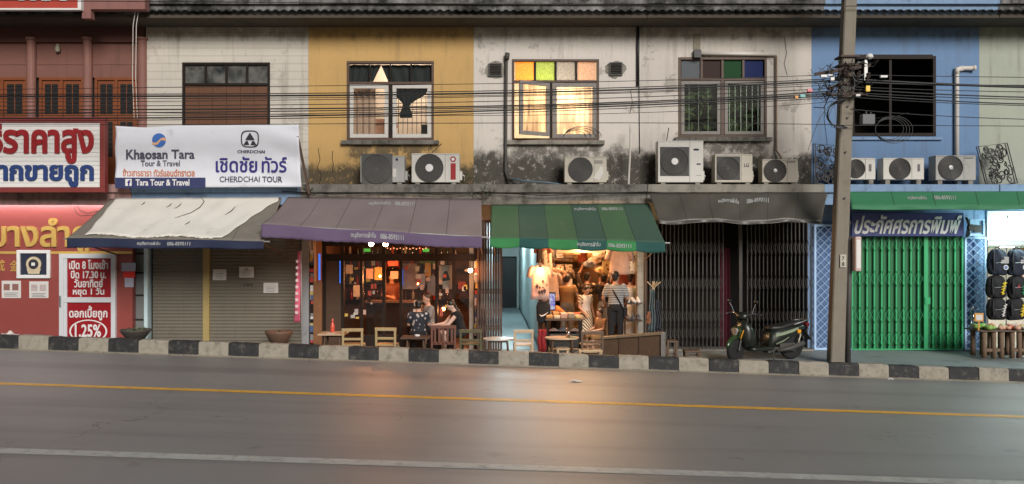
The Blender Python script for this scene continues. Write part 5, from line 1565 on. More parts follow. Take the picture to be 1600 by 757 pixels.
t, top = awning('old awning under a torn white sheet over the roller shutters', (X(172, yb), yb, Z(311, yb)), (X(440, yb), yb, Z(309, yb)), (X(105, yf), yf, Z(372, yf)), (X(412, yf), yf, Z(377, yf)), (.19, .15), M['old_awn'], M['navy_val'],
       texts=[('val', SHOPLINE, .36, .475, .2, .72), ('val', PHONE, .51, .63, .25, .68)], seed=9, scn=34, wr=.008)
M['white_sheet'] = mat('white_tarpaulin', (.74, .71, .64), rough=.7, var=.12, vscale=2, dirt=.25, dirtcol=(.22, .19, .14), dscale=1.8)
mb = MB()
def sheetf(u, v):
    e = v * .93
    lo, hi = .035 + .045 * v + .003 * math.sin(v * 17), .985 - .22 * max(0, v - .1) ** .8 + .004 * math.sin(v * 23)
    p = top(lo + (hi - lo) * u, .015 + e * (1 - .03 * math.sin(u * 12)))
    return p + Vector((0, -.01, .022 + .006 * abs(math.sin(u * 19 + 3 * v)) + .003 * math.sin(u * 47)))
mb.grid(sheetf, 110, 20)
mb.build('torn_sheet', M['white_sheet'], t, smooth=True, solid=.004)
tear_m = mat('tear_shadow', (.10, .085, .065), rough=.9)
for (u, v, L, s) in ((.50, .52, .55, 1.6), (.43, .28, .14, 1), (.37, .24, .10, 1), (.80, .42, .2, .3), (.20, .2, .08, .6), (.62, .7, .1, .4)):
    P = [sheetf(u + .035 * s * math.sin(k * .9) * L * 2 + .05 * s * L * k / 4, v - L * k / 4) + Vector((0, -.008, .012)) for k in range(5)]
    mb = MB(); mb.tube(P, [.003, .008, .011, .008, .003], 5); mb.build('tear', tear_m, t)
mb = MB()
for k in range(26):
    u = .1 + .033 * k; p = sheetf(min(u, 1), 1.0); mb.ball((p.x, p.y - .02, p.z - .005), .02 + .01 * (k % 3), 8, (2.2, 1, .8))
mb.build('rolled_hem', M['white_sheet'], t, smooth=True)
yb2 = 18.05
G1 = mat('awning_green', (.060, .125, .060), rough=.8, var=.12, dirt=.2, dirtcol=(.14, .14, .09), dscale=1.2); G2 = mat('awning_teal', (.046, .094, .064), rough=.8, var=.12, dirt=.2, dirtcol=(.10, .11, .08), dscale=1.2)
V1 = mat('valance_green', (.03, .20, .06), rough=.8, var=.12); V2 = mat('valance_teal', (.012, .075, .065), rough=.8, var=.12)
awning('green striped awning over the clothes shop', (X(768, yb2), yb2, Z(320, yb2)), (X(1014, yb2), yb2, Z(318, yb2)), (X(766, yf), yf, Z(372, yf)), (X(1039, yf), yf, Z(379, yf)), (.17, .19), [G1, G2], [V1, V2], 6,
       texts=[('top', SHOPLINE, .52, .655, .10, .19), ('top', PHONE, .69, .82, .10, .17), ('val', SHOPLINE, .495, .63, .12, .68), ('val', PHONE, .675, .805, .25, .65)], scn=6, scal=.03, seed=2, wr=.006)
M['grey_tarp'] = mat('grey_tarp', (.078, .073, .06), rough=.42, var=.15, vscale=2, dirt=.2)
yg = 17.35
awning('grey green tarpaulin awning hanging steeply over the black folding gates', (X(1014, 17.9), 17.9, Z(303, 17.9)), (X(1293, 17.9), 17.9, Z(301, 17.9)), (X(1030, yg), yg, Z(345, yg)), (X(1284, yg), yg, Z(345, yg)), (.05, .05), M['grey_tarp'], M['grey_tarp'],
       texts=[('top', SHOPLINE, .38, .50, .20, .38), ('top', PHONE, .545, .67, .18, .34)], scn=5, sag=.03, wr=.034, seed=11, arms=False)
M['green_fascia'] = mat('green_fascia', (.035, .185, .085), rough=.7, var=.1, dirt=.15)
awning('bright green rolled up awning under the blue ledge', (X(1325, 17.95), 17.95, Z(300, 17.95)), (X(1720, 17.95), 17.95, Z(299, 17.95)), (X(1330, 17.5), 17.5, Z(321, 17.5)), (X(1725, 17.5), 17.5, Z(321, 17.5)), (.09, .09), M['green_fascia'], M['green_fascia'],
       texts=[('top', SHOPLINE, .23, .305, .3, .62), ('top', PHONE, .335, .42, .3, .58)], scn=3, sag=.01, wr=.004, seed=5, arms=False)

# ------------------------------------------------------------------ air conditioners
AC = {'beige': mat('ac_beige', (.47, .43, .35), rough=.45, var=.06, dirt=.3, dirtcol=(.2, .17, .12), streak=.15), 'white': mat('ac_white', (.58, .56, .51), rough=.45, var=.06, dirt=.25, dirtcol=(.2, .17, .12), streak=.15),
      'grey': mat('ac_grey', (.36, .36, .34), rough=.5, var=.08, dirt=.3, dirtcol=(.15, .13, .1), streak=.2)}
M['grille'] = mat('fan_grille', (.105, .10, .095), rough=.5, var=.1); M['fan_grey'] = mat('fan_grey', (.075, .075, .07), rough=.6, var=.2); M['fan_dark'] = mat('fan_dark', (.045, .043, .040), rough=.6, var=.2)


def aircon(l, t_, r, b, col, cxp, rp, lab, hub=None, square=False, extra=None, y=18.14):
    fm = M['fan_dark'] if col != 'grey' else M['fan_grey']
    x0, x1, z0, z1 = X(l, y), X(r, y), max(Z(b, y), LT + .05), Z(t_, y); d = .32
    t = thing('air_conditioner', lab, 'air conditioner', ((x0 + x1) / 2, y + d / 2, LT), 'outdoor air conditioner units on the ledge')
    mb = MB(); mb.box(x0, x1, y, y + d, z0, z1); mb.build('casing', AC[col], t, bevel=.012)
    cx = X(cxp, y); cz = (z0 + z1) / 2; rr = rp * y / FPX
    mb = MB(); sp = x0 + (x1 - x0) * .70
    mb.box(sp - .004, sp + .004, y - .002, y + .01, z0 + .02, z1 - .02); mb.box(x0 + .02, x1 - .02, y - .002, y + .01, z1 - .03, z1 - .024); mb.build('panel_seam', M['grille'], t)
    mb = MB()
    if square:
        mb.box(cx - rr * 1.08, cx + rr * 1.08, y - .006, y + .02, cz - rr * 1.08, cz + rr * 1.08)
    mb.lathe([(rr, .0), (rr, -.008), (rr * .9, -.010)], (cx, y - .002, cz), 32, 'y')
    f = mb.build('fan', fm, t)
    mb = MB()
    for k in range(1, 9):
        q = rr * (.12 + .88 * k / 8); mb.rings([[(cx + (q + e * math.cos(s)) * math.cos(a), y - .022 + e * math.sin(s), cz + (q + e * math.cos(s)) * math.sin(a)) for a in [2 * PI * j / 32 for j in range(32)]] for s, e in [(2 * PI * m_ / 4, .004 if k < 8 else .010) for m_ in range(5)]], False)
    for k in range(12):
        a = 2 * PI * k / 12 + .1; mb.bar((cx + rr * .12 * math.cos(a), y - .026, cz + rr * .12 * math.sin(a)), (cx + rr * math.cos(a), y - .026, cz + rr * math.sin(a)), .004, .004)
    mb.build('fan_grille', M['grille'], f)
    if hub:
        mb = MB(); mb.lathe([(hub, 0), (hub, -.012), (hub * .6, -.016)], (cx, y - .022, cz), 18, 'y'); mb.build('hub', M['galv'] if col != 'white' else M['white'], f)
    for s in (.12, .88):
        xx = x0 + (x1 - x0) * s; mb = MB(); mb.box(xx - .05, xx + .05, y + .02, y + d - .02, LT + .001, z0 - .001); mb.build('foot', M['concrete'], t)
    mb = MB(); mb.box(x1 - .001, x1 + .05, y + .12, y + .24, z0 + .06, z0 + .26); mb.tube([(x1 + .02, y + .2, z0 + .2), (x1 + .09, y + .24, z0 + .16), (x1 + .08, y + .4, z0 + .05), (x1 + .03, F - .01, z0 + .1)], .018, 6); mb.build('pipe_cover', AC[col], t)
    if extra: extra(t, x0, x1, z0, z1, y)
    return t


def ex_red(t, x0, x1, z0, z1, y):
    a = X(704, y); mb = MB(); mb.box(a, a + .115, y - .004, y + .002, z0 + .06, z1 - .22); mb.build('red_label', M['poster_red'], t)
    mb = MB(); mb.lathe([(.065, 0), (.065, -.005)], (a + .055, y, z1 - .13), 20, 'y'); mb.build('round_badge', M['poster_red'], t)
    mb = MB(); mb.lathe([(.035, 0), (.035, -.002)], (a + .055, y - .006, z1 - .13), 16, 'y'); mb.build('badge_centre', M['white'], t)
def ex_panel(t, x0, x1, z0, z1, y):
    mb = MB()
    for q in range(2): mb.box(x0 + .55 + .15 * q, x0 + .65 + .15 * q, y - .006, y + .002, z0 + .12, z1 - .28)
    mb.build('vent_panel', AC['white'], t)
    mb = MB(); mb.lathe([(.03, 0), (.03, -.004)], (x1 - .17, y, z1 - .08), 14, 'y'); mb.build('badge', M['navy_val'], t)
def ex_swirl(t, x0, x1, z0, z1, y):
    mb = MB(); mb.prism([(x1 - .30, z0 + .10), (x1 - .17, z0 + .05), (x1 - .08, z0 + .20), (x1 - .08, z0 + .34), (x1 - .14, z0 + .36), (x1 - .19, z0 + .26)], y - .005, y + .002); mb.build('pale_panel', AC['white'], t)
    mb = MB(); [mb.box(x1 - .27, x1 - .09, y - .006, y + .002, z1 - .11 - .04 * k, z1 - .09 - .04 * k) for k in range(2)]; mb.build('vent_lines', M['grille'], t)
def ex_big(t, x0, x1, z0, z1, y):
    mb = MB(); mb.ball((x1 - .16, y - .001, z1 - .20), .035, 12, (2.0, .12, .7)); mb.box(x1 - .15, x1 - .06, y - .004, y + .002, z0 + .39, z0 + .42); mb.build('badge', M['navy_val'], t)
    mb = MB(); mb.box(x1 - .16, x1 - .04, y - .004, y + .002, z0 + .15, z0 + .158); mb.build('handle_line', M['grille'], t)
def ex_lg(t, x0, x1, z0, z1, y):
    mb = MB(); flat_text(mb, 'LG', x1 - .19, x1 - .08, z1 - .29, z1 - .21, y, .02, .004); mb.build('lettering', M['ink'], t)
def ex_small(t, x0, x1, z0, z1, y):
    mb = MB(); mb.box(x1 - .26, x1 - .06, y - .004, y + .002, z1 - .075, z1 - .05); mb.build('badge', M['grille'], t)
def ex_square(t, x0, x1, z0, z1, y):
    mb = MB(); mb.box(x1 - .15, x1 - .09, y - .004, y + .002, z1 - .30, z1 - .14); mb.build('side_vent', M['grille'], t)
aircon(563, 244, 632, 292, 'grey', 589, 22.5, 'dull grey air conditioner with vent panel, left of the pair under the ochre house window', None, True, ex_panel)
aircon(643, 240, 718, 292, 'white', 671, 21.5, 'white air conditioner with a red label on its right side', .085, False, ex_red)
aircon(882, 245, 948, 288, 'beige', 907, 18.5, 'beige air conditioner with dark fan and pale swirl below the lit window', None, False, ex_swirl)
aircon(1028, 220, 1099, 287, 'white', 1054, 21, 'large tall air conditioner, biggest one on the ledge', .075, True, ex_big)
aircon(1117, 241, 1176, 287, 'beige', 1138, 17, 'beige air conditioner with two letters on it beside the largest unit', None, True, ex_lg)
aircon(1191, 249, 1247, 286, 'beige', 1211, 17, 'small air conditioner at the right end of the grey white house', .045, False, ex_small)
aircon(1316, 247, 1368, 281, 'white', 1337, 14, 'air conditioner half hidden behind the utility pole', None, False, ex_square)
aircon(1380, 247, 1444, 281, 'white', 1406, 16, 'air conditioner with dark fan, middle one below the dark open window', None, False, ex_square)
aircon(1462, 243, 1525, 282, 'grey', 1485, 18.5, 'greyish air conditioner with pale hub below the white elbow pipe', .05, False, ex_small)

# ------------------------------------------------------------------ pipes, vents and brackets on the upper walls
yw = F - .06
mb = MB(); mb.tube([(X(793, yw), yw - .03, Z(88, yw)), (X(791, yw), yw, Z(96, yw)), (X(790, yw), yw, Z(268, yw)), (X(794, yw), yw - .05, Z(280, yw)), (X(803, yw), yw - .2, Z(287, yw)), (X(812, yw), yw - .3, Z(289, yw))], .038, 10)
mb.tube([(X(792, yw), yw - .05, Z(94, yw)), (X(793, yw), yw - .05, Z(84, yw))], .055, 10)
tag(mb.build('drain_pipe', M['pipe_dark'], smooth=True), 'black pipe running down beside the lit coloured window', 'pipe')
mb = MB(); mb.tube([(X(1092, yw), yw, Z(84, yw)), (X(1213, yw), yw, Z(85, yw))], .045, 10); o1 = mb
t = thing('wall_pipe', 'white pipe over the green and blue window panes', 'pipe', (X(1150, yw), yw, Z(90, yw)))
mb.build('tube', M['pvc'], t, smooth=True)
mb = MB(); mb.box(X(1084, yw), X(1095, yw), yw - .06, yw + .059, Z(91, yw), Z(79, yw)); mb.build('end_cap', M['black'], t)
mb = MB(); mb.tube([(X(1213, yw), yw, Z(88, yw)), (X(1213, yw), yw, Z(235, yw)), (X(1219, yw), yw - .06, Z(247, yw)), (X(1221, yw), yw - .1, Z(258, yw))], .024, 8)
tag(mb.build('wall_pipe', mat('rusty_pipe', (.22, .15, .10), rough=.7, var=.3), smooth=True), 'thin rusty pipe running down at the right of the grey white house', 'pipe')
mb = MB(); mb.tube([(X(1495, yw), yw, LT), (X(1495, yw), yw, Z(112, yw)), (X(1497, yw), yw, Z(108, yw)), (X(1503, yw), yw, Z(107, yw)), (X(1522, yw), yw - .02, Z(107, yw))], .05, 10)
mb.tube([(X(1495, yw), yw, Z(116, yw)), (X(1495, yw), yw, Z(109, yw)), (X(1504, yw), yw, Z(107, yw))], .062, 10); mb.tube([(X(1519, yw), yw - .02, Z(107, yw)), (X(1523, yw), yw - .02, Z(107, yw))], .062, 10)
tag(mb.build('wall_pipe', M['pvc'], smooth=True), 'white elbow pipe standing against the blue wall', 'pipe')
mb = MB(); mb.tube([(X(985, 18.4), 18.4, Z(195, 18.4)), (X(984, 18.4), 18.4, Z(250, 18.4)), (X(982, 18.4), 18.4, LT)], .022, 6); tag(mb.build('thin_pole', M['pvc']), 'thin pale pole standing on the ledge right of the beige air conditioner', 'pole')
mb = MB(); mb.tube([(X(997, yw), yw + .02, Z(26, yw)), (X(997, yw), yw + .02, Z(134, yw))], .034, 8); mb.tube([(X(999, yw), yw + .04, Z(134, yw)), (X(1000, yw), yw + .04, Z(240, yw))], .008, 5)
tag(mb.build('drain_pipe', M['black'], smooth=True), 'dark gutter downpipe between the two off white houses', 'pipe')
for (l, t_, r, b, lab) in ((763, 99, 785, 121, 'square dark vent in the wall left of the lit window'), (951, 98, 973, 119, 'square dark vent in the wall right of the lit window')):
    t = thing('wall_vent', lab, 'vent', (X((l + r) / 2), F - .02, Z(b)), 'vents beside the lit window')
    cx, cz = X((l + r) / 2), Z((t_ + b) / 2); mb = MB(); q = random.Random(l)
    mb.prism([(cx + (.23 + q.uniform(-.04, .04)) * math.cos(a), cz + (.20 + q.uniform(-.03, .03)) * math.sin(a)) for a in [2 * PI * k / 16 for k in range(16)]], F - .012, F - .001); mb.build('cement_patch', M['concrete'], t)
    mb = MB(); frame_rect(mb, cx - .15, cx + .15, cz - .15, cz + .15, F - .05, F - .0125, .025); mb.build('frame', M['pipe_dark'], t)
    mb = MB(); [mb.box(cx - .125, cx + .125, F - .04, F - .02, cz - .12 + .06 * k, cz - .08 + .06 * k) for k in range(4)]; mb.build('slats', M['void'], t)
mb = MB(); mb.box(X(1083), X(1094), F - .02, F - .001, Z(78), Z(54)); tag(mb.build('wall_vent', mat('breeze_block', (.26, .22, .15), var=.35, vscale=14, dirt=.4)), 'tan perforated vent brick above the white pipe', 'vent')

mb = MB(); mb.tube([(X(797, 18.5), 18.5, Z(279, 18.5)), (X(820, 18.45), 18.45, Z(283, 18.45)), (X(850, 18.4), 18.4, Z(285, 18.4)), (X(884, 18.4), 18.4, Z(289, 18.4))], .02, 6)
tag(mb.build('hose', mat('blue_hose', (.10, .16, .20), rough=.5), smooth=True), 'bluish hose running from the black pipe to the beige air conditioner', 'hose')
for (pts, yy, lab) in (([(440, 299), (520, 304), (610, 301), (700, 305), (752, 300)], 17.98, 'black cable slung along the ledge under the ochre house window'), ([(752, 300), (850, 306), (940, 302), (1010, 300), (1100, 305), (1200, 301), (1295, 303)], 17.97, 'black cable slung along the ledge of the two off white houses'),
                       ([(1045, 200), (1038, 240), (1030, 262), (1024, 290)], 18.62, 'black cable running down behind the largest air conditioner'), ([(632, 268), (640, 262), (655, 258), (668, 246), (690, 225)], 18.6, 'black cable climbing the wall behind the red labelled air conditioner')):
    mb = MB(); mb.tube([(X(a, yy), yy, Z(b, yy)) for a, b in pts], .010, 5); tag(mb.build('wall_cable', M['black'], smooth=True), lab, 'cable')
for hi, pts in ((2, [(497, 232), (500, 250), (496, 262), (502, 274), (499, 289)]), (2, [(520, 236), (519, 246), (521, 258), (519, 270)]), (3, [(985, 140), (988, 160), (984, 178)]), (4, [(1226, 60), (1229, 84), (1225, 100), (1230, 118)])):
    mb = MB(); mb.tube([(X(a), F - .001, Z(b)) for a, b in pts], .007, 4); mb.build('wall_crack', M['void'], houses[hi])
# wrought iron panels leaning on the ledge
def iron_panel(l, r, t_, b, y, lean, lab, seed):
    q = random.Random(seed); w, hh = X(r, y) - X(l, y), Z(t_, y) - Z(b, y); rr = .0125
    t = thing('iron_panel', lab, 'iron panel', ((X(l, y) + X(r, y)) / 2, y, LT + .005), 'wrought iron panels on the ledge'); t.rotation_euler = (R(-12), R(lean), 0)
    mb = MB(); mb.tube([(-w / 2, 0, 0), (-w / 2, 0, hh), (w / 2, 0, hh), (w / 2, 0, 0), (-w / 2, 0, 0)], .012, 6); mb.tube([(-w / 2 + .05, 0, 0), (-w / 2 + .05, 0, hh)], rr, 5); mb.tube([(w / 2 - .05, 0, 0), (w / 2 - .05, 0, hh)], rr, 5); mb.build('frame', M['iron'], t, local=True)
    mb = MB()
    for k in range(46):
        cx, cz, r0, a0 = q.uniform(-w * .36, w * .36), q.uniform(.08, hh - .08), q.uniform(.05, .12), q.uniform(0, 6); s = q.choice((1, -1))
        mb.tube([(max(-w / 2 + .03, min(w / 2 - .03, cx + r0 * (1 - j / 14) * math.cos(a0 + s * j * .5) + .01 * j * math.cos(a0))), .004 * (k % 3), max(.02, min(hh - .02, cz + r0 * (1.2 - j / 14) * math.sin(a0 + s * j * .5)))) for j in range(11)], rr, 5)
    mb.build('scrollwork', M['iron'], t, local=True)
iron_panel(1271, 1312, 222, 288, 18.3, 4, 'wrought iron scroll panel leaning left of the utility pole', 3)
iron_panel(1541, 1590, 219, 285, 18.3, -7, 'wrought iron scroll panel leaning at the pale green house', 8)

# ------------------------------------------------------------------ signs
sy = 17.6
t = thing('shop_sign', 'large white slatted sign in a dark red frame with red and blue Thai letters', 'sign', (X(40, sy), sy, Z(301, sy)))
mb = MB(); frame_rect(mb, X(-95, sy), X(165, sy), Z(301, sy), Z(184, sy), sy - .05, sy + .12, .105); mb.build('frame', mat('sign_frame_red', (.21, .035, .03), rough=.5, var=.2, dirt=.15), t, bevel=.006)
mb = MB(); za, zb = Z(293, sy), Z(191, sy); n = 15
for k in range(n): mb.box(X(-88, sy), X(158, sy), sy + .004 * (k % 2), sy + .03, za + (zb - za) * k / n + .003, za + (zb - za) * (k + 1) / n - .003)
mb.box(X(-88, sy), X(158, sy), sy + .032, sy + .04, za, zb, 1); mb.build('board', [mat('sign_white', (.74, .73, .70), rough=.6, var=.08, dirt=.15, dirtcol=(.3, .27, .22)), M['grille']], t)
mb = MB(); ptext(mb, 'ธิราคาสูง', -20, 194, 147, 256, sy, .032, .035); mb.build('red_lettering', mat('letter_red', (.30, .012, .016), rough=.5, var=.15), t)
mb = MB(); ptext(mb, 'มากขายถูก', -24, 258, 147, 293, sy, .035, .035); mb.build('blue_lettering', mat('letter_blue', (.018, .045, .17), rough=.5, var=.15), t)
sy = 17.6
t = thing('roof_sign', 'red sign with a white border at the roof edge of the red house', 'sign', (X(40, sy), sy, Z(15, sy)))
mb = MB(); mb.box(X(-120, sy), X(122, sy), sy, sy + .1, Z(13, sy), Z(-40, sy)); mb.build('board', mat('roof_sign_red', (.42, .055, .035), rough=.5, var=.12), t)
mb = MB(); mb.box(X(-120, sy), X(127, sy), sy - .01, sy + .11, Z(16, sy), Z(13, sy) - .001); mb.box(X(121.5, sy), X(127, sy), sy - .009, sy + .11, Z(13, sy), Z(-40, sy)); mb.build('border', M['white'], t, bevel=.005)
mb = MB(); ptext(mb, 'ทอง', 30, -36, 114, 3, sy, .04, .02); mb.build('lettering', M['white'], t)
mb = MB(); mb.box(X(128, 17.7), X(142, 17.7), 17.7, 17.86, Z(29, 17.7), Z(-40, 17.7)); mb.box(X(142, 17.7) + .002, X(227, 17.7), 17.68, 17.90, Z(15, 17.7), Z(-40, 17.7))
mb.build('parapet_box', mat('pink_parapet', (.24, .11, .095), rough=.75, var=.15, streak=.3), houses[0])

# tour banner
by = 17.72
t = thing('banner', 'white vinyl banner with blue and black tour company lettering above the white awning', 'banner', (X(322, by), by, Z(293, by)))
def bn(u, v):
    x = X(179.5, by) + (X(466, by) - X(179.5, by)) * u + .06 * u * (1 - v); zt, zb_ = Z(197 - 2 * u, by), Z(293.5 - 1 * u, by)
    z = zb_ + (zt - zb_) * v - .035 * (max(0, 1 - abs(u - .16) / .16)) * v ** 4
    c1 = abs((1 - v) - u * 1.3) if u < .5 else abs((1 - v) - (1 - u) * 1.9)
    yy = by + .022 + .022 * math.sin(14 * (u * .7 + (1 - v) * .9 if u < .5 else (1 - u) * 1.2 + (1 - v))) * max(0, 1 - 2.2 * min(u, 1 - u)) - .012 * math.sin(u * PI)
    return (x, max(by + .002, yy), z)
mb = MB(); mb.grid(bn, 90, 30); mb.build('sheet', mat('vinyl_white', (.72, .74, .80), rough=.45, var=.04, vscale=2, dirt=.06), t, smooth=True, solid=.003)
mb = MB(); mb.box(X(180, by), X(321, by), by - .006, by + .001, Z(294.5, by), Z(278, by)); mb.build('navy_strip', mat('banner_navy', (.03, .04, .12), rough=.5), t)
ink = mat('banner_ink', (.07, .065, .10), rough=.5, var=0); bi = mat('banner_blue', (.03, .022, .20), rough=.5, var=0); og = mat('banner_orange', (.55, .17, .06), rough=.5, var=0)
for s_, l_, t_, r_, b_, w_ in (('Khaosan Tara', 197, 234, 304, 249, .024), ('Tour & Travel', 220, 251, 281, 260.5, .014), ('CHERDCHAI', 371, 235, 414, 240, .03), ('CHERDCHAI TOUR', 343, 276, 441, 285, .012)):
    mb = MB(); ptext(mb, s_, l_, t_, r_, b_, by, w_, .004); mb.build('lettering', ink, t)
mb = MB(); ptext(mb, 'ข้าวสารธารา ทัวร์แอนด์ทราเวล', 192, 264, 304, 276, by, .02, .004); mb.build('orange_lettering', og, t)
mb = MB(); ptext(mb, 'เชิดชัย', 337, 245, 402, 270, by, .02, .004); mb.build('blue_lettering', bi, t)
mb = MB(); ptext(mb, 'ทัวร์', 409, 245, 448, 270, by, .02, .004); mb.build('blue_lettering', bi, t)
mb = MB(); ptext(mb, 'Tara Tour & Travel', 212, 280.5, 296, 290.5, by - .007, .025, .004); mb.build('white_lettering', M['white'], t)
def disc(cx, cz, r, y0, y1, n=28, a0=0, a1=2 * PI): return [(cx + r * math.cos(a0 + (a1 - a0) * k / n), cz + r * math.sin(a0 + (a1 - a0) * k / n)) for k in range(n)]
cx, cz, r = X(248.5, by), Z(219.5, by), .15
mb = MB(); mb.prism(disc(cx, cz, r, 0, 0), by - .004, by + .001); mb.build('logo_globe', mat('logo_blue', (.05, .16, .50), rough=.5), t)
mb = MB()
up_ = [(cx - r * .98 + 2 * r * .98 * k / 12, cz - .035 + .075 * (k / 12) + .035 * math.sin((k / 12 - .5) * 2 * PI)) for k in range(13)]
lo_ = [(x_, z_ - .055 + .01 * math.sin(k)) for k, (x_, z_) in enumerate(up_)]
mb.prism(up_ + lo_[::-1], by - .0065, by - .0042); mb.build('logo_wave', mat('logo_orange', (.75, .42, .22), rough=.5), t)
cx, cz = X(390.5, by), Z(217.5, by)
mb = MB()
def sq(s): return [(cx + s * .195 * abs(math.cos(a)) ** .6 * (1 if math.cos(a) > 0 else -1), cz + s * .185 * abs(math.sin(a)) ** .6 * (1 if math.sin(a) > 0 else -1)) for a in [2 * PI * k / 32 + .01 for k in range(32)]]
o_, i_ = sq(1), sq(.88)
mb.rings([[(x_, by - d_, z_) for x_, z_ in p_] for p_, d_ in ((o_, 0), (o_, .004), (i_, .005), (i_, 0))], False)
mb.prism([(cx, cz + .14), (cx + .10, cz - .02), (cx - .10, cz - .02)], by - .004, by + .001)
mb.prism([(cx - .05, cz - .045), (cx - .015, cz - .13), (cx - .14, cz - .13), (cx - .09, cz - .045)], by - .004, by + .001); mb.prism([(cx + .05, cz - .045), (cx + .09, cz - .045), (cx + .14, cz - .13), (cx + .015, cz - .13)], by - .004, by + .001)
mb.build('emblem', M['ink'], t)
mb = MB(); cx, cz = X(201, by), Z(285.5, by); mb.box(cx - .07, cx + .07, by - .010, by - .0065, cz - .075, cz + .075); mb.build('icon_square', M['white'], t, bevel=.001)
mb = MB(); flat_text(mb, 'f', cx - .02, cx + .045, cz - .072, cz + .05, by - .0105, .05, .002); mb.build('icon_letter', bi, t)
mb = MB(); mb.bar((X(464, by), by + .05, Z(213, by)), (X(482, by), by + .08, Z(303, by)), .05, .05); tag(mb.build('timber_prop', M['wood_frame']), 'brown timber prop leaning at the right edge of the banner', 'timber')

# ------------------------------------------------------------------ utility pole, its fittings and the cables
PY = 16.45
pxb, pxt = X(1309.5, PY), X(1334, PY); ztop = 9.0; zt0 = Z(0, PY)
def pole_x(z): return pxb + (X(1331, PY) - pxb) * z / zt0
P = thing('utility_pole', 'tall square concrete utility pole leaning slightly on the pavement', 'pole', (pxb, PY + .14, 0))
mb = MB(); rings = []
for k in range(13):
    z = -.3 + (ztop + .3) * k / 12; w, d = .144 - .024 * k / 12, .125 - .02 * k / 12; c = .022; xx = pole_x(z) + .003 * math.sin(k * 2)
    rings.append([(xx + a, PY + .14 + b, z) for a, b in ((-w + c, -d), (w - c, -d), (w, -d + c), (w, d - c), (w - c, d), (-w + c, d), (-w, d - c), (-w, -d + c))])
mb.rings(rings); mb.build('shaft', mat('pole_concrete', (.225, .20, .16), rough=.85, var=.22, vscale=4, dirt=.4, dirtcol=(.13, .10, .07), dscale=2, streak=.45, bump=.4, bscale=40), P)
mb = MB()
for py in (166, 184, 238, 310): mb.lathe([(.022, 0), (.022, -.006)], (pole_x(Z(py, PY)) + .01 * math.sin(py), PY - .001, Z(py, PY)), 10, 'y')
mb.build('bolt_hole', M['black'], P)
for py in (88, 101, 119, 131):
    mb = MB(); mb.box(pole_x(Z(py, PY)) - .19, pole_x(Z(py, PY)) + .19, PY - .03, PY + .31, Z(py, PY) - .018, Z(py, PY) + .018); mb.build('steel_band', M['rust_gate'], P)
mb = MB(); z = Z(122, PY); mb.bar((X(1272, PY), PY - .06, z + .06), (X(1358, PY), PY - .06, z + .24), .05, .06); mb.bar((X(1290, PY), PY - .09, Z(150, PY)), (X(1352, PY), PY - .09, Z(148, PY)), .04, .05); mb.build('cross_arm', M['rust_gate'], P)
q = random.Random(21); mb = MB()
for k in range(16):
    px = q.uniform(1280, 1352); py = 128 - (px - 1280) * .35 + q.uniform(-8, 26); mb.lathe([(.028, -.05), (.035, -.02), (.02, 0), (.035, .02), (.024, .05)], (X(px, PY), PY - .10 - q.uniform(0, .08), Z(py, PY)), 8)
mb.build('insulator', mat('insulator', (.05, .035, .028), rough=.35, var=.4), P)
mb = MB()
for k in range(70):
    a = (q.uniform(1278, 1352), q.uniform(95, 152)); b = (a[0] + q.uniform(-24, 24), a[1] + q.uniform(-14, 14)); m_ = ((a[0] + b[0]) / 2 + q.uniform(-6, 6), (a[1] + b[1]) / 2 + q.uniform(2, 12)); yy = PY - .05 - q.uniform(0, .14)
    sh = lambda p: (X(p[0], PY), yy, Z(p[1] - (p[0] - 1316) * .22, PY))
    mb.tube([sh(a), sh(m_), sh(b)], q.uniform(.006, .013), 5)
mb.build('wire_tangle', M['black'], P)
def tagbox(l, t_, r, b, col, nm):
    mb = MB(); mb.box(X(l, PY), X(r, PY), PY - .20, PY - .15, Z(b, PY), Z(t_, PY)); mb.build('splice_box', mat(nm, col, rough=.4), P, bevel=.006)
tagbox(1277, 120, 1287, 124, (.75, .74, .7), 'splice_white'); tagbox(1346.5, 137, 1353, 146, (.85, .55, .04), 'splice_yellow'); tagbox(1256, 142, 1264, 146.5, (.7, .16, .2), 'splice_pink')
tagbox(1245, 150.5, 1253, 155, (.15, .45, .45), 'splice_teal'); tagbox(1237, 152.5, 1242, 157, (.65, .30, .06), 'splice_orange'); tagbox(1292, 124, 1298, 129, (.75, .74, .7), 'splice_white_two'); tagbox(1369, 121, 1380, 124.5, (.70, .70, .68), 'splice_white_three'); tagbox(1331, 150, 1338, 153.5, (.6, .6, .58), 'splice_grey'); tagbox(1288, 119.5, 1295, 122, (.65, .65, .62), 'splice_pale')
mb = MB(); mb.box(X(1346, PY), X(1351, PY), PY - .14, PY - .10, Z(128, PY), Z(99, PY)); mb.build('perforated_strip', M['galv'], P)
t = thing('security_camera', 'white dome camera on the bracket at the right of the utility pole', 'camera', (X(1353, PY), PY - .15, Z(97, PY)))
mb = MB(); mb.lathe([(.02, .0), (.07, .02), (.075, .05), (.05, .09), (.015, .105)], (X(1353, PY), PY - .16, Z(95, PY)), 16); mb.build('housing', M['white'], t, smooth=True)
mb = MB(); mb.lathe([(.012, 0), (.045, .015), (.05, .04)], (X(1353, PY), PY - .16, Z(96.5, PY)), 14); mb.tube([(X(1353, PY), PY - .1, Z(92, PY)), (X(1348, PY), PY + .0, Z(97, PY)), (X(1340, PY), PY, Z(98, PY))], .014, 6); mb.box(X(1345.5, PY), X(1349, PY), PY - .17, PY - .12, Z(106, PY), Z(97, PY)); mb.build('mount', M['galv'], t)
t = thing('number_plate', 'pale metal plate with a number on the utility pole', 'plate', (X(1318, PY), PY - .01, Z(418, PY)))
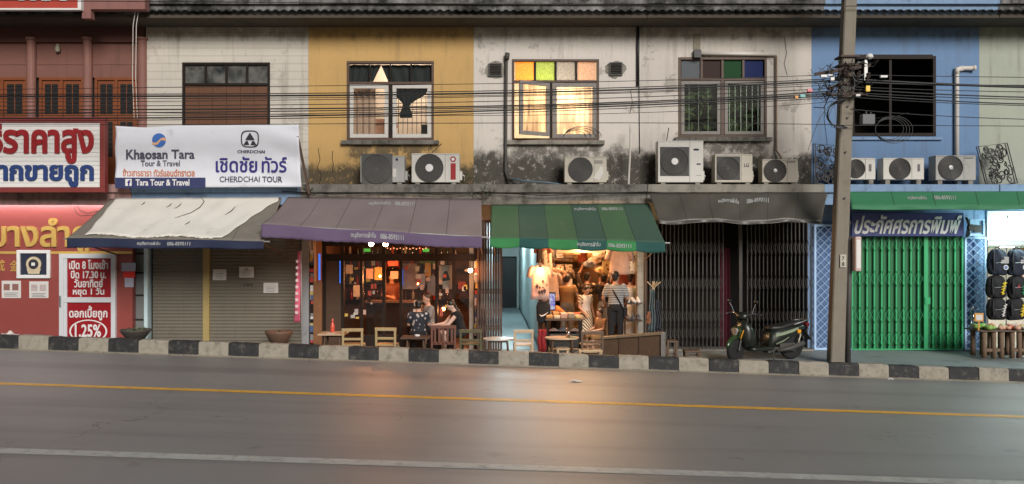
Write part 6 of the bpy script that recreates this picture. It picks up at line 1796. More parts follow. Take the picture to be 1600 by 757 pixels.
mb = MB(); mb.box(X(1312.5, PY), X(1322, PY), PY - .012, PY - .002, Z(418, PY), Z(398, PY)); mb.build('plate', mat('plate_grey', (.46, .43, .36), rough=.6, dirt=.2), t)
mb = MB(); ptext(mb, '7', 1315.5, 401, 1319.5, 407, PY - .012, .03, .003); ptext(mb, '8', 1315.5, 410, 1319.5, 416, PY - .012, .03, .003); mb.build('lettering', M['ink'], t)
mb = MB(); mb.tube([(X(1326.5, PY), PY + .06, -.1), (X(1329.5, PY), PY + .06, 2.55)], .055, 10); tag(mb.build('steel_conduit', M['pipe_dark'], smooth=True), 'dark steel conduit standing against the right side of the utility pole', 'conduit')
t = thing('hanging_sign', 'small pale sign seen edge on beside the utility pole', 'sign', (X(1336, PY), PY, Z(425, PY)))
mb = MB(); mb.box(X(1331.5, PY), X(1341, PY), PY - .16, PY + .16, Z(424, PY), Z(370, PY)); mb.build('panel', mat('pinkish_white', (.55, .42, .38), rough=.5, dirt=.15), t, bevel=.02)
mb = MB(); mb.box(X(1333, PY), X(1339.5, PY), PY - .163, PY - .155, Z(419, PY), Z(375, PY)); mb.build('face', M['white'], t)
# cable coils
mb = MB()
for k in range(6):
    cx, cz, r = X(1309 + .8 * k, PY), Z(180, PY), .23 + .012 * k; mb.tube([(cx + r * 1.0 * math.cos(a), PY - .05 - .012 * k, cz + r * math.sin(a)) for a in [R(75) + R(215) * j / 18 for j in range(19)]], .011, 5)
tag(mb.build('cable_coil', M['black'], smooth=True), 'coil of black cable hanging on the left side of the utility pole', 'cable coil')
mb = MB()
for k in range(4):
    cx, cz, r = X(1397 + 3 * k, PY), Z(200, PY), .26 + .03 * k; mb.tube([(cx + r * 1.1 * math.cos(a), PY + .2 + .02 * k, cz + r * .8 * math.sin(a)) for a in [2 * PI * j / 28 for j in range(29)]], .006, 5)
tag(mb.build('cable_coil', M['black']), 'loose loops of thin cable in front of the dark open window', 'cable coil')
mb = MB(); mb.box(X(1346, PY), X(1366, PY), PY - .05, PY + .1, Z(195, PY), Z(179, PY)); mb.box(X(1353, PY), X(1355, PY), PY, PY + .05, Z(179, PY), Z(174, PY)); mb.box(X(1360, PY), X(1362, PY), PY, PY + .05, Z(179, PY), Z(175, PY))
tag(mb.build('junction_box', mat('junction_grey', (.10, .105, .11), rough=.5), bevel=.012), 'dark grey junction box hung on the cables right of the utility pole', 'junction box')
import numpy as np
def cable(pxs, pys, r, lab, grp=None, y=PY - .08, dy=0):
    cf = np.polyfit(pxs, pys, min(3, len(pxs) - 1)); mb = MB(); n = 44; r *= .8
    mb.tube([(X(p, y), y + dy * k / n, Z(float(np.polyval(cf, p)), y)) for k, p in enumerate(np.linspace(pxs[0], pxs[-1], n))], r, 6)
    return tag(mb.build('overhead_cable', M['black'], smooth=True), lab, 'cable', grp)
L5 = (-60, 400, 800, 1100, 1318)
cable(L5, (151, 150.5, 144.5, 137, 125), .022, 'thickest black overhead cable running left from the utility pole')
cable((-60, 400, 800, 1300), (195, 194.5, 192.5, 195), .009, 'lowest thin cable running straight left from the utility pole, level with the window bottoms')
cable((-60, 400, 800, 1640), (1, 4, 7, 10), .010, 'single thin wire along the roof edge across the whole street front')
cable(L5, (141, 136, 129.5, 125, 116), .008, 'highest thin cable of the bundle running left from the utility pole')
for i, (ys, r) in enumerate([((148, 147, 141, 133.5, 122), .012), ((173, 171, 164.5, 155.5, 141), .017), ((178.5, 175, 167, 158, 146), .013), ((166, 165, 157, 149, 137), .010), ((185, 182.5, 172.5, 160, 149), .019), ((160, 157.5, 150, 142, 132), .009),
                             ((188, 186, 176.5, 163.5, 152), .010), ((176, 178.5, 181, 172, 158), .007), ((155, 154, 148, 140, 128), .009), ((181, 179, 170, 157, 144), .009)]):
    cable(L5, ys, r, 'thin black overhead cable in the bundle left of the utility pole', 'overhead cables left of the pole', PY - .12 + .03 * (i % 4))
R4 = (1330, 1400, 1500, 1660)
cable(R4, (124, 128, 133, 137), .030, 'thickest black overhead cable running right from the utility pole')
cable((1300, 1450, 1660), (196, 196.5, 198), .009, 'lowest thin cable running right from the utility pole')
for i, (ys, r) in enumerate([((117, 118.5, 120, 122), .009), ((128, 131, 133.5, 134), .022), ((140, 144, 149, 153), .017), ((145, 149, 153, 157), .012), ((148, 153, 159, 163.5), .016), ((152, 157, 162, 167), .010), ((171, 177, 183, 188), .010), ((136, 139, 142, 145), .010)]):
    cable(R4, ys, r, 'thin black overhead cable right of the utility pole', 'overhead cables right of the pole', PY - .10 + .03 * (i % 3))
mb = MB()
for (a, b, c) in (((1300, 160), (1278, 190), (1262, 235)), ((1306, 160), (1294, 185), (1316, 212)), ((1310, 150), (1286, 168), (1300, 200)), ((1288, 165), (1290, 210), (1296, 245)), ((1330, 168), (1350, 182), (1372, 190)), ((1366, 186), (1385, 183), (1420, 176))):
    mb.tube([(X(p[0], PY), PY - .02, Z(p[1], PY)) for p in (a, ((a[0] + b[0]) / 2 - 2, (a[1] + b[1]) / 2), b, ((c[0] + b[0]) / 2 - 1, (c[1] + b[1]) / 2 + 2), c)], .006, 5)
tag(mb.build('drop_wires', M['black']), 'loose drop wires hanging round the utility pole', 'wires')
# wires and ropes at the red house and ledge
mb = MB()
for s in (0, 5): mb.tube([(X(212 + s, 17.9), 17.9, Z(14, 17.9)), (X(208 + s, 17.9), 17.9, Z(40, 17.9)), (X(207 + s, 17.9), 17.9, Z(120, 17.9)), (X(208 + s, 17.9), 17.95, Z(186, 17.9))], .008, 5)
tag(mb.build('rope', M['pvc']), 'pair of pale cords hanging down the red house front', 'cord')
mb = MB()
for k, (a, b, c) in enumerate((((118, 324), (128, 338), (165, 335)), ((122, 322), (138, 334), (176, 326)))): mb.tube([(X(p[0], 18.0), 17.95, Z(p[1], 18.0)) for p in (a, ((a[0] + b[0]) / 2 - 2, (a[1] + b[1]) / 2 + 2), b, c)], .008, 5)
tag(mb.build('slack_wires', M['black']), 'slack black wires under the red house ledge', 'wires')
# twigs growing from the ledge
TW = mat('twig', (.05, .04, .025), rough=.8); LF = mat('small_leaf', (.06, .085, .03), rough=.6, var=.4)
def twig(px, py, y, seed, s, lab):
    q = random.Random(seed); t = thing('ledge_plant', lab, 'plant', (X(px, y), y, Z(py, y)), 'small plants growing on the ledge'); mb = MB(); lf = MB()
    for k in range(7):
        a = q.uniform(.2, PI - .2); L = s * q.uniform(.5, 1.1); p0 = Vector((0, 0, 0)); P_ = [p0]
        for j in range(4): p0 = p0 + Vector((math.cos(a) * L / 4, q.uniform(-.04, .04), math.sin(a) * L / 4)); a += q.uniform(-.4, .4); P_.append(p0)
        mb.tube(P_, [.008, .007, .006, .005, .003], 5)
        for p in P_[2:]:
            for _ in range(2):
                d = Vector((q.uniform(-1, 1), q.uniform(-1, 1), q.uniform(-.5, 1))) * .04; e = Vector((q.uniform(-1, 1), q.uniform(-1, 1), q.uniform(-1, 1))) * .02
                lf.face([p, p + d * .5 + e, p + d, p + d * .5 - e])
    mb.build('stems', TW, t, local=True); lf.build('leaves', LF, t, local=True)
twig(752, 312, 17.95, 3, .36, 'dry twiggy plant at the right end of the purple awning'); twig(482, 305, 17.98, 5, .22, 'small weed on the ledge by the timber prop'); twig(1244, 262, 18.2, 6, .25, 'small weed beside the smallest air conditioner'); twig(722, 286, 18.5, 9, .3, 'weed growing right of the red labelled air conditioner')
# ------------------------------------------------------------------ furniture on the pavement
M['pale_wood'] = mat('pale_wood', (.40, .29, .14), rough=.55, var=.2, vscale=9)
M['tan_wood'] = mat('tan_wood', (.50, .36, .22), rough=.5, var=.15, vscale=9)
M['dusk_wood'] = mat('dark_brown_wood', (.10, .06, .035), rough=.5, var=.3, vscale=9)
M['red_wood'] = mat('reddish_wood', (.14, .05, .03), rough=.5, var=.3, vscale=9)
M['green_wood'] = mat('olive_wood', (.10, .09, .045), rough=.5, var=.3, vscale=9)


def chair(px, y, rz, ztop, w, m, lab, slats=0, seatz=.36):
    t = thing('wooden_chair', lab, 'chair', (X(px, y), y, 0), 'wooden chairs outside the bar and shop', rz)
    d = .36; hw = w / 2; s = .022
    mb = MB(); mb.box(-hw, hw, -d / 2 + .0, d / 2, seatz - .03, seatz); mb.build('seat', m, t, local=True, bevel=.005)
    for sx in (-1, 1):
        mb = MB(); mb.box(sx * (hw - s) - s, sx * (hw - s) + s, -d / 2 - 2 * s - .001, -d / 2 - .001, 0, ztop - .03); mb.build('leg', m, t, local=True, bevel=.004)
        mb = MB(); mb.box(sx * (hw - s) - s, sx * (hw - s) + s, d / 2 - 2 * s, d / 2, 0, seatz - .031); mb.build('leg', m, t, local=True, bevel=.004)
    mb = MB(); mb.box(-hw - .005, hw + .005, -d / 2 - 2 * s - .006, -d / 2 + .004, ztop - .03, ztop + .035)
    if slats:
        for k in range(slats): xx = -hw + 2 * s + (w - 4 * s) * (k + .5) / slats; mb.box(xx - .022, xx + .022, -d / 2 - .035, -d / 2 - .012, seatz + .001, ztop - .03)
    else: mb.box(-hw + 2 * s, hw - 2 * s, -d / 2 - .034, -d / 2 - .012, ztop - .21, ztop - .16)
    mb.build('backrest', m, t, local=True, bevel=.005)
    mb = MB(); mb.box(-hw + 2 * s, hw - 2 * s, -d / 2 - .03, -d / 2 - .01, .14, .17); mb.box(-hw + 2 * s, hw - 2 * s, d / 2 - .035, d / 2 - .012, .12, .15); mb.build('stretcher', m, t, local=True)
    return t


cy = 16.95
chair(553, cy, R(3), .66, .43, M['pale_wood'], 'pale wooden chair beside the table with the red bottle')
chair(605.5, cy, R(-2), .675, .43, M['pale_wood'], 'pale wooden chair standing alone in front of the bar doors')
chair(817.5, cy, R(2), .63, .40, M['tan_wood'], 'tan wooden chair in front of the lit passage')
chair(693, 17.15, R(4), .70, .52, M['red_wood'], 'dark reddish chair with a slatted back behind the low table', 5)
chair(737, 17.1, R(-3), .62, .46, M['green_wood'], 'olive brown chair below the person in the black dress')
chair(923, 16.95, R(3), .60, .46, M['dusk_wood'], 'dark brown chair next to the table with the drinking glass')


def table(px, y, z, rx, ry, m, ml, lab, round_=True, legs=((-.6, -.6), (.6, -.6), (-.6, .6), (.6, .6))):
    t = thing('low_table', lab, 'table', (X(px, y), y, 0), 'low tables outside the bar and shop')
    mb = MB()
    if round_: mb.rings([[(rx * f * math.cos(a), ry * f * math.sin(a), zz) for a in [2 * PI * k / 32 for k in range(32)]] for f, zz in ((.97, z - .035), (1, z - .03), (1, z - .006), (.985, z))])
    else: mb.box(-rx, rx, -ry, ry, z - .035, z)
    mb.build('tabletop', m, t, local=True, bevel=.004)
    for (a, b) in legs: mb = MB(); mb.tube([(a * rx * 1.05, b * ry * 1.05, 0), (a * rx * .9, b * ry * .9, z - .036)], .022, 8); mb.build('leg', ml, t, local=True)
    mb = MB(); mb.box(-rx * .6, rx * .6, -.02, .02, z - .09, z - .036); mb.build('apron', ml, t, local=True)
    return t


def tz(py, y): return Z(py, y)
table(521, 17.0, tz(520, 17.0), .27, .26, M['tan_wood'], M['dusk_wood'], 'square tan table with a red bottle left of the bar', False)
table(650, 17.0, tz(526, 17.0), .30, .22, M['wood_frame'], M['dusk_wood'], 'brown low table with an ashtray in front of the floral shirt', False)
table(779, 17.1, tz(528.5, 17.1), .33, .28, mat('pale_top', (.52, .48, .42), rough=.35, var=.1), M['dusk_wood'], 'pale round table left of the tan chair')
table(878, 17.0, tz(527, 17.0), .36, .26, mat('blond_top', (.55, .40, .27), rough=.4, var=.12), M['dusk_wood'], 'light brown round table with a glass in front of the clothes shop')
def stool(px, y, z, w, m, lab):
    t = thing('low_stool', lab, 'stool', (X(px, y), y, 0), 'low stools on the pavement')
    mb = MB(); mb.box(-w / 2, w / 2, -.14, .14, z - .035, z); mb.build('seat', m, t, local=True, bevel=.006)
    for sx in (-1, 1):
        for sy_ in (-1, 1): mb = MB(); mb.box(sx * (w / 2 - .03) - .02, sx * (w / 2 - .03) + .02, sy_ * .11 - .02, sy_ * .11 + .02, 0, z - .036); mb.build('leg', m, t, local=True)
    mb = MB(); mb.box(-w / 2 + .05, w / 2 - .05, -.012, .012, .1, .13); mb.build('stretcher', m, t, local=True)
stool(879, 16.75, .30, .26, M['tan_wood'], 'tan stool tucked under the light brown round table'); stool(922, 16.62, .28, .48, M['tan_wood'], 'wide tan stool in front of the dark brown chair')
stool(1081, 17.0, .22, .34, M['dusk_wood'], 'low dark stool left of the scooter'); stool(1049, 17.2, .40, .24, M['dusk_wood'], 'dark stool between the counter and the folding gate')
# things on the tables
y_ = 17.0
t = thing('red_bottle', 'red sauce bottle standing on the square tan table', 'bottle', (X(519.5, y_), y_, tz(520, y_) + .001))
mb = MB(); mb.lathe([(.042, 0), (.045, .01), (.045, .15), (.022, .20), (.018, .23)], (0, 0, 0), 14); mb.build('body', mat('sauce_red', (.62, .09, .05), rough=.25), t, smooth=True, local=True)
mb = MB(); mb.lathe([(.02, .231), (.02, .25), (.008, .29)], (0, 0, 0), 12); mb.build('cap', mat('cap_red', (.70, .15, .10), rough=.4), t, smooth=True, local=True)
mb = MB(); mb.box(X(515, y_) - .03, X(527, y_) - .02, y_ - .17, y_ - .05, tz(520, y_) + .001, tz(520, y_) + .006); tag(mb.build('paper_sheet', M['paper']), 'white paper lying in front of the red bottle', 'paper')
mb = MB(); mb.lathe([(.05, 0), (.06, .035), (.05, .035), (.045, .01)], (X(652, y_), y_, tz(526, y_) + .001), 16); tag(mb.build('ashtray', M['white'], smooth=True), 'white ashtray on the brown low table', 'ashtray')
mb = MB(); mb.lathe([(.036, 0), (.044, .005), (.046, .17), (.043, .17), (.04, .01)], (X(888, y_), y_, tz(527, y_) + .002), 16); tag(mb.build('drinking_glass', glass('tumbler', (.9, .85, .85), .3, .05), smooth=True), 'tall drinking glass on the light brown round table', 'glass')
mb = MB(); mb.lathe([(.02, 0), (.085, .006), (.09, .014), (.02, .012)], (X(893, y_), y_ - .12, tz(527, y_) + .001), 18); tag(mb.build('saucer', mat('saucer_green', (.25, .30, .15)), smooth=True), 'greenish saucer beside the drinking glass', 'saucer')
mb = MB(); mb.box(X(776, 17.0), X(797, 17.0), 16.93, 17.12, tz(528.5, 17.1) + .001, tz(528.5, 17.1) + .006); tag(mb.build('menu_card', mat('pale_blue_card', (.42, .52, .55), rough=.3)), 'pale bluish menu card on the pale round table', 'menu')

# slanted wooden counter in front of the clothes shop
t = thing('wooden_counter', 'dark panelled wooden counter with slanting top in front of the clothes shop', 'counter', (X(990, 16.9), 16.9, 0))
A = Vector((X(939, 17.15), 17.15, 0)); B = Vector((X(1036, 16.62), 16.62, 0)); dv = (B - A).normalized(); nv = Vector((-dv.y, dv.x, 0))
za, zb = Z(527, 17.15), Z(519.5, 16.62)
mb = MB(); Lb = (B - A).length
def cp(u, off, z): p = A + dv * (Lb * u) + nv * off; return (p.x, p.y, z)
def slab(u0, u1, o0, o1, z0a, z0b, z1a, z1b):
    mb.rings([[cp(u, o0, z0), cp(u, o1, z0), cp(u, o1, z1), cp(u, o0, z1)] for u, z0, z1 in ((u0, z0a, z1a), (u1, z0b, z1b))])
slab(0, 1, 0, .02, .04, .04, za - .05, zb - .05); mb.build('panel', M['dusk_wood'], t)
mb = MB(); slab(-.02, .97, -.05, .16, za - .05, zb - .05, za, zb); mb.build('top_rail', mat('worn_rail', (.20, .145, .09), rough=.5, var=.3, vscale=9), t, bevel=.006)
for u in (0.0, .30, .62):
    mb = MB(); z_ = za + (zb - za) * u - .052; slab(u, u + .03, -.02, -.001, 0, 0, z_, z_); mb.build('batten', M['wood_frame'], t)
mb = MB(); slab(.975, 1.03, -.04, .06, 0, 0, zb + .0, zb + .0); mb.build('end_post', M['grey_wood'], t)
# coat stand with scarves
y_ = 17.55
t = thing('coat_stand', 'wooden coat stand with pegs hung with scarves before the black gate', 'coat stand', (X(1021, y_), y_, 0))
mb = MB(); cx = X(1021, y_); zt_ = Z(440, y_); mb.tube([(cx, y_, 0), (cx, y_, zt_)], .028, 8)
mb.build('post', M['tan_wood'], t)
mb = MB()
for (dx, dyy) in ((-.13, 0), (.15, -.02), (.05, -.14)): mb.tube([(cx, y_, zt_ - .14), (cx + dx, y_ + dyy, zt_ - .01)], .014, 6)
mb.build('peg', M['tan_wood'], t)
mb = MB()
for a in range(4): mb.tube([(cx, y_, .12), (cx + .22 * math.cos(a * PI / 2 + .5), y_ + .22 * math.sin(a * PI / 2 + .5), .02)], .018, 6)
mb.build('foot', M['dusk_wood'], t)
for (px, t_, b, w, c, lab) in ((1018, 452, 520, .13, (.10, .13, .14), 'grey blue scarf hanging long on the coat stand'), (1027, 470, 516, .12, (.05, .055, .065), 'dark scarf on the right peg of the coat stand'), (1013, 487, 506, .08, (.40, .16, .07), 'small rust cloth hanging low on the coat stand')):
    mb = MB(); mb.grid(lambda u, v: (X(px, y_) + w * (u - .5) * (.6 + .5 * v) + .01 * math.sin(v * 12), y_ - .06 - .03 * math.sin(u * 14 + v * 2), Z(t_, y_) + (Z(b, y_) - Z(t_, y_)) * v), 20, 10)
    tag(mb.build('scarf', mat('scarf_%d' % px, c, rough=.95, var=.35, vscale=14), None, smooth=True, solid=.012), lab, 'scarf')
# flag, pots
y_ = 17.6
t = thing('feather_flag', 'thin pink vertical flag on a pole beside the grey post', 'flag', (X(470, y_), y_, 0))
mb = MB(); mb.tube([(X(472, y_), y_, 0), (X(470, y_), y_, Z(392, y_))], .012, 6); mb.build('pole', M['galv'], t)
mb = MB(); mb.grid(lambda u, v: (X(469.5 - 10 * (.35 + .65 * v) * u + .0 * v, y_), y_ - .02 - .02 * math.sin(v * 9 + u * 2), Z(393 + 111 * v, y_)), 6, 24); mb.build('cloth', mat('flag_pink', (.55, .10, .17), rough=.8, var=.2), t, smooth=True, solid=.004)
mb = MB()
for k in range(9): v = .12 + .09 * k; mb.box(X(461.8 + 2 * (1 - v), y_), X(467, y_), y_ - .056, y_ - .050, Z(393 + 111 * v + 4.5, y_), Z(393 + 111 * v, y_))
mb.build('printed_marks', mat('flag_pale', (.72, .52, .50)), t)
def planter(px, y, rz_, h_, m, lab, stand):
    t = thing('planter_bowl', lab, 'planter', (X(px, y), y, 0)); mb = MB()
    if stand: mb.lathe([(.16, 0), (.14, stand)], (0, 0, 0), 16); mb.build('stand', M['concrete'], t, local=True); mb = MB()
    mb.lathe([(rz_ * .55, stand), (rz_ * .92, stand + h_ * .7), (rz_, stand + h_ * .86), (rz_ * 1.03, stand + h_), (rz_ * .93, stand + h_), (rz_ * .8, stand + h_ * .7)], (0, 0, 0), 24); mb.build('bowl', m, t, smooth=True, local=True)
    mb = MB(); mb.lathe([(rz_ * .85, stand + h_ * .75), (rz_ * .4, stand + h_ * .82), (.02, stand + h_ * .86)], (0, 0, 0), 18); mb.build('soil', M['void'], t, local=True)
    return t
y_ = 17.7
t = planter(436, y_, .29, .30, mat('pot_brown', (.15, .085, .055), rough=.6, var=.3, dirt=.3), 'brown bowl planter in front of the brown roller shutter', Z(539, y_) if Z(539, y_) > .05 else .05)
mb = MB(); mb.tube([(0, 0, .3), (.01, 0, .55)], [.03, .02], 8); mb.build('stump', TW, t, local=True)
t = planter(212, 17.6, .31, .22, mat('pot_dark', (.07, .06, .05), rough=.7, var=.3, dirt=.3), 'dark bowl planter with green leaves beside the gold shop door', max(.05, Z(531, 17.6)))
lf = MB(); q = random.Random(4)
for k in range(90):
    a, r_ = q.uniform(0, 6.28), q.uniform(0, .3); p = Vector((r_ * math.cos(a), r_ * math.sin(a), Z(531, 17.6) + .19 + q.uniform(-.02, .06))); d = Vector((q.uniform(-1, 1), q.uniform(-1, 1), q.uniform(0, .6))) * .06; e = Vector((-d.y, d.x, .01)) * .4
    lf.face([p, p + d * .5 + e, p + d, p + d * .5 - e])
lf.build('leaves', mat('pot_leaf', (.14, .20, .09), rough=.6, var=.4), t, local=True)
mb = MB(); q = random.Random(6)
mb.grid(lambda u, v: (X(-6 + 44 * u, 17.3), 17.1 + .35 * v, Z(531, 17.3) + .14 * math.sin(PI * u) * math.sin(PI * v) * (1 + .4 * math.sin(u * 21) * math.sin(v * 9))), 20, 10)
tag(mb.build('white_bundle', M['white_cloth'], None, smooth=True, solid=.02), 'crumpled pale cloth bundle behind the kerb at the left end', 'bundle')
# litter on the road
for (px, py, s, lab) in ((899, 597, .11, 'crumpled white litter on the road below the clothes shop'), (1392, 592.5, .06, 'scrap of white litter at the kerb right of the pole')):
    yy = 2.40 * FPX / (py - HOR) ; xx = X(px, yy); zz = road_z(xx); yy = (CZ - zz) * FPX / (py - HOR); xx = X(px, yy); q = random.Random(px); mb = MB()
    mb.grid(lambda u, v: (xx + s * (u - .5) * 2, yy + s * (v - .5), road_z(xx) + .006 + .03 * abs(math.sin(u * 5 + v * 3)) * math.sin(PI * u)), 8, 6); tag(mb.build('litter', M['white'], None, solid=.003), lab, 'litter')

# leaves and grit gathered in the gutter
mb = MB(); q = random.Random(31)
for k in range(420):
    xx = q.uniform(-11, 11); yy = KY - abs(q.gauss(0, .14)) - .012; s = q.uniform(.012, .04); a = q.uniform(0, 6.28); z_ = road_z(xx) + .009
    d = (s * math.cos(a), s * math.sin(a)); mb.face([(xx, yy, z_), (xx + d[0] * .5 - d[1] * .3, yy + d[1] * .5 + d[0] * .3, z_ + s * .4), (xx + d[0], yy + d[1], z_ + .003), (xx + d[0] * .5 + d[1] * .3, yy + d[1] * .5 - d[0] * .3, z_ + s * .2)])
gl_ = mb.build('gutter_litter', mat('dry_litter', (.20, .15, .09), rough=.9, var=.6, vscale=40)); gl_['kind'] = 'stuff'; gl_['label'] = 'dry leaves and grit gathered along the foot of the kerb'
# ------------------------------------------------------------------ scooter
SC = thing('scooter', 'dark green and black motor scooter parked in front of the black folding gate', 'scooter', (X(1195, 17.0), 17.0, .0), None, R(20)); SC.scale = (1.09, 1.09, 1.0)
BODY = mat('scooter_black', (.014, .017, .013), rough=.35, var=.2, coat=.25, dirt=.2, dirtcol=(.06, .055, .045)); GRN = mat('scooter_green', (.026, .052, .018), rough=.25, var=.1, coat=.5); STR = mat('scooter_stripe', (.26, .31, .21), rough=.3, var=.05)
TYR = mat('tyre', (.012, .012, .012), rough=.85, var=.2); ORG = mat('orange_lens', (.75, .33, .03), rough=.2, var=.05); LEN = mat('lamp_lens', (.42, .40, .38), rough=.12, var=.05)
def wheel(cx, cy_, r, w, yaw=0, px=0):
    Mx = Matrix.Translation((cx, cy_, r)) @ Matrix.Rotation(yaw, 4, 'Z')
    mb = MB(); mb.lathe([(r * .72, -w / 2), (r * .92, -w / 2), (r, -w * .2), (r, w * .2), (r * .92, w / 2), (r * .72, w / 2)], (0, 0, 0), 28, 'y'); mb.v = [tuple(Mx @ Vector(p)) for p in mb.v]; wh = mb.build('wheel', TYR, SC, smooth=True, local=True)
    mb = MB(); mb.lathe([(r * .72, -w * .3), (r * .62, -w * .32), (r * .62, w * .32), (r * .72, w * .3)], (0, 0, 0), 24, 'y', False); mb.lathe([(r * .2, -w * .5), (r * .2, w * .5)], (0, 0, 0), 12, 'y')
    for k in range(5): a = 2 * PI * k / 5 + .3; mb.bar((r * .15 * math.cos(a), 0, r * .15 * math.sin(a)), (r * .66 * math.cos(a), 0, r * .66 * math.sin(a)), .02, .04)
    mb.v = [tuple(Mx @ Vector(p)) for p in mb.v]; mb.build('rim', M['pipe_dark'], wh, local=True)
def loft(name, secs, m, parent=SC, n=18, pw=.75, Mx=None):
    """secs: (x, y0, zc, half width, half height) cross sections along x"""
    mb = MB(); out = []
    for (x, zc, hw, hh) in secs:
        out.append([(x, hw * abs(math.cos(a)) ** pw * (1 if math.cos(a) > 0 else -1), zc + hh * abs(math.sin(a)) ** pw * (1 if math.sin(a) > 0 else -1)) for a in [2 * PI * k / n + .05 for k in range(n)]])
    if Mx is not None: out = [[tuple(Mx @ Vector(p)) for p in r] for r in out]
    mb.rings(out); return mb.build(name, m, parent, smooth=True, local=True)
ST = Matrix.Translation((-.62, 0, 0)) @ Matrix.Rotation(R(22), 4, 'Z') @ Matrix.Translation((.62, 0, 0))
wheel(.60, 0, .25, .11); fx = ST @ Vector((-.68, 0, 0)); wheel(fx.x, fx.y, .25, .09, R(22))
mb = MB()      # front mudguard hugging the wheel
rr_ = []
for k in range(12):
    a = R(15) + R(150) * k / 11; hw = .062 * (.55 + .45 * math.sin(PI * min(1, (k + 1.2) / 12)))
    rr_.append([tuple(ST @ Vector((-.68 + (.275 + e) * math.cos(a), s * hw, .25 + (.275 + e - .03 * abs(s)) * math.sin(a)))) for s, e in ((-1.2, 0), (-.7, .035), (0, .055), (.7, .035), (1.2, 0), (0, .02))])
mb.rings(rr_); mb.build('front_mudguard', GRN, SC, smooth=True, local=True)
mb = MB()
for s in (-1, 1): mb.tube([ST @ Vector((-.68, .075 * s, .25)), ST @ Vector((-.56, .07 * s, .62))], .018, 8)
mb.tube([ST @ Vector((-.56, 0, .6)), ST @ Vector((-.46, 0, .98))], .025, 8); mb.build('fork', M['pipe_dark'], SC, local=True)
loft('leg_shield', [(-.62, .62, .06, .07), (-.58, .62, .14, .20), (-.52, .60, .20, .27), (-.44, .56, .21, .26), (-.36, .50, .19, .22), (-.33, .48, .15, .18)], BODY)
mb = MB(); mb.prism([(-.10, .50), (.10, .50), (.15, .66), (.06, .74), (-.06, .74), (-.15, .66)], -.665, -.60, None, Matrix.Rotation(R(-90), 4, 'Z')); mb.build('nose_panel', GRN, SC, local=True, bevel=.02)
mb = MB(); mb.prism([(-.02, .53), (.02, .53), (.105, .66), (.07, .70), (-.07, .70), (-.105, .66)], -.695, -.66, None, Matrix.Rotation(R(-90), 4, 'Z')); mb.build('headlight', LEN, SC, local=True, bevel=.012)
for s in (-1, 1): mb = MB(); mb.bar((-.635, .13 * s, .50), (-.60, .17 * s, .67), .03, .02); mb.build('indicator', ORG, SC, local=True, bevel=.006)
loft('floorboard', [(-.40, .27, .15, .05), (-.30, .26, .15, .05), (.05, .26, .15, .05), (.12, .28, .14, .06)], BODY)
loft('rear_body', [(.0, .34, .13, .10), (.06, .44, .17, .19), (.22, .50, .19, .20), (.45, .56, .18, .16), (.70, .63, .13, .10), (.88, .69, .07, .05), (.93, .70, .04, .03)], BODY)
for s in (-1, 1):
    mb = MB(); mb.rings([[(x, s * (y0 + .004), z + h_) , (x, s * (y0 + .004), z - h_), (x, s * (y0 - .03), z - h_), (x, s * (y0 - .03), z + h_)] for x, y0, z, h_ in ((.10, .19, .535, .026), (.30, .198, .575, .03), (.52, .180, .625, .03), (.66, .148, .665, .016))]); mb.build('side_stripe', STR, SC, local=True)
    mb = MB(); mb.rings([[(x, s * (y0 + .004), z + h_) , (x, s * (y0 + .004), z - h_), (x, s * (y0 - .03), z - h_), (x, s * (y0 - .03), z + h_)] for x, y0, z, h_ in ((.12, .185, .36, .01), (.28, .19, .42, .014), (.42, .178, .49, .008))]); mb.build('lower_stripe', mat('stripe_dull', (.20, .24, .17), rough=.3), SC, local=True)
    mb = MB(); mb.lathe([(.042, 0), (.046, .02), (.03, .035)], (.66, s * .145 if s > 0 else -.18, .60), 14, 'y'); mb.build('indicator', ORG, SC, local=True)
loft('seat', [(.04, .66, .08, .03), (.10, .68, .13, .055), (.30, .68, .145, .06), (.42, .715, .14, .065), (.62, .755, .125, .06), (.78, .78, .08, .035), (.82, .785, .04, .015)], mat('seat_vinyl', (.016, .015, .014), rough=.5, var=.15))
loft('centre_cover', [(-.34, .55, .10, .20), (-.30, .5, .09, .2)], mat('inner_plastic', (.02, .02, .02), rough=.6))
mb = MB(); mb.tube([(.55, .15, .74), (.80, .13, .80), (.92, .08, .82), (.92, -.08, .82), (.80, -.13, .80), (.55, -.15, .74)], .016, 8); mb.build('grab_rail', M['galv'], SC, local=True, smooth=True)
mb = MB(); mb.box(.90, .97, -.09, .09, .68, .76); mb.build('tail_light', mat('tail_red', (.35, .02, .015), rough=.2), SC, local=True, bevel=.015)
mb = MB(); mb.bar((.86, 0, .62), (1.02, 0, .40), .16, .02); mb.build('rear_mudguard', BODY, SC, local=True)
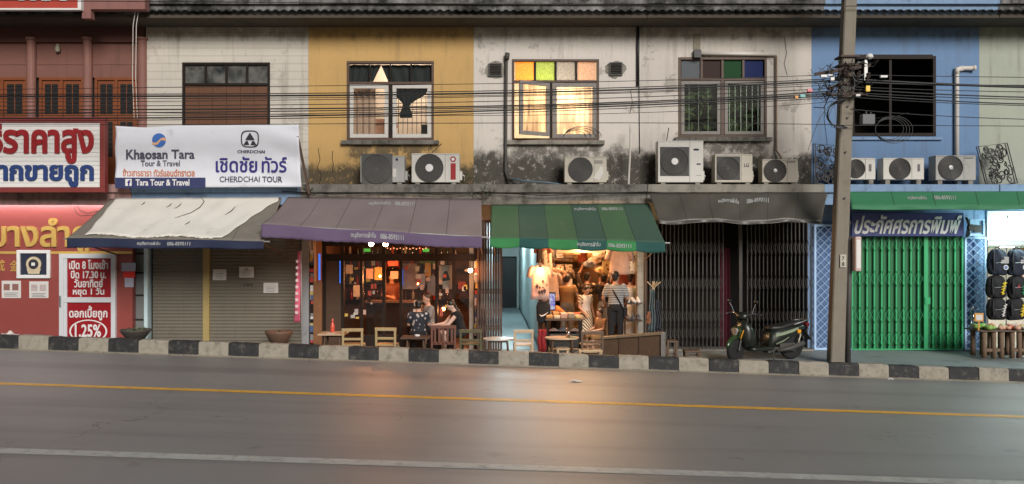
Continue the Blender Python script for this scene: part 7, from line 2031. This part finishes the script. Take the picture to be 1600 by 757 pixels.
mb = MB(); mb.tube([(.15, -.17, .22), (.45, -.18, .26), (.75, -.18, .36)], [.03, .05, .055], 12); mb.build('exhaust', M['pipe_dark'], SC, local=True, smooth=True)
mb = MB(); mb.box(.25, .62, -.13, -.05, .18, .36); mb.box(.0, .3, -.10, .10, .16, .28); mb.build('engine', M['pipe_dark'], SC, local=True, bevel=.02)
mb = MB(); mb.tube([(.62, -.15, .25), (.70, -.16, .55)], .022, 8); mb.build('shock_absorber', M['chrome'], SC, local=True)
mb = MB(); mb.tube([(.1, -.12, .2), (.02, -.26, .0)], .014, 6); mb.build('kick_stand', M['pipe_dark'], SC, local=True)
def sp(x, y, z): return ST @ Vector((x, y, z))
hbp = [(-.36, -.37, .97), (-.40, -.24, 1.0), (-.46, -.08, .96), (-.46, .08, .96), (-.40, .24, 1.0), (-.36, .37, .97)]
mb = MB(); mb.tube([sp(*p) for p in hbp], .013, 8); hbar = mb.build('handlebar', M['chrome'], SC, local=True, smooth=True)
for s in (0, -1): a, b = (hbp[0], hbp[1]) if s == 0 else (hbp[5], hbp[4]); mb = MB(); mb.tube([sp(*a), Vector(sp(*a)).lerp(sp(*b), .75)], .021, 10); mb.build('grip', TYR, hbar, local=True, smooth=True)
for s in (1, -1): mb = MB(); mb.tube([sp(-.42, .22 * s, .99), sp(-.46, .30 * s, .985), sp(-.43, .38 * s, .965)], .008, 6); mb.build('brake_lever', M['chrome'], hbar, local=True)
Mx = ST
loft('handlebar_cowl', [(-.56, .92, .05, .04), (-.52, .93, .12, .07), (-.44, .95, .13, .07), (-.38, .96, .07, .04)], BODY, Mx=ST)
for s in (1, -1):
    mb = MB(); mb.tube([sp(-.42, .20 * s, 1.0), sp(-.43, .24 * s, 1.12), sp(-.45, .28 * s, 1.20)], .008, 6); mb.build('mirror_stem', M['chrome'], SC, local=True)
    c = sp(-.45, .29 * s, 1.235); mb = MB(); mb.ball(tuple(c), .058, 14, (.45, 1.1, .75)); mb.build('mirror', BODY, SC, smooth=True, local=True)
